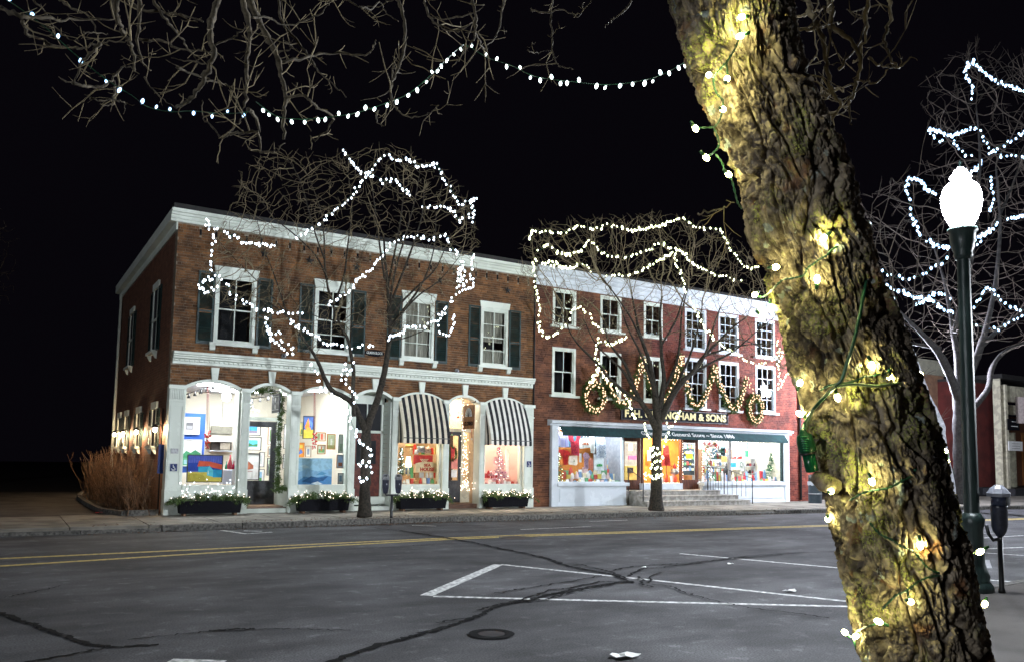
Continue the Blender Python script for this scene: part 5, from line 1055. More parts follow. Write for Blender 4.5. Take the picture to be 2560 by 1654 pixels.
garment(s0, [(865, 570), (905, 575), (905, 750), (865, 745)], .5, M['paper'], 'narrow white runner beside the floral pyjamas', 'towel', 'narrow_towel', 1)
garment(s0, [(1410, 700), (1580, 710), (1580, 900), (1500, 890), (1420, 780)], .9, flat((.5, .68, .85)), 'pale blue picture board low at the right of the left store window', 'board', 'picture_board', 1)
boxthing('dark_shelf', 'dark shelving with blue jars at the right of the left store window', 'shelf', s0, 1385, 215, 1580, 690, 1.3, .3, flat((.03, .06, .09)))
goods(s0, 1400, 1570, 600, 1.2, 3, .12, .28, 'jars on the dark shelf', 4, 'on the dark shelf of the left store window', [('pale blue jar', (.4, .6, .85)), ('blue glass jar', (.1, .25, .6)), ('white jar', (.8, .85, .9))])
LG = [('white paper parcel', (.85, .85, .82)), ('yellow tin', (.75, .6, .15)), ('blue bowl', (.2, .35, .6)), ('green jar', (.15, .4, .2)), ('white bowl', (.85, .86, .86)), ('cream book', (.8, .72, .5)), ('red jar', (.6, .1, .08)), ('pale pink box', (.8, .6, .6))]
goods(s0, 520, 1740, 1165, .25, 16, .10, .24, 'goods along the front of the left store window', 1, 'in the front row of the left store window', LG)
goods(s0, 540, 1700, 1080, .50, 15, .14, .30, 'goods in the middle of the left store window', 6, 'in the middle row of the left store window', LG)
goods(s0, 560, 1700, 1010, .80, 12, .16, .38, 'goods at the back of the left store window', 3, 'in the back row of the left store window', LG)
xmas(s0(450, 0)[0], s0(0, 1170)[1], s0(0, 560)[1], .35, .24, M['green2'], 'small lit christmas tree in the left corner of the store window', 42, M['bulbB'], 8, 1300, .05)
t = thing('window_lights', 'string of round lights around the frame of the left store window', 'string lights', (13.8, .1, 2.6)); pts = [PY(*s0(x_, 165 + .06 * (x_ - 400) + 8 * math.sin(x_)), .08) for x_ in range(400, 1760, 62)] + [PY(*s0(1725 + 10 * math.sin(y_), y_), .1) for y_ in range(230, 1150, 48)] + [PY(*s0(x_, 1165 + 6 * math.sin(x_)), .1) for x_ in range(400, 1750, 75)] + [PY(*s0(402, y_), .08) for y_ in range(220, 1160, 110)]
fairy(t, pts, .019, M['bulbS'])
# door contents
boxthing('store_counter', 'stack of yellow and black boxes behind the left store door', 'boxes', s0, 1835, 820, 2000, 1100, 2.6, .4, flat((.62, .48, .14))); boxthing('pink_sign', 'pink card behind the left store door', 'card', s0, 1835, 615, 2000, 700, 2.4, .02, flat((.8, .12, .25)))
boxthing('store_notice', 'white notice with a brown stamp on the left store door', 'notice', s0, 1835, 380, 1920, 520, .93, .008, M['paper']); boxthing('black_crate', 'black crate above the yellow boxes behind the left store door', 'crate', s0, 1840, 850, 1935, 960, 2.5, .08, M['black'])
boxthing('grey_bin', 'grey metal bin standing before the left store door', 'bin', s0, 1838, 1115, 2055, 1285, .5, .3, M['steel'])
boxthing('white_shelf', 'pale shelf boards seen through the left store door', 'shelf', s0, 1770, 350, 2000, 372, 2.6, .3, M['cream'])
# island display
garment(s3, [(270, 215), (335, 215), (350, 300), (375, 550), (240, 550), (262, 300)], .5, redc, 'red gingham dress on a stand in the middle store window', 'dress', 'gingham_dress', 5)
c = PY(*s3(305, 550), .52); MB().tube([c, c - np.array([0, 0, .4])], .012, 6).build('dress_stand', M['black'], bpy.data.objects.get('gingham_dress'))
boxthing('white_poster', 'plain white poster behind the red gingham dress', 'poster', s3, 340, 180, 425, 450, 1.2, .01, M['paper'])
c = PY(*s3(440, 690), .6); t = thing('pot_stack', 'grey enamel kettle with a red lid in the middle store window', 'pot', c); MB().lathe([(.12, 0), (.16, .05), (.15, .16), (.08, .22)], c, 14).build('kettle', M['steel'], t); MB().lathe([(.07, .22), (.06, .3), (.01, .42)], c, 12).build('lid', M['red'], t); MB().tube([c + np.array([-.16, 0, .15]), c + np.array([-.2, 0, .28]), c + np.array([-.05, 0, .34])], .012, 5).build('handle', M['black'], t)
goods(s3, 225, 600, 830, .3, 10, .14, .40, 'red goods in the middle store window', 2, 'in the middle store window', [('red carton', (.75, .10, .05)), ('pink box', (.8, .35, .3)), ('white tin', (.85, .8, .75)), ('orange jar', (.8, .3, .05))])
boxthing('round_mirror', 'pale oval mirror at the left of the middle store window', 'mirror', lambda x, y: s0(x, y), 2215, 510, 2285, 720, .9, .02, flat((.7, .78, .85)))
t = thing('window_lights', 'strings of lights around the middle store window and its orange panel', 'string lights', (17.2, .1, 2.6)); pts = [PY(*s1_, .14) for s1_ in [s0(2145 + k * 22, 245 + 10 * (k % 2)) for k in range(6)]] + [PY(*s3(200 + k * 26, 110 + 12 * (k % 2)), .14) for k in range(14)] + [PY(*s3(570 + 8 * (k % 2), 140 + 42 * k), .14) for k in range(16)] + [PY(*s3(490 + R_.uniform(0, 90), 380 + R_.uniform(0, 320)), .5) for k in range(40)] + [PY(*s3(225 + k * 24, 835), .16) for k in range(15)] + [PY(*s0(2150 + R_.uniform(-10, 60), 1000 + R_.uniform(-60, 120)), .2) for _ in range(14)]
fairy(t, pts, .019, M['bulbS'])
# right door contents
boxthing('shelf_unit', 'tall dark shelves of groceries behind the right store door', 'shelves', s3, 590, 180, 770, 700, 2.2, .3, flat((.05, .07, .08)))
for k in range(5): goods(s3, 600, 765, 262 + 92 * k, 2.1, 4, .10, .2, 'groceries behind the right store door', k, 'on the %s shelf behind the right store door' % ['top', 'second', 'middle', 'fourth', 'bottom'][k], LG)
boxthing('yellow_sign', 'square yellow notice on the right store door', 'notice', s3, 628, 345, 738, 432, .93, .006, flat((.85, .6, .03)))
boxthing('carton', 'tall brown carton standing before the right store door', 'carton', s3, 600, 800, 765, 948, .5, .3, flat((.50, .28, .10))); boxthing('carton', 'orange carton on top of the tall brown carton', 'carton', s3, 585, 705, 730, 800, .5, .25, flat((.75, .30, .08)))
# right display
def shelf(fn, x0, x1, ys, Y, lab, mt):
    t = thing('shelf_unit', lab, 'shelves', PY(*fn(x0, ys[-1]), Y)); a0 = PY(*fn(x0, ys[0]), Y); b0 = PY(*fn(x1, ys[-1]), Y)
    for y_ in ys:
        z = PY(*fn((x0 + x1) / 2, y_), Y)[2]; MB().box(a0[0], b0[0], Y, Y + .25, z - .012, z + .012).build('shelf_board', mt, t)
    MB().box(a0[0] - .02, a0[0], Y, Y + .25, b0[2], a0[2] + .15).box(b0[0], b0[0] + .02, Y, Y + .25, b0[2], a0[2] + .15).build('side_panel', mt, t); return t
shelf(s3, 1110, 1275, [260, 320, 385, 440], 1.6, 'dark stacked shelves at the left of the right store window', flat((.05, .10, .12)))
shelf(s3, 1615, 1780, [430, 560, 680, 800], 1.4, 'white shelves of dark goods in the right store window', M['paper']); shelf(s3, 1660, 1870, [355, 460], 2.2, 'wooden shelf of bottles at the back of the right store window', M['wood2'])
for yb, sd in ((556, 1), (676, 2), (796, 3)): goods(s3, 1625, 1775, yb, 1.42, 5, .10, .17, 'goods on the white shelves', sd, 'on the %s white shelf of the right store window' % {556: 'upper', 676: 'middle', 796: 'lower'}[yb], [('dark jar', (.05, .04, .04)), ('wine bottle', (.10, .03, .04)), ('grey tin', (.3, .3, .32)), ('red tin', (.45, .05, .05))])
goods(s3, 1670, 1865, 352, 2.2, 7, .10, .16, 'bottles on the wooden shelf', 7, 'on the wooden shelf at the right store window back', [('dark bottle', (.08, .04, .02)), ('amber bottle', (.4, .16, .03)), ('clear jar', (.7, .7, .6))])
a = PY(*s3(1880, 160), 2.0); b = PY(*s3(2200, 850), 2.0); tag(MB().box(a[0], b[0], 2.0, 2.06, b[2], a[2] + .1).build('orange_partition', flat((.62, .28, .04))), 'orange partition wall at the right end of the store window', 'partition')
boxthing('dark_backdrop', 'dark blue backdrop board high at the back of the left store window', 'board', s0, 400, 215, 1385, 470, 1.2, .03, flat((.02, .07, .11)))
for k_, (u0, v0, u1, v1, cc, lb_) in enumerate(((1130, 140, 1215, 245, (.45, .62, .66), 'pale blue hanging cloth at the top left of the right store window'), (1225, 150, 1300, 240, (.5, .66, .68), 'second pale blue hanging cloth, nearer the mullion of the right store window'), (1225, 390, 1310, 485, (.6, .35, .12), 'tan lampshade behind the black bell lantern'), (1620, 300, 1665, 400, (.05, .45, .15), 'bright green bottle-shaped sign left of the wooden bottle shelf'), (1790, 480, 1890, 700, (.75, .75, .72), 'white cupboard between the white shelves and the green tree'), (1800, 735, 1925, 825, (.45, .14, .12), 'dark red box with a checked lid in the right store window'), (1385, 500, 1420, 570, (.05, .35, .5), 'teal cut-out figure pinned to the white partition'), (1425, 500, 1460, 570, (.05, .35, .5), 'second teal cut-out figure, right of the first'))): boxthing('display_piece', lb_, 'display piece', s3, u0, v0, u1, v1, 1.0 if k_ != 4 else 1.7, .05, flat(cc))
boxthing('white_partition', 'bright white partition in the middle of the right store window', 'partition', s3, 1400, 150, 1610, 640, 2.1, .06, M['paper'])
boxthing('enamel_sign', 'pale enamel sign with dark teal lettering at the top of the right store window', 'sign', s3, 1615, 165, 1870, 285, 1.8, .03, flat((.75, .85, .88)))
a = PY(*s3(1740, 225), 1.78); text('FLOUR', 'lettering', flat((.02, .18, .22)), bpy.data.objects.get('enamel_sign'), a, (1, 0, 0), (0, 0, 1), .2, width=.85) if False else None
t = bpy.data.objects['enamel_sign']; m = MB()
for k, (u, v) in enumerate(((1640, 190), (1665, 215), (1700, 205), (1740, 235), (1775, 215), (1825, 190), (1840, 225), (1650, 240))): q = PY(*s3(u, v), 1.79); m.tube([q, q + np.array([.05, 0, .05]), q + np.array([.09, 0, -.02])], .012, 5)
m.build('script_lettering', flat((.02, .2, .24)), t)
for x0, y0, x1, y1, c_, lb in ((1890, 290, 1960, 360, (.75, .12, .05), 'square red picture on the orange partition'), (1990, 200, 2065, 280, (.85, .82, .78), 'white clock-like plaque in a red frame on the orange partition')):
    a = PY(*s3(x0, y0), 1.95); b = PY(*s3(x1, y1), 1.95); t = thing('wall_plaque', lb, 'plaque', a); MB().box(a[0], b[0], 1.95, 1.99, b[2], a[2]).build('frame', flat((.6, .1, .05)), t); MB().box(a[0] + .04, b[0] - .04, 1.94, 1.949, b[2] + .04, a[2] - .04).build('face', flat(c_), t)
xmas(s3(2050, 0)[0], s3(0, 850)[1], s3(0, 330)[1], .55, .42, M['green2'], 'large green christmas tree with white lights in the right store window', 60, M['bulbB'], 9, 3800, .06)
xmas(s3(1000, 0)[0], s3(0, 850)[1], s3(0, 330)[1], .5, .22, M['green2'], 'slim silver-green christmas tree beside the right store door', 55, M['bulbA'], 10, 1500, .05, flat((.6, .3, .2), .3))
c = PY(*s3(1300, 700), .5); t = thing('table_lantern', 'black bell-shaped lantern in the right store window', 'lantern', c); MB().lathe([(.16, 0), (.17, .02), (.12, .22), (.05, .34), (.03, .42), (.01, .5)], c, 14).build('bell', M['black'], t)
c = PY(*s3(1490, 740), .6); t = thing('brass_lantern', 'square brass lantern left of the white shelves', 'lantern', c); MB().box(c[0] - .11, c[0] + .11, .6, .8, c[2] + .02, c[2] + .3).build('body', flat((.35, .30, .2), .4), t); MB().add([(c[0] - .13, .58, c[2] + .3), (c[0] + .13, .58, c[2] + .3), (c[0] + .13, .82, c[2] + .3), (c[0] - .13, .82, c[2] + .3), (c[0], .7, c[2] + .42)], [(0, 1, 4), (1, 2, 4), (2, 3, 4), (3, 0, 4)]).build('roof', flat((.3, .26, .18), .4), t)
t = bpy.data.objects.get('none'); c = PY(*s3(1480, 440), 1.5); tt = thing('toy_shelf', 'white table with red and dark toys in the right store window', 'table', c); MB().box(c[0] - .35, c[0] + .3, 1.4, 1.8, c[2] - .5, c[2]).build('table', M['paper'], tt)
goods(s3, 1410, 1560, 435, 1.35, 5, .06, .14, 'toys on the white table', 3, 'on the white table of the right store window', [('red toy', (.7, .05, .04)), ('dark toy', (.05, .05, .06)), ('blue toy', (.1, .2, .5))])
c = PY(*s3(1550, 530), 1.3); t = thing('small_wreath', 'little green wreath on the white table front', 'wreath', c); P = [np.array([c[0] + .08 * math.cos(q), 1.3, c[2] + .1 * math.sin(q)]) for q in np.linspace(0, 6.28, 20)]; m = MB(); m.add(*needles(P, 300, .015, .03)); m.build('leaves', M['green2'], t, kind='stuff')
goods(s3, 900, 1380, 845, .3, 12, .16, .55, 'goods at the left of the right store window', 4, 'in the front row beside the right store door', LG); goods(s3, 1400, 2210, 845, .28, 16, .12, .3, 'goods along the right store window', 8, 'in the front row of the right store window', LG)
goods(s3, 1380, 1960, 800, .65, 12, .2, .5, 'goods in the second row of the right store window', 5, 'in the second row of the right store window', LG + [('red gift box', (.7, .06, .08))])
[ch for ch in bpy.data.objects['left_display_room'].children if ch.name.startswith('right_wall')][0].data.materials[0] = flat((.30, .33, .38))
shelf(s3, 905, 1385, [330, 440, 550, 660, 770], 1.75, 'wide shelves packed with small goods at the left of the right store window', flat((.30, .18, .10)))
for yb_, nm_ in ((330, 'top'), (440, 'second'), (550, 'third'), (660, 'fourth'), (770, 'lowest')): goods(s3, 915, 1375, yb_, 1.78, 12, .13, .27, 'goods on the wide shelves', yb_ // 110, 'on the %s wide shelf, right store window' % nm_, LG)
for yb_, nm_ in ((760, 'upper'), (870, 'middle'), (960, 'lower')): goods(s0, 1400, 1590, yb_, .95, 4, .16, .26, 'goods at the right end of the left store window', yb_ // 90, 'in the %s row, right end, left store window' % nm_, LG)
goods(s3, 1620, 1870, 560, 1.95, 6, .12, .24, 'goods behind the white shelves', 4, 'in the row behind the white shelves', LG)
goods(c2, 535, 640, 1040, .75, 3, .2, .4, 'gifts in the banner window', 6, 'beside the table lamp in the banner window'); goods(c2, 590, 870, 860, 1.0, 7, .18, .34, 'gifts in the banner window', 9, 'behind the banner in the gift shop window', [('red gift bag', (.65, .05, .04)), ('cream lantern', (.8, .7, .5)), ('green wreath box', (.1, .35, .12)), ('gold gift box', (.7, .5, .15))])
goods(c2, 1290, 1420, 1075, .6, 5, .14, .3, 'cards and gifts in the pink window', 3, 'at the foot of the pink tree', [('red gift bag', (.65, .05, .06)), ('pink gift box', (.8, .4, .45)), ('white candle', (.85, .8, .78))])
t = thing('window_lights', 'lights around the frame of the right store window', 'string lights', (21.4, .1, 2.6)); pts = [PY(*s3(900 + 46 * k, 118 + 2.6 * k + 6 * (k % 2)), .06) for k in range(28)] + [PY(*s3(900 + 10 * (k % 2), 160 + 40 * k), .08) for k in range(17)] + [PY(*s3(2195 + 10 * (k % 2), 160 + 48 * k), .08) for k in range(15)] + [PY(*s3(900 + 52 * k, 852 + 4 * (k % 2)), .08) for k in range(26)] + [PY(*s3(910 + R_.uniform(0, 240), 130 + R_.uniform(0, 300)), .2) for _ in range(30)]
fairy(t, pts, .019, M['bulbS'])
for k in range(9):
    q = (905 + 28 * k, 145 + 30 * (k % 3)); cushion(s3, q[0], q[1], q[0] + 45, q[1] + 62, .25 + .05 * (k % 2), flat([(.7, .35, .35), (.75, .7, .6), (.35, .25, .15), (.6, .08, .08)][k % 4]), ['pink', 'cream', 'brown', 'red'][k % 4] + ' stuffed ornament, ' + ORD[k] + ' in the cloth ornaments beside the right store door', 'ornament', 'cloth_ornament', .2 * (k % 3))
# ================================================================ GARLAND AND WREATHS ON THE STORE
def g3(x, y): return (1280 + x / 2.961, 560 + y / 2.961)
def place_bulbs(t, P, mt, r, spacing, jit=.02, rng=R_, zs=1.3):
    """bulbs along a 3-D polyline: every bulb a part"""
    P = [np.array(p, float) for p in P]; seg = [np.linalg.norm(b - a) for a, b in zip(P[:-1], P[1:])]; L_ = sum(seg); n = max(2, int(L_ / spacing)); me = bulb_mesh(mt); cum = np.concatenate([[0], np.cumsum(seg)])
    for k in range(n):
        s = (k + rng.uniform(.2, .8)) / n * L_; i = min(len(seg) - 1, int(np.searchsorted(cum, s) - 1)); i = max(0, i); f = (s - cum[i]) / (seg[i] + 1e-9)
        q = P[i] + (P[i + 1] - P[i]) * f + np.array([rng.gauss(0, jit), rng.gauss(0, jit), rng.gauss(-jit * .4, jit)]); rr = r * rng.uniform(.82, 1.15)
        inst(me, 'bulb', t, q, (rng.uniform(-.6, .6), rng.uniform(-.6, .6), 0), (rr, rr, rr * zs))
def smooth(P, k=6):
    P = np.array(P, float)
    if len(P) < 3: return list(P)
    t = np.arange(len(P)); out = []
    for i in range(len(P) - 1):
        p0 = P[max(i - 1, 0)]; p1 = P[i]; p2 = P[i + 1]; p3 = P[min(i + 2, len(P) - 1)]
        for s in np.linspace(0, 1, k, endpoint=False): out.append(.5 * ((2 * p1) + (-p0 + p2) * s + (2 * p0 - 5 * p1 + 4 * p2 - p3) * s * s + (-p0 + 3 * p1 - 3 * p2 + p3) * s ** 3))
    out.append(P[-1]); return out
SWG = [((14.18, 4.92), (15.11, 3.72), (16.02, 5.45), 'leftmost'), ((16.02, 5.45), (16.98, 3.85), (17.89, 5.70), 'second from the left'), ((17.89, 5.70), (18.69, 3.79), (19.71, 5.42), 'third from the left'), ((19.71, 5.42), (20.74, 3.78), (21.44, 5.11), 'rightmost')]
for p0, p1, p2, w in SWG:
    t = thing('garland_swag', 'lit evergreen garland in a deep curve on the red brick store, ' + w, 'garland', (p1[0], -.1, p1[1]), 'lit garland swags on the store')
    c = []
    for s in np.linspace(0, 1, 28):
        if s < .5: u = s * 2; x_ = p0[0] + (p1[0] - p0[0]) * u; z_ = p1[1] + (p0[1] - p1[1]) * (1 - u) ** 1.9
        else: u = s * 2 - 1; x_ = p1[0] + (p2[0] - p1[0]) * u; z_ = p1[1] + (p2[1] - p1[1]) * u ** 1.9
        c.append(np.array([x_, -.12, z_]))
    pts = [c[R_.randrange(27)] + np.array([R_.gauss(0, .04), R_.gauss(0, .03), R_.gauss(0, .05)]) for _ in range(260)]
    MB().add(*needles(pts, 3600, .05, .10, R_, .5)).build('evergreen', M['green'], t, kind='stuff'); MB().tube(c, .02, 5).build('rope', M['wire'], t)
    place_bulbs(t, [q + np.array([.05, -.1, 0]) for q in c], M['bulbG'], .030, .10, .025); place_bulbs(t, [q + np.array([-.06, -.08, .04]) for q in c], M['bulbG'], .030, .11, .025)
for (cx_, cz_, rx, rz, w) in ((13.83, 3.90, .40, .46, 'lit evergreen wreath left of the store name board'), (21.97, 3.85, .36, .48, 'lit evergreen wreath right of the store name board')):
    t = thing('lit_wreath', w, 'wreath', (cx_, -.12, cz_), 'lit wreaths on the store'); c = [np.array([cx_ + rx * math.cos(q), -.12, cz_ + rz * math.sin(q)]) for q in np.linspace(0, 2 * math.pi, 40)]
    pts = [c[R_.randrange(40)] + np.array([R_.gauss(0, .05), R_.gauss(0, .03), R_.gauss(0, .05)]) for _ in range(300)]
    MB().add(*needles(pts, 4200, .05, .10, R_, .1)).build('greenery', M['green'], t, kind='stuff')
    place_bulbs(t, [p + (p - np.array([cx_, -.12, cz_])) * .14 + np.array([0, -.1, 0]) for p in c], M['bulbG'], .030, .10, .015); place_bulbs(t, [p - (p - np.array([cx_, -.12, cz_])) * .12 + np.array([0, -.1, 0]) for p in c], M['bulbG'], .030, .10, .015)
    top = [(cx_, -.15, cz_ + rz), (cx_ + (.18 if cx_ < 18 else -.3), -.15, cz_ + rz + .5), (14.18 if cx_ < 18 else 21.44, -.15, 4.95 if cx_ < 18 else 5.1)]
    place_bulbs(t, top, M['bulbG'], .030, .10, .04)
# ================================================================ STREET FURNITURE
def meter_head(t, c, yaw, s=1.0, dome=True):
    """single parking-meter head: cap, window, body"""
    cx_, cy_, z = c; m = MB(); ca, sa = math.cos(yaw), math.sin(yaw)
    def L(x, y, zz): return (cx_ + (x * ca - y * sa) * s, cy_ + (x * sa + y * ca) * s, z + zz * s)
    def ring(w, d, zz): return [L(-w, -d, zz), L(w, -d, zz), L(w, d, zz), L(-w, d, zz)]
    body = [(.038, .03, 0), (.052, .05, .03), (.068, .06, .14), (.070, .062, .28), (.070, .06, .30)]
    vs = sum([ring(*b) for b in body], []); fs = [(i * 4 + j, i * 4 + (j + 1) % 4, i * 4 + 4 + (j + 1) % 4, i * 4 + 4 + j) for i in range(len(body) - 1) for j in range(4)] + [(3, 2, 1, 0)]
    MB().add(vs, fs).build('housing', M['meter'], t)
    cap = [(.074, .066, .30), (.082, .075, .33), (.082, .075, .36), (.06, .05, .42), (.03, .03, .435)]
    vs = sum([ring(*b) for b in cap], []); fs = [(i * 4 + j, i * 4 + (j + 1) % 4, i * 4 + 4 + (j + 1) % 4, i * 4 + 4 + j) for i in range(len(cap) - 1) for j in range(4)] + [(16, 17, 18, 19)]
    MB().add(vs, fs).build('cap', M['steel'], t)
    MB().prism([L(-.04, -.068, .34), L(.04, -.068, .34), L(.03, -.056, .40), L(-.03, -.056, .40)], tuple(np.array(L(0, -.006, .004)) - np.array(L(0, 0, 0)))).build('window', M['signb'], t)
    MB().box(cx_ - .016, cx_ + .016, cy_ - .072 * s, cy_ - .06 * s, z + .19 * s, z + .225 * s).build('coin_slot', M['steel'], t)
q = PZ(978, 1293, SW); t = thing('parking_meter', 'double-headed parking meter on a dark post at the far kerb beside the bare tree', 'parking meter', q); x_, y_, z_ = q
zc = PY(978, 1236, y_)[2]
MB().lathe([(.045, 0), (.04, .05), (.038, zc - SW)], q, 10).build('post', M['black'], t); MB().tube([(x_ - .18, y_, zc + .06), (x_ - .17, y_, zc), (x_ + .17, y_, zc), (x_ + .18, y_, zc + .06)], .025, 8).build('yoke', M['black'], t)
hh = PY(978, 1182, y_)[2] - zc - .05
for d in (-.18, .18): meter_head(t, (x_ + d, y_, zc + .04), -.5, hh / .435)
q = PZ(2505, 1480, SW); t = thing('parking_meter', 'single parking meter with a pale domed cap just right of the lamp post', 'parking meter', q); x_, y_, z_ = q; D_ = RW[:, 2].dot(CAM - q)
def zat(py, px=2498): return CZ + 0 + (PD(px, py, D_)[2] - CZ)
z0 = zat(1340); z1 = zat(1212)
MB().lathe([(.045, 0), (.04, .04), (.032, .06), (.032, z0 - SW + .02)], q, 12).build('post', M['black'], t)
def L2(u, d, z): return np.array([x_ + u * .848 - d * .53 * -1 * 0, y_ - u * .53, z])
prof = [(.045, 0), (.085, .06), (.10, .12), (.105, .34), (.11, .36), (.105, .37)]; k = (z1 - z0) / .62
MB().lathe([(r * .95, h * k) for r, h in prof], (x_, y_, z0), 14).build('housing', M['meter'], t); MB().lathe([(.09, .37 * k), (.09, .50 * k)], (x_, y_, z0), 14).build('display_window', flat((.05, .06, .1), .15), t)
MB().lathe([(.14, .48 * k), (.145, .52 * k), (.10, .58 * k), (.05, .62 * k), (.01, .625 * k)], (x_, y_, z0), 8, smooth=False).build('cap', flat((.30, .31, .36), .35), t)
MB().box(x_ + .05, x_ + .09, y_ - .10, y_ - .06, z0 + .37 * k, z0 + .50 * k).build('chrome_strip', M['steel'], t)
MB().tube([(x_ - .02, y_ - .02, z0 - .03), (x_ - .09, y_ + .04, z0 - .05), (x_ - .14, y_ + .07, z0 + .03), (x_ - .16, y_ + .08, z0 + .14)], .022, 8).build('handle', M['black'], t)
# ---- street lamps
def street_lamp(q, lab, H=4.78, gm='globe'):
    x_, y_ = q[0], q[1]; z_ = q[2]; t = thing('street_lamp', lab, 'street lamp', (x_, y_, z_), 'globe street lamps')
    MB().lathe([(.23, 0), (.23, .06), (.21, .10), (.18, .14), (.19, .20), (.15, .30), (.135, .36), (.125, .80), (.14, .84), (.15, .92), (.105, 1.0)], (x_, y_, z_), 20).build('base', M['polegreen'], t)
    n = 16; m = MB(); zs = np.linspace(1.0, H - .55, 12); vs = []
    for k_, zz in enumerate(zs):
        r0 = .093 - .015 * k_ / 11
        for j in range(n * 2):
            a = j * math.pi / n; r = r0 * (1 if j % 2 else .91); vs.append((x_ + r * math.cos(a), y_ + r * math.sin(a), z_ + zz))
    m.add(vs, [(i * 2 * n + j, i * 2 * n + (j + 1) % (2 * n), (i + 1) * 2 * n + (j + 1) % (2 * n), (i + 1) * 2 * n + j) for i in range(11) for j in range(2 * n)], True); m.build('fluted_pole', M['polegreen'], t)
    MB().lathe([(.095, H - .58), (.12, H - .52), (.11, H - .48), (.13, H - .44), (.15, H - .34), (.16, H - .22), (.185, H - .20), (.185, H - .16), (.15, H - .14)], (x_, y_, z_), 22).build('lamp_collar', M['polegreen'], t)
    G_ = [(.12, -.14), (.175, -.05), (.225, .08), (.248, .2), (.245, .30), (.21, .41), (.15, .47), (.118, .49), (.12, .53), (.135, .545), (.125, .565), (.085, .60), (.08, .64), (.04, .655), (.01, .66)]
    MB().lathe([(r, H + h) for r, h in G_], (x_, y_, z_), 24).build('globe', M[gm], t)
    MB().lathe([(.03, H + .66), (.045, H + .69), (.02, H + .72), (.025, H + .75), (.004, H + .79)], (x_, y_, z_), 10).build('finial', M['polegreen'], t); return t
LP = PZ(2436, 1476, SW); ZB = PD(2405, 545, RW[:, 2].dot(CAM - LP))[2]; LP_H = ZB - SW + .14
street_lamp(LP, 'glowing white globe street lamp on a fluted dark green post beside the big trunk', LP_H)
street_lamp((26.9, -3.7, SW), 'globe street lamp on the far sidewalk hidden behind the big tree trunk', 4.8, 'globe2')
street_lamp((-21.0, -23.0, SW), 'globe street lamp up the near sidewalk to the left, out of view', 4.8)
street_lamp((20.5, -19.5, SW), 'globe street lamp down the near sidewalk to the right, out of view', 4.8)
# ---- trash can
q = PZ(2038, 1256, SW); t = thing('trash_can', 'dark slatted trash can with a white liner against the store wall', 'trash can', q); H = .98
MB().lathe([(.24, 0), (.255, .02), (.255, H * .7), (.27, H * .72), (.27, H * .76)], q, 20).build('drum', flat((.05, .07, .09), .4), t); MB().lathe([(.262, H * .36), (.272, H * .38), (.262, H * .40)], q, 20).build('band', M['steel'], t)
m = MB(); n = 26; vs = []
for j in range(n):
    a = j * 2 * math.pi / n
    for r, z in ((.275, H * .72 + .02 * math.sin(j * 2.1)), (.285, H * .86), (.25, H * .88)): vs.append((q[0] + r * math.cos(a), q[1] + r * math.sin(a), q[2] + z))
m.add(vs, [(3 * j + k, 3 * ((j + 1) % n) + k, 3 * ((j + 1) % n) + k + 1, 3 * j + k + 1) for j in range(n) for k in range(2)]); m.build('liner', flat((.55, .6, .68), .5), t); MB().lathe([(.25, H * .86), (.26, H * .9), (.25, H * 1.12), (.22, H * 1.16), (.02, H * 1.18)], q, 18).build('lid', M['black'], t)
# ================================================================ BUILDINGS AND SIGNS DOWN THE STREET
A = PY(2250, 900, 3.0); B = PY(2369, 905, 3.0); z1 = B[2]
t = thing('brick_annex', 'tan brick end wall with a pale flat parapet between the store and the red house', 'building', ((A[0] + B[0]) / 2, 3, SW))
MB().box(A[0], B[0] - .25, 3.12, 9, SW, z1 - .8).build('wall', M['tan'], t); MB().box(A[0], B[0] - .1, 3.0, 9.1, z1 - .8, z1 - .12).box(A[0], B[0], 2.92, 9.2, z1 - .12, z1).build('parapet', M['capst'], t)
A = PY(2434, 955, 2.0); B = PY(2500, 955, 2.0); t = thing('red_house', 'dark red brick wall beyond the lamp post', 'building', (A[0], 2, SW)); xr = PY(2508, 1235, 2.0)[0]
MB().box(PY(2395, 1000, 2.0)[0], xr, 2, 10, .0, A[2]).build('wall', M['brickD'], t)
MB().box(PY(2395, 1000, 2.0)[0], xr, 1.9, 2.0, .0, .55).build('plinth', M['charcoal'], t); MB().box(PY(2395, 1000, 2.0)[0], xr + .1, 1.85, 10, A[2], A[2] + .15).build('roof_edge', M['roofd'], t)
Y = 1.0; t = thing('shop_porch', 'cream wooden porch with two tall posts at the right edge past the red wall', 'porch', PY(2515, 1235, Y))
def pbox(x0, y0, x1, y1, Yn, d, m_, nm, par):
    a = PY(x0, y0, Yn); b = PY(x1, y1, Yn); return MB().box(a[0], b[0], Yn, Yn + d, b[2], a[2]).build(nm, m_, par)
pbox(2499, 945, 2512, 1240, Y, .4, M['cream'], 'post', t); pbox(2512, 960, 2528, 1240, Y + .1, .4, M['cream'], 'post', t); pbox(2534, 1080, 2544, 1228, Y + 1.5, .3, M['cream'], 'post', t); pbox(2512, 962, 2600, 1010, Y + .3, .3, M['cream'], 'fascia', t); pbox(2512, 1010, 2600, 1040, Y + .5, .3, M['cream'], 'beam', t); pbox(2505, 945, 2700, 958, Y, 2.5, M['roofd'], 'porch_roof', t)
pbox(2528, 1040, 2660, 1235, Y + 3.2, .3, flat((.22, .09, .05)), 'back_wall', t); pbox(2555, 1080, 2600, 1210, Y + 3.1, .08, flat((.4, .16, .05)), 'door', t)
MB().box(PY(2500, 1235, Y)[0], PY(2700, 1235, Y)[0], .2, 5, SW, .5).build('porch_floor', M['charcoal'], t)
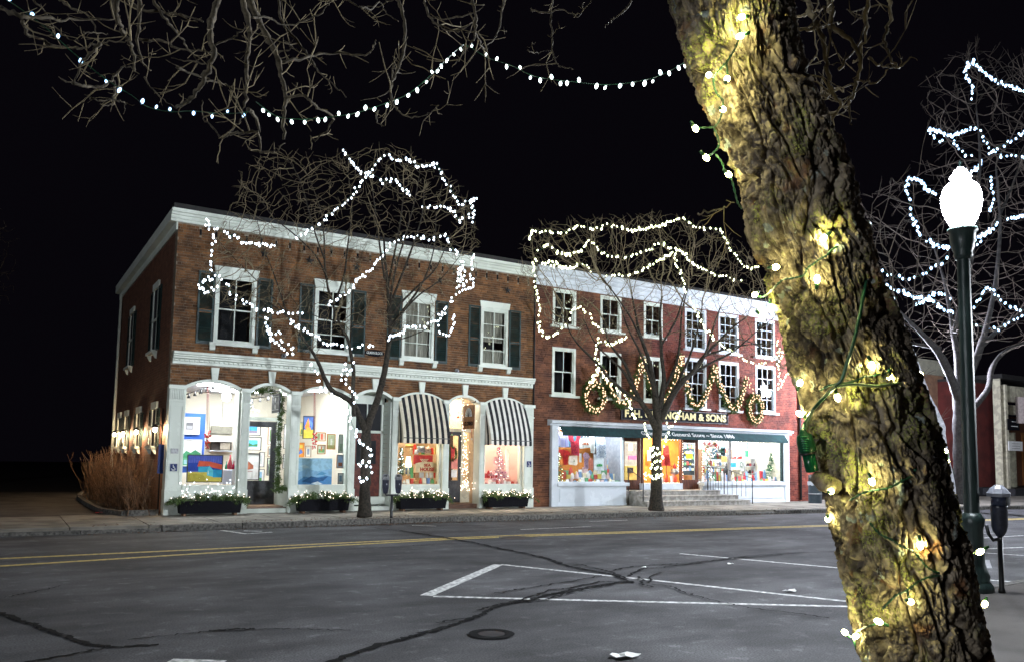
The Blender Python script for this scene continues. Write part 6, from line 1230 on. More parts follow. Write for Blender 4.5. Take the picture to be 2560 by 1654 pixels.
t2 = thing('hanging_board', 'black hanging board with two white bars under the porch fascia', 'sign', PY(2535, 1075, .8)); pbox(2520, 1045, 2549, 1075, .8, .05, M['signb'], 'board', t2); pbox(2528, 1063, 2545, 1066, .78, .01, M['paper'], 'lettering', t2); pbox(2530, 1052, 2543, 1054, .78, .01, M['paper'], 'lettering', t2)
t2 = thing('white_notice', 'white notice board hung on the near porch post', 'sign', PY(2540, 1125, .6)); pbox(2522, 1101, 2557, 1126, .6, .05, M['paper'], 'board', t2)
for k in range(3): pbox(2530, 1107 + 6 * k, 2550, 1108.5 + 6 * k, .58, .01, M['charcoal'], 'lettering', t2)
a = PY(2540, 990, .5); b = PY(2600, 1060, .5); m = MB(); n = 12; m.add([(a[0] + (b[0] - a[0]) * i / n, .5 + .15 * math.sin(i * 1.3), z) for i in range(n + 1) for z in (b[2], a[2])], [(2 * i, 2 * i + 2, 2 * i + 3, 2 * i + 1) for i in range(n)], True)
tag(m.build('cloth_banner', flat((.5, .42, .4))), 'pale draped cloth banner hanging at the far right edge of the porch', 'banner')
# ================================================================ SHRUB
def grow_bush(x_, y_, n, hgt, lab, seed):
    rg = random.Random(seed); t = thing('bare_shrub', lab, 'shrub', (x_, y_, SW), 'bare shrubs beside the brick block'); m = MB()
    for k in range(n):
        b = np.array([x_ + rg.gauss(0, .17), y_ + rg.gauss(0, .35), SW]); h = hgt * rg.uniform(.45, 1.05); lx, ly = rg.gauss(-.10, .2), rg.gauss(0, .28); P = [b]; 
        for s in np.linspace(.15, 1, 7): P.append(b + np.array([lx * s * 1.2 + rg.gauss(0, .02), ly * s * 1.2 + rg.gauss(0, .02), h * s]))
        m.tube(P, np.linspace(.013, .005, 8), 3, cap=False)
        for j in range(3):
            i = rg.randrange(2, 7); p = P[i]; d = np.array([rg.gauss(0, .16), rg.gauss(0, .16), rg.uniform(.06, .3)]); m.tube([p, p + d * .5 + np.array([rg.gauss(0, .02), 0, 0]), p + d], [.005, .004, .002], 3, cap=False)
            e = p + d; d2 = np.array([rg.gauss(0, .08), rg.gauss(0, .08), rg.uniform(.0, .14)]); m.tube([p + d * .6, p + d * .6 + d2], [.004, .002], 3, cap=False)
    m.build('stems', M['bush'], t, kind='stuff')
for k, (x_, y_, n, h, lb) in enumerate(((-.5, .9, 75, 1.45, 'nearest leafless brown shrub, against the corner pilaster'), (-.55, 2.1, 75, 1.6, 'second leafless brown shrub from the street, below the nearest side window'), (-.62, 3.6, 70, 1.7, 'third leafless brown shrub from the street, in the middle of the bed'), (-.68, 5.4, 70, 1.7, 'fourth leafless brown shrub from the street, below the back wall lamps'), (-.85, 7.4, 65, 1.6, 'farthest leafless brown shrub, at the dark end of the driveway'))): grow_bush(x_, y_, n, h, lb, 20 + k)
# ================================================================ BARE TREES
def pt_in_poly(P, x, y):
    c = False; j = len(P) - 1
    for i in range(len(P)):
        if (P[i][1] > y) != (P[j][1] > y) and x < (P[j][0] - P[i][0]) * (y - P[i][1]) / (P[j][1] - P[i][1]) + P[i][0]: c = not c
        j = i
    return c
def colonize(nodes, att, step, infl, kill, iters=120, tropism=(0, 0, .12), rng=R_):
    """space colonization: nodes list of (pos,parent); grows twigs toward attractor points"""
    pos = [np.array(n[0], float) for n in nodes]; par = [n[1] for n in nodes]; A = np.array(att, float); N0 = np.array(pos)
    D = np.full(len(A), 1e9); I = np.zeros(len(A), int)
    def upd(P, base):
        nonlocal D, I
        for s in range(0, len(P), 400):
            q = P[s:s + 400]; d = np.linalg.norm(A[:, None] - q[None], axis=2); j = d.argmin(1); m = d[np.arange(len(A)), j]; k = m < D; D[k] = m[k]; I[k] = base + s + j[k]
    upd(N0, 0); alive = np.ones(len(A), bool); tr = np.array(tropism)
    for it in range(iters):
        act = alive & (D < infl)
        if not act.any():
            if it < 3: infl *= 2; continue
            break
        idx = I[act]; v = A[act] - np.array([pos[i] for i in idx]); v /= np.linalg.norm(v, axis=1)[:, None] + 1e-9
        u, inv = np.unique(idx, return_inverse=True); s = np.zeros((len(u), 3)); np.add.at(s, inv, v); new = []
        for i, d in zip(u, s):
            d = d / (np.linalg.norm(d) + 1e-9) + tr + np.array([rng.gauss(0, .11), rng.gauss(0, .11), rng.gauss(0, .11)]); d /= np.linalg.norm(d)
            new.append(pos[i] + d * step); par.append(int(i))
        b = len(pos); pos += new; upd(np.array(new), b); alive &= D > kill
        if not alive.any() or len(pos) > 16000: break
    return pos, par
def skeleton_to_tree(t, pos, par, n0, rad0, tipr, mt_l, mt_t, expo=2.3, extra=0, rng=R_, maxr=None):
    n = len(pos); ch = [[] for _ in range(n)]
    for i, p in enumerate(par):
        if p is not None and p >= 0: ch[p].append(i)
    r = np.zeros(n)
    for i in range(n - 1, -1, -1): r[i] = tipr if not ch[i] else sum(r[c] ** expo for c in ch[i]) ** (1 / expo)
    if maxr: r = np.minimum(r, maxr)
    for i in range(n0): r[i] = max(r[i] * .5, rad0[i])
    m = MB()
    stack = [(i, c) for i in range(n0) for c in ch[i] if c >= n0]
    while stack:
        p, i = stack.pop(); chain = [i] if p is None else [p, i]
        while ch[chain[-1]]:
            c = sorted(ch[chain[-1]], key=lambda k: -r[k])
            for o in c[1:]: 
                if o >= n0: stack.append((chain[-1], o))
            if c[0] < n0: break
            chain.append(c[0])
        if chain[-1] < n0 or len(chain) < 2: continue
        rr = [r[k] for k in chain]; rr[0] = min(rr[0], rr[1] * 1.15); mx = rr[1]
        m.tube([pos[k] for k in chain], rr, 5 if mx > tipr * 5 else 3, cap=False)
        e = pos[chain[-1]]; d = e - pos[chain[-2]]
        for _ in range(extra):
            d2 = d * rng.uniform(.7, 1.5) + np.array([rng.gauss(0, .05), rng.gauss(0, .05), rng.gauss(0, .05)]); m.tube([e, e + d2], [tipr, tipr * .5], 3, cap=False)
    m.build('twigs', mt_t, t, kind='stuff')
def limb_nodes(limbs):
    """limbs: list of (points, radii); returns nodes & radii, connected by nearest earlier node"""
    nodes = []; rad = []
    for P, Rr in limbs:
        P = smooth(P, 4); Rr = np.interp(np.linspace(0, 1, len(P)), np.linspace(0, 1, len(Rr)), Rr)
        base = None
        if nodes:
            d = [np.linalg.norm(np.array(q[0]) - P[0]) for q in nodes]; base = int(np.argmin(d))
        for k, p in enumerate(P):
            nodes.append((p, base)); rad.append(Rr[k]); base = len(nodes) - 1
    return nodes, rad
def bark_tube(P, r, n=10, amp=.12, rng=R_):
    P = np.array(smooth(P, 5)); r = np.interp(np.linspace(0, 1, len(P)), np.linspace(0, 1, len(r)), r); m = MB().tube(P, r, n)
    c = np.repeat(P, n, axis=0); V = np.array(m.v[-len(P) * n:]); f = np.array([1 + amp * rng.gauss(0, .6) for _ in range(len(V))])[:, None]; V = c + (V - c) * f; m.v[-len(P) * n:] = [tuple(v) for v in V]; return m
def F4(x, y): return (480 + x / 2.484, 340 + y / 2.484)
LIMB_K = 1.0
def make_tree(name, lab, Y, base_px, limbs_px, hull, natt, dyspread, seed, tm, wm, step=.13, infl=1.0, kill=.17, tipr=.0048, extra=1, depthf=None, yoff=None, trop=(0, 0, .32)):
    rg = random.Random(seed); b = PZ(base_px[0], base_px[1], SW) if len(base_px) == 2 else np.array(base_px); Y = b[1]; t = thing(name, lab, 'tree', b); limbs = []
    for k, (pts, rr) in enumerate(limbs_px):
        dy = 0 if k == 0 else (yoff[k] if yoff else rg.uniform(-dyspread * .5, dyspread * .5)); n = len(pts); rr = [q * (1 if k == 0 else LIMB_K) for q in rr]; P = [PY(p[0], p[1], Y + dy * (i / max(1, n - 1))) for i, p in enumerate(pts)]; limbs.append((P, rr))
        bark_tube(P, rr, 12 if k == 0 else 8, .10, rg).build('trunk' if k == 0 else 'limb', tm, t)
    nodes, rad = limb_nodes(limbs); att = []; xs_ = [h[0] for h in hull]; ys_ = [h[1] for h in hull]
    while len(att) < natt:
        x_, y_ = rg.uniform(min(xs_), max(xs_)), rg.uniform(min(ys_), max(ys_))
        if pt_in_poly(hull, x_, y_): att.append(PY(x_, y_, Y + rg.uniform(-dyspread, dyspread)))
    pos, par = colonize(nodes, att, step, infl, kill, 70, trop, rg)
    skeleton_to_tree(t, pos, par, len(nodes), rad, tipr, tm, wm, extra=extra, rng=rg, maxr=.045); return t, Y
# --- tree in front of the corner block
LIMB_K = 1.15
LA = [([(911, 1290), (912, 1240), (914, 1180), (915, 1110), (916, 1075)], [.20, .145, .135, .13, .12]),
      ([(916, 1078), (900, 1045), (882, 1008), (858, 990), (830, 975), (812, 945), (800, 915), (785, 885), (760, 850), (735, 810), (705, 780), (670, 755)], [.09, .075, .065, .06, .055, .05, .04, .035, .03, .022, .016, .012]),
      ([(916, 1078), (925, 1045), (940, 1010), (952, 968), (962, 925), (968, 890), (975, 830), (972, 770), (968, 700), (962, 640), (960, 590)], [.10, .09, .085, .078, .07, .062, .05, .04, .034, .028, .02]),
      ([(885, 1040), (882, 980), (884, 930), (878, 890), (870, 850), (850, 810), (835, 770), (820, 720), (812, 660), (810, 590), (800, 520), (770, 440)], [.05, .045, .045, .042, .038, .034, .03, .026, .022, .018, .014, .008]),
      ([(972, 800), (1000, 760), (1040, 720), (1090, 670), (1120, 600)], [.035, .03, .024, .018, .01]), ([(968, 720), (985, 640), (1000, 560), (1010, 470)], [.03, .024, .018, .01]), ([(812, 650), (790, 590), (770, 520), (750, 450), (720, 400)], [.02, .018, .014, .012, .006]), ([(975, 850), (1010, 845), (1050, 830), (1080, 815)], [.02, .016, .01, .006]), ([(820, 700), (790, 640), (740, 590), (680, 540), (640, 480)], [.022, .018, .014, .01, .006]), ([(735, 810), (680, 740), (630, 690), (580, 640), (545, 600)], [.018, .014, .01, .008, .004]), ([(968, 780), (1000, 700), (1030, 620), (1055, 540), (1060, 470)], [.032, .028, .022, .016, .008]), ([(970, 820), (1020, 760), (1060, 700), (1085, 620), (1090, 540)], [.034, .028, .022, .015, .008]), ([(966, 850), (1000, 790), (1045, 740), (1100, 700), (1150, 640)], [.03, .025, .02, .014, .007]), ([(962, 700), (950, 620), (940, 540), (930, 460)], [.028, .022, .016, .008]), ([(975, 760), (985, 690), (1010, 600), (1035, 510), (1050, 430)], [.03, .025, .02, .014, .007]), ([(835, 760), (860, 690), (870, 610), (880, 520), (870, 430)], [.026, .022, .017, .012, .006]), ([(850, 810), (830, 800), (790, 790), (750, 770), (720, 730)], [.02, .016, .012, .009, .005]), ([(720, 795), (690, 700), (660, 620), (640, 540)], [.02, .016, .011, .006])]
HA = [(600, 800), (500, 740), (500, 640), (560, 560), (600, 430), (680, 370), (800, 390), (900, 370), (980, 360), (1060, 400), (1120, 430), (1180, 500), (1200, 600), (1190, 700), (1130, 780), (1080, 830), (1000, 850), (900, 820), (760, 900), (660, 850)]
tA, YA = make_tree('bare_tree', 'bare street tree wrapped in white lights in front of the brown brick corner block', -1, (911, 1293), LA, HA, 3400, 1.5, 31, M['tree'], M['twig'])
def F3(x, y): return g3(x, y)
LB = [([(1641, 1275), (1641, 1240), (1641, 1180), (1641, 1120), (1645, 1060)], [.26, .20, .175, .16, .14]),
      ([(1645, 1075), (1642, 1030), (1638, 990), (1634, 960), (1625, 910), (1612, 870), (1598, 830), (1590, 790), (1580, 740)], [.12, .10, .085, .07, .055, .045, .035, .028, .02]),
      ([(1648, 1020), (1655, 985), (1660, 945), (1655, 900), (1652, 850), (1650, 790), (1655, 740)], [.085, .07, .055, .045, .038, .03, .02]),
      ([(1650, 1050), (1680, 990), (1705, 955), (1730, 930), (1755, 895), (1790, 860), (1830, 820), (1870, 790)], [.10, .085, .07, .055, .045, .035, .025, .012]),
      ([(1720, 940), (1745, 915), (1765, 880), (1780, 830), (1800, 770)], [.05, .045, .035, .025, .015]),
      ([(1640, 1070), (1620, 1030), (1600, 1000), (1585, 970), (1575, 940), (1560, 905), (1540, 880), (1520, 850), (1510, 800)], [.09, .075, .065, .055, .045, .038, .03, .022, .012]),
      ([(1512, 930), (1500, 915), (1470, 885), (1445, 860), (1425, 830), (1410, 790)], [.04, .035, .028, .022, .016, .01]), ([(1598, 1000), (1570, 985), (1540, 960), (1515, 935), (1500, 915)], [.05, .045, .04, .038, .034]), ([(1655, 860), (1690, 800), (1710, 740), (1730, 690)], [.03, .025, .018, .01]), ([(1612, 870), (1580, 800), (1540, 740), (1500, 690)], [.03, .024, .018, .01]), ([(1760, 890), (1820, 870), (1880, 860), (1940, 860)], [.03, .022, .016, .008]), ([(1640, 990), (1620, 930), (1600, 880), (1570, 820), (1550, 760)], [.045, .036, .028, .02, .012]), ([(1662, 970), (1690, 910), (1700, 850), (1705, 780), (1720, 720)], [.045, .036, .028, .02, .012]), ([(1680, 985), (1720, 900), (1740, 840), (1755, 770)], [.04, .032, .022, .012]), ([(1700, 955), (1770, 910), (1830, 880), (1890, 830), (1940, 790)], [.04, .032, .024, .016, .008]), ([(1800, 850), (1860, 850), (1920, 880), (1960, 920)], [.022, .018, .012, .007]), ([(1600, 1000), (1560, 930), (1530, 900), (1490, 860), (1460, 800)], [.04, .032, .025, .018, .01])]
HB = [(1290, 680), (1300, 600), (1340, 560), (1450, 545), (1600, 530), (1700, 535), (1830, 590), (1900, 650), (1960, 760), (1990, 900), (1950, 960), (1850, 900), (1790, 900), (1700, 860), (1600, 840), (1500, 870), (1400, 850), (1340, 800)]
LIMB_K = 1.3
tB, YB = make_tree('bare_tree', 'bare street tree wrapped in white lights in front of the red brick store', -1, (1640, 1275), LB, HB, 3200, 1.6, 37, M['tree'], M['twig'])
# --- two dim trees beyond the driveway, copies of the first
for k, (dx, dy, rz, sc, lb) in enumerate(((-15.0, 12.0, 2.2, 1.15, 'dim bare tree in the darkness beyond the driveway at the far left'), (-11.5, 24.0, .9, 1.4, 'dim tall bare tree far back in the darkness behind the corner block'))):
    r_ = tA.copy(); col.objects.link(r_); r_.location = tA.location + Vector((dx, dy, 0)); r_.rotation_euler = (0, 0, rz); r_.scale = (sc, sc, sc); r_['label'] = lb
    for ch in list(tA.children): q_ = ch.copy(); col.objects.link(q_); q_.parent = r_
# --- big tree down the street, right edge
def F5(x, y): return (2120 + x / 1.925, 100 + y / 1.925)
q = PY(2400, 1100, -5.6); q[2] = SW; bpx = (PY(2400, 1100, -5.6)[0], -5.6, SW)
LR = [([(2408, 1258), (2405, 1180), (2402, 1100), (2400, 1030), (2398, 980)], [.34, .30, .27, .25, .22]),
      ([(2400, 1000), (2372, 930), (2345, 880), (2310, 840), (2270, 800), (2230, 760)], [.20, .16, .12, .09, .06, .03]), ([(2400, 1000), (2395, 900), (2385, 840), (2375, 780), (2360, 700), (2330, 600)], [.18, .15, .11, .08, .06, .03]),
      ([(2400, 990), (2430, 920), (2450, 870), (2470, 800), (2490, 700), (2500, 560), (2490, 420)], [.2, .16, .13, .10, .08, .06, .03]), ([(2405, 1040), (2440, 1010), (2470, 970), (2480, 920), (2510, 880), (2570, 850)], [.13, .12, .11, .10, .08, .06]), ([(2450, 870), (2500, 820), (2550, 780), (2600, 720)], [.1, .08, .06, .04]), ([(2385, 830), (2420, 700), (2440, 560), (2450, 400), (2440, 260)], [.1, .08, .06, .05, .02]), ([(2350, 870), (2290, 860), (2230, 850), (2190, 820)], [.08, .06, .04, .02]), ([(2490, 560), (2540, 440), (2580, 300)], [.06, .05, .03])]
HR = [(2130, 560), (2110, 700), (2180, 800), (2260, 860), (2360, 880), (2480, 860), (2700, 860), (2760, 600), (2720, 200), (2560, 120), (2420, 110), (2300, 200), (2290, 280), (2340, 380), (2240, 430), (2150, 490)]
LIMB_K = 1.0
tR, YR = make_tree('bare_tree', 'tall spreading bare tree with blue-white lights behind the globe street lamp', -5.6, bpx, LR, HR, 2100, 3.0, 41, mat('pale_grey_bark', (.055, .05, .05), .9, (.02, .018, .018), 9, .8, .6, 30), M['twigr'], .30, 2.6, .46, .0085, 2, trop=(-.05, 0, .1))
Pb = [PD(*p, 24.0) for p in ((2250, 800), (2264, 850), (2282, 897), (2300, 950), (2318, 1000), (2347, 1058), (2353, 1105), (2370, 1200), (2385, 1300))]
t = thing('bare_tree', 'pale grey leaning trunk seen past the right side of the big tree trunk', 'tree', Pb[-1]); Pb.append(np.array([Pb[-1][0], Pb[-1][1], 0.0])); bark_tube(Pb, [.08, .10, .12, .13, .14, .15, .15, .16, .17, .18], 10, .1).build('trunk', mat('light_grey_bark', (.42, .42, .46), .85, (.2, .2, .22), 12, .8, .6, 30), t)  # light grey bark colour with darker mottling
m = MB(); rg = random.Random(5)
for k in range(26):
    p = Pb[rg.randrange(1, 6)]; d = np.array([rg.uniform(-.3, .9), rg.gauss(0, .3), rg.uniform(-.1, .6)]); m.tube([p, p + d * .5 + np.array([0, 0, .05]), p + d], [.012, .008, .004], 3, cap=False)
m.build('twigs', M['twigr'], t, kind='stuff')
# ================================================================ STRING LIGHTS ON THE TREES
def string(lab, pts_fn, segs, Yc, mt, r, sp, group, dy=.6, wire=M['wire'], jit=.028, seed=0, loc=None):
    rg = random.Random(seed + 99); P0 = PY(*pts_fn(*segs[0][0]), Yc); t = thing('string_lights', lab, 'string lights', P0, group); w = MB()
    for si, sg in enumerate(segs):
        n = len(sg); ph = rg.uniform(0, 6); P = [PY(*pts_fn(*p), Yc + dy * math.sin(ph + i * .45)) for i, p in enumerate(sg)]; P = smooth(P, 4); w.tube(P, .006, 3, cap=False); place_bulbs(t, P, mt, r, sp, jit, rg)
    w.build('wire', wire, t); return t
GA = 'light strings on the tree before the corner block'; gb = 'light strings on the tree before the store'; gR = 'light strings on the tree behind the street lamp'
SA = [('short string falling from the top left of the crown, behind the long diagonal string', [[(935, 80), (985, 150), (1020, 200), (1060, 225), (1130, 245), (1200, 280), (1260, 270), (1310, 330), (1365, 372)], [(1430, 440), (1520, 440), (1600, 450), (1640, 490), (1665, 535), (1690, 490)]]),
      ('long string rising diagonally to the top of the crown and down its right side', [[(640, 640), (700, 600), (800, 550), (850, 490), (900, 450), (980, 380), (1050, 290), (1110, 210), (1190, 120)], [(1200, 115), (1230, 120), (1260, 150), (1350, 150), (1400, 185), (1480, 185), (1515, 170), (1560, 270), (1610, 330), (1660, 410), (1690, 415), (1760, 385), (1730, 410), (1755, 480), (1735, 520), (1715, 470)]]),
      ('string along the white cornice at the left of the crown', [[(85, 510), (100, 560), (160, 580), (220, 610), (290, 635), (320, 660), (380, 670), (430, 665), (470, 680), (520, 675)]]),
      ('string dropping at the left end of the crown and swinging right over the first window', [[(125, 590), (140, 650), (125, 720), (125, 790), (110, 840)], [(145, 850), (190, 900), (250, 970), (320, 1020), (370, 1050), (430, 1080), (500, 1085), (560, 1095), (630, 1100), (690, 1090)]]),
      ('small loop of lights at the left tip of the crown, over the first shutter', [[(110, 870), (60, 910), (60, 940), (90, 970), (130, 960), (140, 920), (100, 880)]]),
      ('doubled string hanging low over the cornice left of the second window', [[(455, 1110), (465, 1170), (480, 1230), (510, 1270), (560, 1310), (600, 1350), (650, 1355)], [(640, 1330), (560, 1270), (540, 1210), (500, 1235), (470, 1180)]]),
      ('string crossing the second window toward the oval name board', [[(600, 1130), (650, 1185), (720, 1215), (790, 1260), (860, 1290), (930, 1295), (990, 1310), (1060, 1300), (1140, 1305)]]),
      ('string climbing from the second window and arching over the right half of the crown', [[(820, 1055), (870, 1025), (940, 990), (1000, 935), (1040, 880), (1110, 830), (1160, 770), (1200, 720), (1240, 670), (1300, 635), (1380, 625), (1450, 630), (1520, 635), (1575, 610), (1610, 690), (1660, 745)], [(1670, 790), (1660, 860), (1650, 920), (1640, 980), (1600, 1030), (1575, 1080)]]),
      ('narrow loop hanging at the right edge of the crown above the last window', [[(1740, 720), (1745, 760), (1730, 850), (1750, 930), (1690, 945), (1690, 890), (1680, 800), (1690, 770)], [(1665, 800), (1660, 870), (1680, 930)]]),
      ('ring of lights with a tail across the third window', [[(1575, 1090), (1540, 1120), (1525, 1170), (1540, 1220), (1575, 1240), (1610, 1210), (1625, 1150), (1625, 1110)], [(1575, 1100), (1540, 1110), (1510, 1150), (1440, 1180), (1380, 1180), (1330, 1185), (1290, 1230), (1240, 1240), (1220, 1265)]])]
for k, (lb, sg) in enumerate(SA): string(lb, F4, sg, YA, M['bulbA'], .028, .098, GA, .7, seed=k)
string('string winding down the left limb of the tree before the corner block', c1, [[(1430, 10), (1480, 60), (1520, 110), (1540, 220), (1580, 260), (1640, 320), (1690, 345), (1730, 330)]], YA - .15, M['bulbA'], .030, .11, GA, .05, seed=21)
string('string coming down the middle limb onto the trunk before the corner block', c1, [[(1800, 0), (1780, 70), (1740, 150), (1720, 180)], [(1840, 20), (1800, 110), (1790, 190), (1840, 280), (1860, 340), (1850, 400)]], YA - .12, M['bulbA'], .030, .10, GA, .05, seed=22)
string('string wound round the trunk of the tree before the corner block, ending in a ring', c1, [[(1800, 430), (1815, 500), (1830, 570), (1870, 650), (1890, 710), (1950, 770), (2005, 820), (2010, 880), (2000, 930), (1940, 935), (1900, 930), (1895, 980), (1940, 945), (2000, 1000), (1990, 1060), (1960, 1080), (1900, 1070), (1920, 1110)]], YA - .2, M['bulbA'], .030, .10, GA, .03, seed=23)
SBs = [('top string scalloped along the upper edge of the crown', [[(140, 130), (135, 75), (165, 45), (230, 60), (350, 60), (430, 50), (480, 15), (560, 25), (640, 30), (690, 0), (750, 15), (830, 35), (900, 45), (970, 40), (1050, 20), (1120, 5), (1160, -15), (1260, -40), (1330, 0), (1400, 30), (1530, 35), (1560, 90), (1600, 150), (1640, 220), (1700, 290), (1760, 325), (1825, 312)]]),
       ('second string from the top, scalloped across the whole crown', [[(190, 205), (270, 160), (330, 200), (400, 230), (450, 220), (520, 180), (555, 130), (600, 140), (650, 190), (720, 230), (800, 240), (880, 240), (960, 210), (1040, 170), (1100, 140), (1170, 175), (1240, 195), (1290, 225), (1330, 280), (1400, 320), (1480, 370), (1560, 380), (1620, 400), (1690, 420)]]),
       ('string rising from the third window to the centre peak of the crown', [[(690, 385), (780, 380), (870, 380), (950, 345), (1020, 310), (1080, 265), (1150, 235), (1190, 210)]]),
       ('string falling down the left crown edge and back up to the first upper window', [[(185, 245), (160, 290), (160, 350), (175, 440), (190, 540), (205, 640), (190, 740), (215, 795), (255, 830), (310, 820), (360, 780), (410, 730), (440, 680)], [(430, 650), (490, 620), (550, 650), (590, 710), (640, 770), (680, 800)]]),
       ('short doubled string along the cornice at the left of the crown', [[(210, 290), (300, 280), (370, 310), (430, 330), (500, 300), (560, 325), (600, 345)], [(240, 300), (330, 300), (400, 325), (470, 330)]]),
       ('long diagonal string running down right from the centre peak over the store windows', [[(1200, 210), (1215, 290), (1250, 360), (1270, 450), (1300, 530), (1340, 610), (1390, 690), (1430, 780), (1490, 840), (1550, 895), (1640, 945), (1700, 990), (1780, 1025), (1870, 1025), (1950, 985), (2000, 950)]]),
       ('string running down the left limb from beside the second upper window', [[(640, 830), (630, 900), (620, 980), (650, 1050), (670, 1090)], [(650, 860), (720, 890), (790, 860), (860, 830)], [(700, 885), (770, 880), (840, 845)]]),
       ('string following the left limb down to the name board', [[(670, 1090), (700, 1150), (750, 1190), (800, 1240), (860, 1280), (880, 1340), (900, 1400), (915, 1440)], [(650, 1060), (620, 1090), (600, 1150), (570, 1165)]]),
       ('short strings dangling at the right edge beside the big trunk', [[(1960, 850), (1975, 930), (1970, 1010), (1980, 1100), (1975, 1220)], [(2060, 1080), (2020, 1130), (1975, 1220)], [(2010, 930), (1990, 1000)]])]
for k, (lb, sg) in enumerate(SBs): string(lb, g3, sg, YB, M['bulbB'], .033, .125, gb, .7, seed=40 + k)
def S1(x, y): return (1320 + x / 4.277, 940 + y / 4.277)
string('strings joining the two lower limbs of the tree before the store, just under the canopy', S1, [[(1250, 480), (1260, 560), (1290, 600), (1310, 680)], [(1640, 330), (1600, 420), (1560, 490), (1520, 540), (1490, 620), (1470, 700), (1440, 760)], [(1490, 480), (1500, 560)]], YB - .2, M['bulbB'], .035, .125, gb, .05, seed=61)
string('strings wound round the trunk of the tree before the store', S1, [[(1310, 740), (1350, 800), (1330, 860), (1400, 820), (1430, 860), (1410, 900), (1330, 920), (1300, 980), (1380, 965), (1430, 970), (1430, 1030), (1340, 1050), (1280, 1060), (1350, 1080), (1420, 1070)], [(1320, 770), (1390, 780), (1420, 830)]], YB - .26, M['bulbB'], .035, .12, gb, .03, seed=62)
SR = [('hooked blue-white string high at the right edge', [[(555, 150), (600, 100), (570, 160), (600, 230), (595, 285)], [(600, 105), (640, 140), (700, 190), (780, 220), (847, 245), (900, 260)]]),
      ('zigzag blue-white string just above the street lamp', [[(400, 435), (390, 440), (430, 480), (475, 490)], [(400, 430), (440, 440), (500, 460), (560, 435), (620, 430), (650, 470), (690, 530), (740, 560), (800, 555), (860, 570)], [(500, 460), (530, 520), (570, 555), (600, 545)]]),
      ('blue-white string running up to the right edge above the street lamp', [[(680, 550), (720, 515), (780, 490), (847, 440), (900, 420)], [(640, 580), (625, 610), (600, 635)]]),
      ('looped string left of the lamp globe', [[(420, 740), (380, 720), (350, 680), (300, 665), (280, 720), (300, 800), (320, 880), (350, 940)], [(380, 965), (430, 985), (490, 1000)]]),
      ('string curling down right of the lamp globe to the post', [[(685, 650), (695, 720), (700, 780), (680, 830)], [(715, 870), (690, 920), (640, 960), (590, 1000), (560, 1025)], [(700, 900), (660, 930), (610, 960)]]),
      ('upper string sagging from the big trunk to the lamp post', [[(150, 1100), (200, 1130), (270, 1150), (360, 1130), (430, 1080), (490, 1040)]]),
      ('lower doubled string sagging from the big trunk to the lamp post', [[(160, 1160), (230, 1200), (300, 1230), (370, 1240), (420, 1220), (480, 1230), (490, 1255)], [(180, 1190), (240, 1245)], [(330, 1265), (400, 1250), (450, 1290), (510, 1310)]]),
      ('peaked blue-white string right of the street lamp post', [[(575, 1310), (620, 1270), (650, 1210), (685, 1195), (730, 1250), (800, 1290), (860, 1300)]]),
      ('string along the fork and down the limb behind the lamp post', [[(580, 1355), (640, 1380), (720, 1385), (780, 1350), (860, 1320)], [(670, 1390), (640, 1470), (600, 1510), (580, 1530), (585, 1600)]]),
      ('short blue-white string at the right edge level with the street lamp collar', [[(770, 860), (820, 850), (860, 835)]])]
for k, (lb, sg) in enumerate(SR): string(lb, F5, sg, YR, M['bulbR'], .052, .20, gR, 1.2, seed=80 + k, jit=.035)
string('few lights down the trunk of the tree behind the street lamp', lambda x, y: (x, y), [[(2433, 900), (2432, 970), (2430, 1025), (2428, 1060)], [(2372, 1160), (2385, 1180), (2378, 1200), (2388, 1220), (2375, 1240)]], YR - .6, M['bulbR'], .05, .34, gR, .05, seed=99)
# ================================================================ THE BIG LEANING TREE IN FRONT
TD = 3.0
EY = [-120, 0, 109, 182, 255, 364, 418, 473, 540, 560, 617, 695, 741, 773, 812, 870, 890, 928, 987, 1045, 1100, 1187, 1258, 1364, 1442, 1560, 1654, 1760]
ELX = np.interp(EY, [-120, 0, 109, 255, 418, 560, 617, 695, 773, 870, 928, 1045, 1187, 1258, 1364, 1442, 1560, 1654, 1760], [1630, 1664, 1702, 1769, 1834, 1860, 1888, 1907, 1934, 1964, 1985, 2015, 2055, 2065, 2088, 2108, 2133, 2147, 2165])
ERX = np.interp(EY, [-120, 0, 182, 364, 473, 540, 656, 741, 812, 890, 987, 1100, 1168, 1285, 1403, 1520, 1638, 1760], [1960, 1975, 2012, 2093, 2131, 2140, 2188, 2222, 2249, 2277, 2311, 2343, 2364, 2393, 2418, 2446, 2468, 2492])
AX = [PD((l + r) / 2, y, TD) for l, r, y in zip(ELX, ERX, EY)]; AR = [(r - l) / 2 / CF * TD * .945 for l, r in zip(ELX, ERX)]
AX = AX[::-1]; AR = AR[::-1]
dd = (AX[0] - AX[3]); dd /= np.linalg.norm(dd)
g = AX[0] + dd * ((AX[0][2] - SW) / -dd[2]) * .98; base = [g + np.array([0, 0, -.06])]
AX = [base[0], AX[0] + (g - AX[0]) * .75, AX[0] + (g - AX[0]) * .4] + AX; AR = [AR[0] * 1.45, AR[0] * 1.12, AR[0] * 1.03] + AR
top = AX[-1]; up = AX[-1] - AX[-3]; up /= np.linalg.norm(up); AX.append(top + up * .5); AR.append(AR[-1] * .95)
Axp = np.array(AX); sl = np.concatenate([[0], np.cumsum(np.linalg.norm(np.diff(Axp, axis=0), axis=1))])
NS, NU = 1250, 620
ss = np.linspace(0, sl[-1], NS); C_ = np.stack([np.interp(ss, sl, Axp[:, k]) for k in range(3)], 1); Rr = np.interp(ss, sl, AR)
for _ in range(30): C_[1:-1] = (C_[:-2] + C_[1:-1] * 2 + C_[2:]) / 4
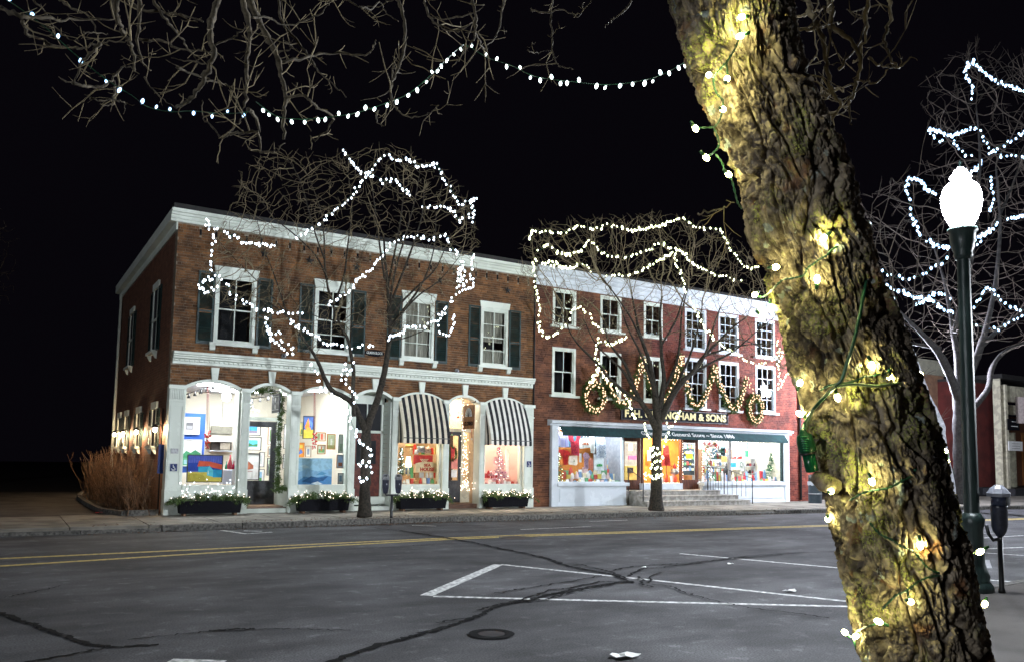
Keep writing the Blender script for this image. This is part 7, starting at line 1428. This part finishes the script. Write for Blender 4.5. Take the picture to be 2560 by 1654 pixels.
for _ in range(20): Rr[1:-1] = (Rr[:-2] + Rr[1:-1] * 2 + Rr[2:]) / 4
T_ = np.gradient(C_, axis=0); T_ /= np.linalg.norm(T_, axis=1)[:, None]
tocam = CAM[None] - C_; U_ = tocam - T_ * (tocam * T_).sum(1)[:, None]; U_ /= np.linalg.norm(U_, axis=1)[:, None]; V_ = np.cross(T_, U_)
def vnoise(x, y, seed=0, px=0):
    xi = np.floor(x).astype(np.int64); yi = np.floor(y).astype(np.int64); xf = x - xi; yf = y - yi; xf = xf * xf * (3 - 2 * xf); yf = yf * yf * (3 - 2 * yf)
    def h(a, b):
        if px: a = a % px
        n = (a * 374761393 + b * 668265263 + seed * 982451653) & 0x7fffffff; n = ((n ^ (n >> 13)) * 1274126177) & 0x7fffffff; return ((n ^ (n >> 16)) & 0xffff) / 65535.0
    return (h(xi, yi) * (1 - xf) + h(xi + 1, yi) * xf) * (1 - yf) + (h(xi, yi + 1) * (1 - xf) + h(xi + 1, yi + 1) * xf) * yf
def worley(x, y, seed, px):
    xi = np.floor(x).astype(np.int64); yi = np.floor(y).astype(np.int64); f1 = np.full(x.shape, 9.0); f2 = np.full(x.shape, 9.0); idv = np.zeros(x.shape)
    for a in (-1, 0, 1):
        for b in (-1, 0, 1):
            cx_ = xi + a; cy_ = yi + b; k = cx_ % px; n = (k * 374761393 + cy_ * 668265263 + seed * 982451653) & 0x7fffffff; n = ((n ^ (n >> 13)) * 1274126177) & 0x7fffffff
            r1 = (n & 0xffff) / 65535.0; r2 = ((n >> 12) & 0xffff) / 65535.0; d = np.hypot(cx_ + .1 + .8 * r1 - x, cy_ + .1 + .8 * r2 - y)
            c = d < f1; f2 = np.where(c, f1, np.minimum(f2, d)); idv = np.where(c, r1, idv); f1 = np.where(c, d, f1)
    return f1, f2, idv
th = np.linspace(0, 2 * math.pi, NU, endpoint=False); TH, S_ = np.meshgrid(th, ss); u = TH / (2 * math.pi)
tw = .16 * S_                                                            # bark ridges spiral a little
NC = 15; X = u * NC + tw * 1.6 + .8 * (vnoise(u * 12, S_ * 3.2, 3, 12) - .5) + .45 * (vnoise(u * 34, S_ * 11, 4, 34) - .5) + .2 * (vnoise(u * 90, S_ * 30, 14, 90) - .5)
f1, f2, idv = worley(X, S_ * 2.7 + .5 * vnoise(u * 20, S_ * 6, 5, 20), 11, NC)
fur = np.clip((f2 - f1 - .03) / .20, 0, 1) ** .7
f1c, f2c, idc = worley(u * 36 + tw * 3 + 1.1 * (vnoise(u * 30, S_ * 12, 18, 30) - .5) + .5 * (vnoise(u * 120, S_ * 40, 28, 120) - .5), S_ * 5.5, 25, 36); lcr = np.clip((f2c - f1c) / .16, 0, 1)
f1b, f2b, idb = worley(u * 52 + tw * 4 + .8 * (vnoise(u * 40, S_ * 16, 8, 40) - .5), S_ * 17 + vnoise(u * 20, S_ * 10, 9, 20), 5, 52); crk = np.clip((f2b - f1b) / .22, 0, 1)
fine = vnoise(u * 160, S_ * 95, 6, 160) - .5; mid = vnoise(u * 60, S_ * 30, 7, 60) - .5; big = vnoise(u * 6, S_ * 2.2, 2, 6) - .5; fine2 = vnoise(u * 330, S_ * 210, 16, 330) - .5
disp = -.040 * (1 - fur) + .012 * (idv - .5) * fur - .013 * (1 - lcr) * fur - .008 * (1 - crk) * fur + .007 * (idb - .5) + .005 * (idc - .5) + .004 * mid + .0055 * fine + .0035 * fine2 + .028 * big
def terr(n, k):
    q = n * k; f = np.floor(q); return (f + np.clip((q - f) * 5 - 4, 0, 1)) / k
fl1 = terr(vnoise(u * 22 + tw * 2, S_ * 7, 31, 22) * .6 + vnoise(u * 55, S_ * 22, 32, 55) * .4, 7); fl2 = terr(vnoise(u * 70, S_ * 26, 33, 70) * .6 + vnoise(u * 150, S_ * 70, 34, 150) * .4, 6)
disp += (.022 * (fl1 - .5) + .011 * (fl2 - .5)) * (.4 + .6 * fur)
Rad = Rr[:, None] + disp
Vt = C_[:, None, :] + Rad[..., None] * (np.cos(TH)[..., None] * U_[:, None, :] + np.sin(TH)[..., None] * V_[:, None, :])
idx = np.arange(NS * NU).reshape(NS, NU); F_ = np.stack([idx[:-1, :], np.roll(idx, -1, 1)[:-1, :], np.roll(idx, -1, 1)[1:, :], idx[1:, :]], -1).reshape(-1, 4)
def bark_material():
    m = bpy.data.materials.new('furrowed_bark'); m.use_nodes = True; nt = m.node_tree; N = nt.nodes; L = nt.links; b = N['Principled BSDF']; geo = N.new('ShaderNodeNewGeometry')
    def noise(sc, dt=5, off=0):
        n = N.new('ShaderNodeTexNoise'); n.inputs['Scale'].default_value = sc; n.inputs['Detail'].default_value = dt
        mp = N.new('ShaderNodeMapping'); mp.inputs['Location'].default_value = (off, off, off); L.new(geo.outputs['Position'], mp.inputs[0]); L.new(mp.outputs[0], n.inputs['Vector']); return n.outputs[0]
    def ramp(s, a, ca, c, cc):
        r = N.new('ShaderNodeValToRGB'); e = r.color_ramp.elements; e[0].position = a; e[0].color = (*ca, 1); e[1].position = c; e[1].color = (*cc, 1); L.new(s, r.inputs[0]); return r.outputs[0]
    def mix(f, a, c):
        x = N.new('ShaderNodeMix'); x.data_type = 'RGBA'; L.new(f, x.inputs[0]); L.new(a, x.inputs[6]); L.new(c, x.inputs[7]); return x.outputs[2]
    base = ramp(noise(26, 8), .36, (.05, .036, .026), .64, (.34, .275, .20))
    rust = ramp(noise(9, 4, 7), .60, (0, 0, 0), .72, (1, 1, 1)); rc = N.new('ShaderNodeRGB'); rc.outputs[0].default_value = (.24, .11, .05, 1); base = mix(rust, base, rc.outputs[0])
    mossf = ramp(noise(5.5, 6, 3), .50, (0, 0, 0), .64, (1, 1, 1)); mossd = ramp(noise(110, 3), .47, (.0, .0, .0), .56, (1, 1, 1)); mm = N.new('ShaderNodeMath'); mm.operation = 'MULTIPLY'; L.new(mossf, mm.inputs[0]); L.new(mossd, mm.inputs[1])
    mc = ramp(noise(40, 3, 5), .3, (.22, .24, .05), .7, (.42, .43, .14)); base = mix(mm.outputs[0], base, mc)
    lf = ramp(noise(11, 5, 11), .635, (0, 0, 0), .66, (1, 1, 1)); lc = ramp(noise(60, 3, 2), .3, (.22, .25, .22), .7, (.42, .45, .40)); base = mix(lf, base, lc)
    st = ramp(noise(2.6, 5, 21), .36, (.30, .28, .27), .60, (1.05, 1.05, 1.05)); vm = N.new('ShaderNodeVectorMath'); vm.operation = 'MULTIPLY'; L.new(base, vm.inputs[0]); L.new(st, vm.inputs[1]); base = vm.outputs[0]  # broad random dark areas in the bark colour stand in for shade between bulbs
    L.new(base, b.inputs['Base Color']); b.inputs['Roughness'].default_value = .85; b.inputs['Specular IOR Level'].default_value = .25
    bp = N.new('ShaderNodeBump'); bp.inputs['Strength'].default_value = .7; bp.inputs['Distance'].default_value = .006; L.new(noise(230, 6), bp.inputs['Height']); L.new(bp.outputs[0], b.inputs['Normal']); return m
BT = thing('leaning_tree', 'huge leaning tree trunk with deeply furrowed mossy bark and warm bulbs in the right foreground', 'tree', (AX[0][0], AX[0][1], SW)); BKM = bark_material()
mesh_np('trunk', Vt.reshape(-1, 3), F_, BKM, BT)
# broken bark stub at the left side
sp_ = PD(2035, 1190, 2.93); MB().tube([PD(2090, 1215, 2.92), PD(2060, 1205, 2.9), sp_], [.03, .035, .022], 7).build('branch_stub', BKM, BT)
def on_trunk(px, py, off=.012):
    """point on the trunk's near surface under a photo pixel; beside the trunk it stays level with the trunk's axis"""
    L_ = np.interp(py, EY, ELX); r_ = np.interp(py, EY, ERX); c = (L_ + r_) / 2; h = (r_ - L_) / 2; k = (px - c) / h; Rm = h / CF * TD
    if abs(k) < .97: return PD(px, py, TD - Rm * math.sqrt(1 - k * k) - off)
    return PD(px, py, TD - .05 * 0)
TB = [(1854, 43), (1850, 91), (1954, 41), (1772, 188), (1818, 197), (1808, 274), (1739, 322), (1766, 395), (1822, 437), (2058, 596), (2140, 542), (2173, 639), (2043, 698), (1940, 668), (1887, 737), (1927, 771), (1906, 791), (2180, 913), (2225, 945), (2094, 993), (2301, 936), (2000, 956), (1999, 1033), (2290, 1154), (2180, 1203), (2078, 1227), (2366, 1154), (2359, 1127), (2070, 1297), (2301, 1362), (2373, 1417), (2421, 1446), (2381, 1471), (2462, 1509), (2196, 1552), (2112, 1579), (2139, 1589), (2277, 1503), (2450, 1378)]
t = thing('trunk_lights', 'warm white bulb string on green wire wound around the big leaning trunk', 'string lights', AX[3]); rg = random.Random(12)
LED = MB().lathe([(.001, -.015), (.007, -.013), (.0105, -.005), (.0105, .003), (.007, .011), (.002, .015)], (0, 0, 0), 12).build('bulb', M['bulbT']); ledm = LED.data; bpy.data.objects.remove(LED)
SOC = MB().lathe([(.004, -.011), (.006, -.008), (.006, .009), (.004, .012)], (0, 0, 0), 7).build('socket', M['wire']); socm = SOC.data; bpy.data.objects.remove(SOC)
for (px, py) in TB:
    p = on_trunk(px, py, .006); ax = np.array([rg.gauss(0, 1), rg.gauss(0, .4), rg.gauss(-.3, 1)]); ax /= np.linalg.norm(ax)
    e = Vector(ax).to_track_quat('Z', 'Y').to_euler(); b = inst(ledm, 'bulb', t, p, e); s = inst(socm, 'socket', b, (0, 0, 0)); s.location = Vector((0, 0, -.025))
def wire(paths, rad, mt, name, off=.006, two=True):
    m = MB()
    for pts in paths:
        P = smooth([on_trunk(*p, off + .004 * rg.random()) for p in pts], 8); P = np.array(P)
        if two:
            k = np.arange(len(P)); T = np.gradient(P, axis=0); T /= np.linalg.norm(T, axis=1)[:, None]; A_ = np.cross(T, [0, 0, 1.0]); A_ /= np.linalg.norm(A_, axis=1)[:, None] + 1e-9; B_ = np.cross(T, A_); o = np.cos(k * .9)[:, None] * A_ + np.sin(k * .9)[:, None] * B_
            m.tube(P + o * rad * 1.1, rad, 5); m.tube(P - o * rad * 1.1, rad, 5)
        else: m.tube(P, rad, 7)
        m.build(name, mt, t); m = MB()
def K1(x, y): return (1700 + x / 2.75, y / 2.75)
def K2(x, y): return (1800 + x / 2.567, 500 + y / 2.567)
def K3(x, y): return (1900 + x / 2.55, 1050 + y / 2.55)
wire([[K1(*p) for p in s] for s in ([(415, 200), (390, 310), (340, 400), (290, 460), (240, 520), (230, 570), (250, 640), (295, 700), (280, 800), (240, 870), (150, 880), (110, 885)], [(235, 880), (265, 960), (265, 1010), (225, 1055), (180, 1080)], [(245, 1060), (290, 1120), (310, 1190), (340, 1200)], [(345, 1200), (370, 1290), (395, 1390), (425, 1435)], [(330, 540), (325, 480), (320, 430)])]
     + [[K2(*p) for p in s] for s in ([(215, 610), (280, 620), (350, 560), (400, 515), (480, 500), (540, 480), (560, 440), (600, 410), (640, 380), (680, 360), (720, 320), (760, 300), (830, 300), (870, 320), (920, 340), (965, 350)], [(640, 1220), (690, 1190), (740, 1180), (860, 1160), (930, 1130), (960, 1130), (1060, 1110), (1120, 1110), (1130, 1080), (1110, 1075), (1160, 1065), (1230, 1030)], [(880, 110), (910, 180), (890, 250), (870, 300)])]
     + [[K3(*p) for p in s] for s in ([(570, 510), (660, 460), (760, 440), (820, 430), (900, 390), (1000, 340), (1090, 300), (1170, 270)], [(700, 650), (760, 720), (840, 760), (900, 800), (970, 830), (1020, 880), (1060, 930), (1130, 970), (1200, 960)], [(780, 1200), (860, 1120), (940, 1080), (1020, 1020), (1120, 990), (1200, 1000), (1240, 1000), (1280, 1020), (1330, 1010)], [(610, 1340), (690, 1310), (760, 1290)], [(600, 1400), (610, 1460)], [(940, 1085), (950, 1130), (970, 1160)], [(1300, 840), (1330, 850), (1380, 835)], [(1310, 900), (1330, 960)])], .0021, M['wire'], 'wire')
wire([[K2(*p) for p in [(930, 190), (960, 300), (960, 400), (930, 560), (900, 720), (860, 900), (820, 1030), (780, 1150), (740, 1190)]]], .006, M['wire'], 'feed_cable', .02, False); wire([[K2(*p) for p in [(745, 1195), (860, 1180), (1000, 1190), (1150, 1175), (1260, 1195), (1310, 1240)]]], .0055, M['wirep'], 'feed_cable', .015, False); wire([[K2(*p) for p in [(745, 1190), (680, 1250), (600, 1340), (550, 1420), (530, 1470), (530, 1500)]]], .006, M['wire'], 'feed_cable', .03, False); wire([[K2(*p) for p in [(740, 1200), (700, 1230), (620, 1310), (575, 1400), (545, 1490)]]], .0045, M['wirep'], 'feed_cable', .035, False)
m = MB()
for k in range(7):
    a = rg.uniform(0, 6.3); c0 = np.array(K2(940, 165)); P = smooth([PD(c0[0] + 12 * math.cos(a + q * 1.3) + rg.gauss(0, 3), c0[1] + 13 * math.sin(a + q * 1.3), 2.96 + .03 * math.sin(q * 2)) for q in range(5)], 5); m.tube(P, .002, 5)
m.build('wire_tangle', M['wire'], t)
pa, pb = PD(2009, 1083, 2.93), PD(2031, 1178, 2.93); ax = (pb - pa); PL = np.linalg.norm(ax); ax /= PL
pl = thing('cord_connector', 'ribbed green cord connector hanging at the left edge of the big trunk', 'connector', pa)
def along(prof, name, mt, n=12):
    P = [pa + ax * (h * PL) for _, h in prof]; o = MB().tube(P, [r for r, _ in prof], n).build(name, mt, pl); return o
along([(.008, -.12), (.013, -.06), (.016, -.0), (.026, .04), (.031, .2), (.031, .42), (.026, .5)], 'grip', flat((.008, .07, .03), .3)); along([(.030, .48), (.030, .52)], 'ring', M['black']); along([(.023, .52), (.023, .97), (.021, .99)], 'sleeve', flat((.006, .08, .03), .22))
m = MB()
for k in range(7):
    c = pa + ax * PL * (.08 + .06 * k) + (CAM - pa) / np.linalg.norm(CAM - pa) * .030; m.tube([c - np.array([.012, -.007, 0]), c + np.array([.012, -.007, 0])], .0022, 5)
m.build('ribs', flat((.02, .2, .08), .3), pl)
# ================================================================ OVERHANGING BRANCHES (boughs of the same tree)
def H1(x, y): return (x / 2.384, y / 2.384)
def H2(x, y): return (900 + x / 2.384, y / 2.384)
OB = [(H1, 5.2, .020, [(690, -60), (690, 60), (710, 140), (760, 240), (795, 330), (800, 430)]), (H1, 5.0, .022, [(1310, -60), (1280, 60), (1250, 180), (1275, 310), (1240, 420), (1190, 510), (1120, 600), (1050, 645)]),
      (H1, 5.6, .022, [(1440, -60), (1460, 60), (1490, 200), (1470, 350), (1470, 500), (1455, 640)]), (H1, 5.4, .024, [(1470, -60), (1530, 100), (1590, 220), (1650, 340), (1680, 470), (1700, 560), (1690, 700), (1690, 830)]),
      (H1, 5.3, .013, [(830, -40), (830, 120), (820, 240), (850, 370), (900, 420)]), (H1, 4.6, .012, [(0, 40), (100, 90), (190, 100), (330, 115), (480, 115), (680, 115)]), (H1, 5.0, .012, [(740, -40), (840, 60), (960, 70), (1080, 90), (1210, 130)]),
      (H1, 4.7, .010, [(135, 125), (165, 200), (250, 235), (310, 270), (410, 280), (480, 290), (560, 265), (660, 255), (780, 245)]), (H1, 4.7, .009, [(600, 260), (540, 320), (480, 390), (430, 490), (350, 460)]), (H1, 4.6, .010, [(430, 490), (500, 515), (580, 520), (650, 495), (700, 440), (740, 400), (800, 410)]),
      (H1, 4.7, .007, [(680, 480), (680, 560), (660, 630), (600, 620)]), (H1, 4.7, .006, [(540, 590), (600, 600), (700, 600), (745, 620), (735, 680)]), (H1, 5.0, .009, [(350, 0), (450, 60), (530, 100), (590, 250)]),
      (H1, 5.2, .008, [(830, 235), (980, 250), (1060, 290), (1160, 300), (1240, 310), (1300, 330)]), (H1, 5.2, .009, [(900, -20), (980, 100), (1050, 190), (1100, 260), (1150, 330), (1180, 370)]), (H1, 5.1, .008, [(1050, 400), (1140, 440), (1230, 480), (1330, 500), (1400, 530), (1470, 560)]),
      (H1, 5.4, .010, [(1690, 370), (1800, 350), (1900, 325), (2050, 320), (2170, 330), (2220, 300), (2240, 240)]), (H1, 5.3, .009, [(1660, 0), (1680, 130), (1780, 260), (1850, 350), (1900, 430), (2000, 510), (2060, 580)]), (H1, 5.2, .012, [(1480, 650), (1520, 700), (1545, 800), (1550, 900), (1480, 890)]), (H1, 5.2, .007, [(1550, 910), (1630, 900), (1700, 855)]),
      (H1, 5.3, .010, [(1700, 590), (1790, 570), (1850, 600), (1900, 650), (1980, 690), (1960, 760), (1880, 840), (1850, 810)]), (H1, 5.2, .009, [(1540, 790), (1450, 790), (1370, 800), (1320, 820), (1260, 750), (1210, 700), (1205, 600)]), (H1, 5.3, .007, [(1320, 820), (1400, 760), (1440, 700), (1450, 640)]), (H1, 5.2, .006, [(860, 460), (930, 560), (1040, 640)]),
      (H1, 5.5, .008, [(1280, 270), (1380, 230), (1450, 180), (1480, 150)]), (H1, 5.2, .007, [(1500, 105), (1600, 105), (1700, 150), (1850, 110), (1950, 40), (1980, -30)]), (H1, 5.3, .006, [(2060, 0), (2150, 45), (2250, 40), (2350, 0)]), (H1, 5.2, .006, [(2340, 370), (2340, 480), (2300, 560), (2150, 600)]),
      (H1, 5.2, .006, [(1220, 380), (1100, 365), (1020, 345)]), (H1, 5.3, .006, [(1660, 320), (1740, 280), (1700, 250)]), (H1, 5.0, .006, [(200, 0), (260, 60), (320, 150), (400, 220), (480, 265)]), (H1, 4.9, .005, [(500, 190), (560, 195), (640, 200)]),
      (H2, 5.4, .014, [(210, -40), (240, 30), (265, 150), (255, 300), (220, 420), (180, 530), (200, 640)]), (H2, 5.4, .008, [(380, -30), (410, 100), (480, 160), (560, 190), (650, 150), (690, 100)]), (H2, 5.3, .010, [(660, -30), (690, 100), (690, 190), (720, 260), (740, 300)]), (H2, 5.3, .007, [(690, 190), (650, 270), (600, 340), (570, 380)]),
      (H2, 5.4, .007, [(860, -30), (840, 100), (820, 200), (770, 260), (750, 310)]), (H2, 5.3, .006, [(420, 110), (550, 110), (690, 70), (740, 30)]), (H2, 5.4, .007, [(1150, -30), (1140, 120), (1145, 230), (1160, 350), (1200, 400), (1275, 415)]), (H2, 5.4, .005, [(1000, 300), (1070, 310), (1140, 300)]), (H2, 5.4, .007, [(1020, 50), (1100, 80), (1200, 60), (1300, 100), (1330, 20)]), (H2, 5.0, .006, [(1620, 0), (1560, 80), (1500, 120), (1460, 165)]),
      (H2, 5.3, .006, [(200, 400), (240, 440), (330, 430)]), (H2, 5.3, .006, [(210, 640), (260, 690), (340, 700), (420, 670), (470, 630)]), (H2, 5.3, .006, [(110, 660), (100, 720), (130, 755)]), (H2, 5.4, .007, [(0, 40), (60, 60), (120, 20), (160, 80), (230, 130)]), (H2, 3.2, .004, [(2015, 1275), (2090, 1260), (2160, 1240), (2230, 1210)]),
      (K1, 3.9, .014, [(860, -30), (900, 80), (950, 180), (1000, 320), (1020, 500), (1050, 640), (1110, 730), (1020, 840)]), (K1, 4.0, .012, [(1020, -30), (1040, 130), (1110, 230), (1200, 310), (1240, 420), (1220, 560), (1180, 680), (1110, 750), (990, 795)]), (K1, 4.0, .011, [(1300, -20), (1270, 90), (1275, 250), (1230, 400), (1190, 430)]), (K1, 4.0, .009, [(1430, -10), (1450, 100), (1410, 230), (1420, 330), (1470, 440), (1520, 465), (1590, 390)]),
      (K1, 3.9, .008, [(740, 160), (830, 110), (900, 90), (990, 60), (1080, -10)]), (K1, 3.9, .007, [(735, 210), (850, 205), (940, 190), (1000, 170), (1110, 155)]), (K1, 3.9, .007, [(950, 665), (1050, 640), (1150, 600), (1250, 560), (1350, 570), (1430, 480)]), (K1, 3.9, .006, [(850, 510), (900, 420), (935, 380), (920, 200)]), (K1, 4.0, .007, [(1090, 480), (1160, 400), (1240, 280), (1290, 30)]), (K1, 4.0, .006, [(1300, 400), (1400, 460), (1500, 470)]), (K1, 4.0, .006, [(1160, 700), (1165, 800), (1180, 860)])]
rgb_ = random.Random(77); twm = MB(); k_ = 0
OBR = thing('overhanging_branches', 'knobbly bare branches hanging into the top of the view from the big leaning tree', 'tree', (0.2, -18.5, 4.6))
for fn, dpt, rad, pts in OB:
    ph = rgb_.uniform(0, 6); P = [PD(*fn(*p), dpt + .25 * math.sin(ph + i * .6)) for i, p in enumerate(pts)]; P = np.array(smooth(P, 5)); P[1:-1] += np.array([[rgb_.gauss(0, .0045) for _ in range(3)] for _ in P[1:-1]])
    rr = np.linspace(rad, rad * .35, len(P)) * np.array([rgb_.uniform(.8, 1.35) for _ in P]); MB().tube(P, rr, 7 if rad > .01 else 5).build('branch', M['twig'] if fn is K1 else M['bough'], OBR)
    L_ = np.linalg.norm(np.diff(P, axis=0), axis=1).sum(); n = int(L_ * 8)
    for j in range(n):                                                   # spur twigs and side shoots
        i = rgb_.randrange(1, len(P)); p = P[i]; d = np.array([rgb_.gauss(0, 1), rgb_.gauss(0, .5), rgb_.gauss(.1, 1)]); d /= np.linalg.norm(d); ln = rgb_.choice([.03, .04, .06, .10, .16, .24, .34]); q = [p]; a = d.copy()
        for s in range(4): a = a + np.array([rgb_.gauss(0, .28) for _ in range(3)]); a /= np.linalg.norm(a); q.append(q[-1] + a * ln / 4)
        r0 = min(rad * .5, .0045) * (.6 + ln * 1.6); twm.tube(q, np.linspace(r0, r0 * .4, 5), 4, cap=False)
        if ln > .09:
            for _ in range(2 if ln < .2 else 3):
                i2 = rgb_.randrange(1, 4); a2 = a + np.array([rgb_.gauss(0, .9) for _ in range(3)]); a2 /= np.linalg.norm(a2); twm.tube([q[i2], q[i2] + a2 * ln * .22, q[i2] + a2 * ln * .4 + np.array([0, 0, .01])], [r0 * .6, r0 * .45, r0 * .3], 3, cap=False)
twm.build('shoots', M['twig'], OBR, kind='stuff')
# festoon string through the overhanging branches
def festoon(lab, pts, mt, sp, r, seed):
    rg2 = random.Random(seed); t = thing('festoon_lights', lab, 'string lights', PD(*pts[0][:2], pts[0][2]), 'light strings in the overhanging branches'); P = smooth([PD(*p) for p in pts], 6); MB().tube(P, .003, 4, cap=False).build('wire', M['wire'], t)
    me = bulb_mesh(mt); P = np.array(P); sg = np.linalg.norm(np.diff(P, axis=0), axis=1); cum = np.concatenate([[0], np.cumsum(sg)]); s = .03
    while s < cum[-1]:
        q = np.array([np.interp(s, cum, P[:, k]) for k in range(3)]); q[2] += rg2.choice([-.02, -.012, .016]); rr = r * rg2.uniform(.75, 1.2); inst(me, 'bulb', t, q, (rg2.uniform(-.5, .5), rg2.uniform(-.5, .5), 0), (rr, rr, rr * 1.5)); s += sp * rg2.uniform(.6, 1.45)
    return t
festoon('festoon of clear bulbs sagging from the big trunk to the peak in mid sky', [(1722, 150, 4.5), (1660, 185, 4.7), (1600, 203, 4.9), (1520, 212, 5.1), (1440, 206, 5.2), (1340, 192, 5.4), (1280, 165, 5.5), (1220, 145, 5.6), (1175, 118, 5.6), (1160, 112, 5.6)], M['bulbF'], .085, .011, 1)
festoon('festoon of clear bulbs running down left from the peak in the middle of the sky', [(1158, 112, 5.6), (1120, 145, 5.5), (1070, 195, 5.4), (1020, 235, 5.4), (960, 260, 5.3), (900, 280, 5.3), (850, 290, 5.2), (790, 297, 5.2), (740, 298, 5.2), (690, 290, 5.2), (640, 255, 5.2)], M['bulbF'], .070, .011, 2)
festoon('festoon of warm and blue bulbs sloping up to the top left corner', [(620, 280, 5.1), (560, 285, 5.0), (480, 278, 5.0), (430, 280, 5.0), (370, 268, 4.9), (330, 240, 4.8), (260, 195, 4.7), (180, 130, 4.6), (120, 75, 4.5), (50, 22, 4.4), (0, -10, 4.3)], M['bulbR'], .11, .0115, 3)
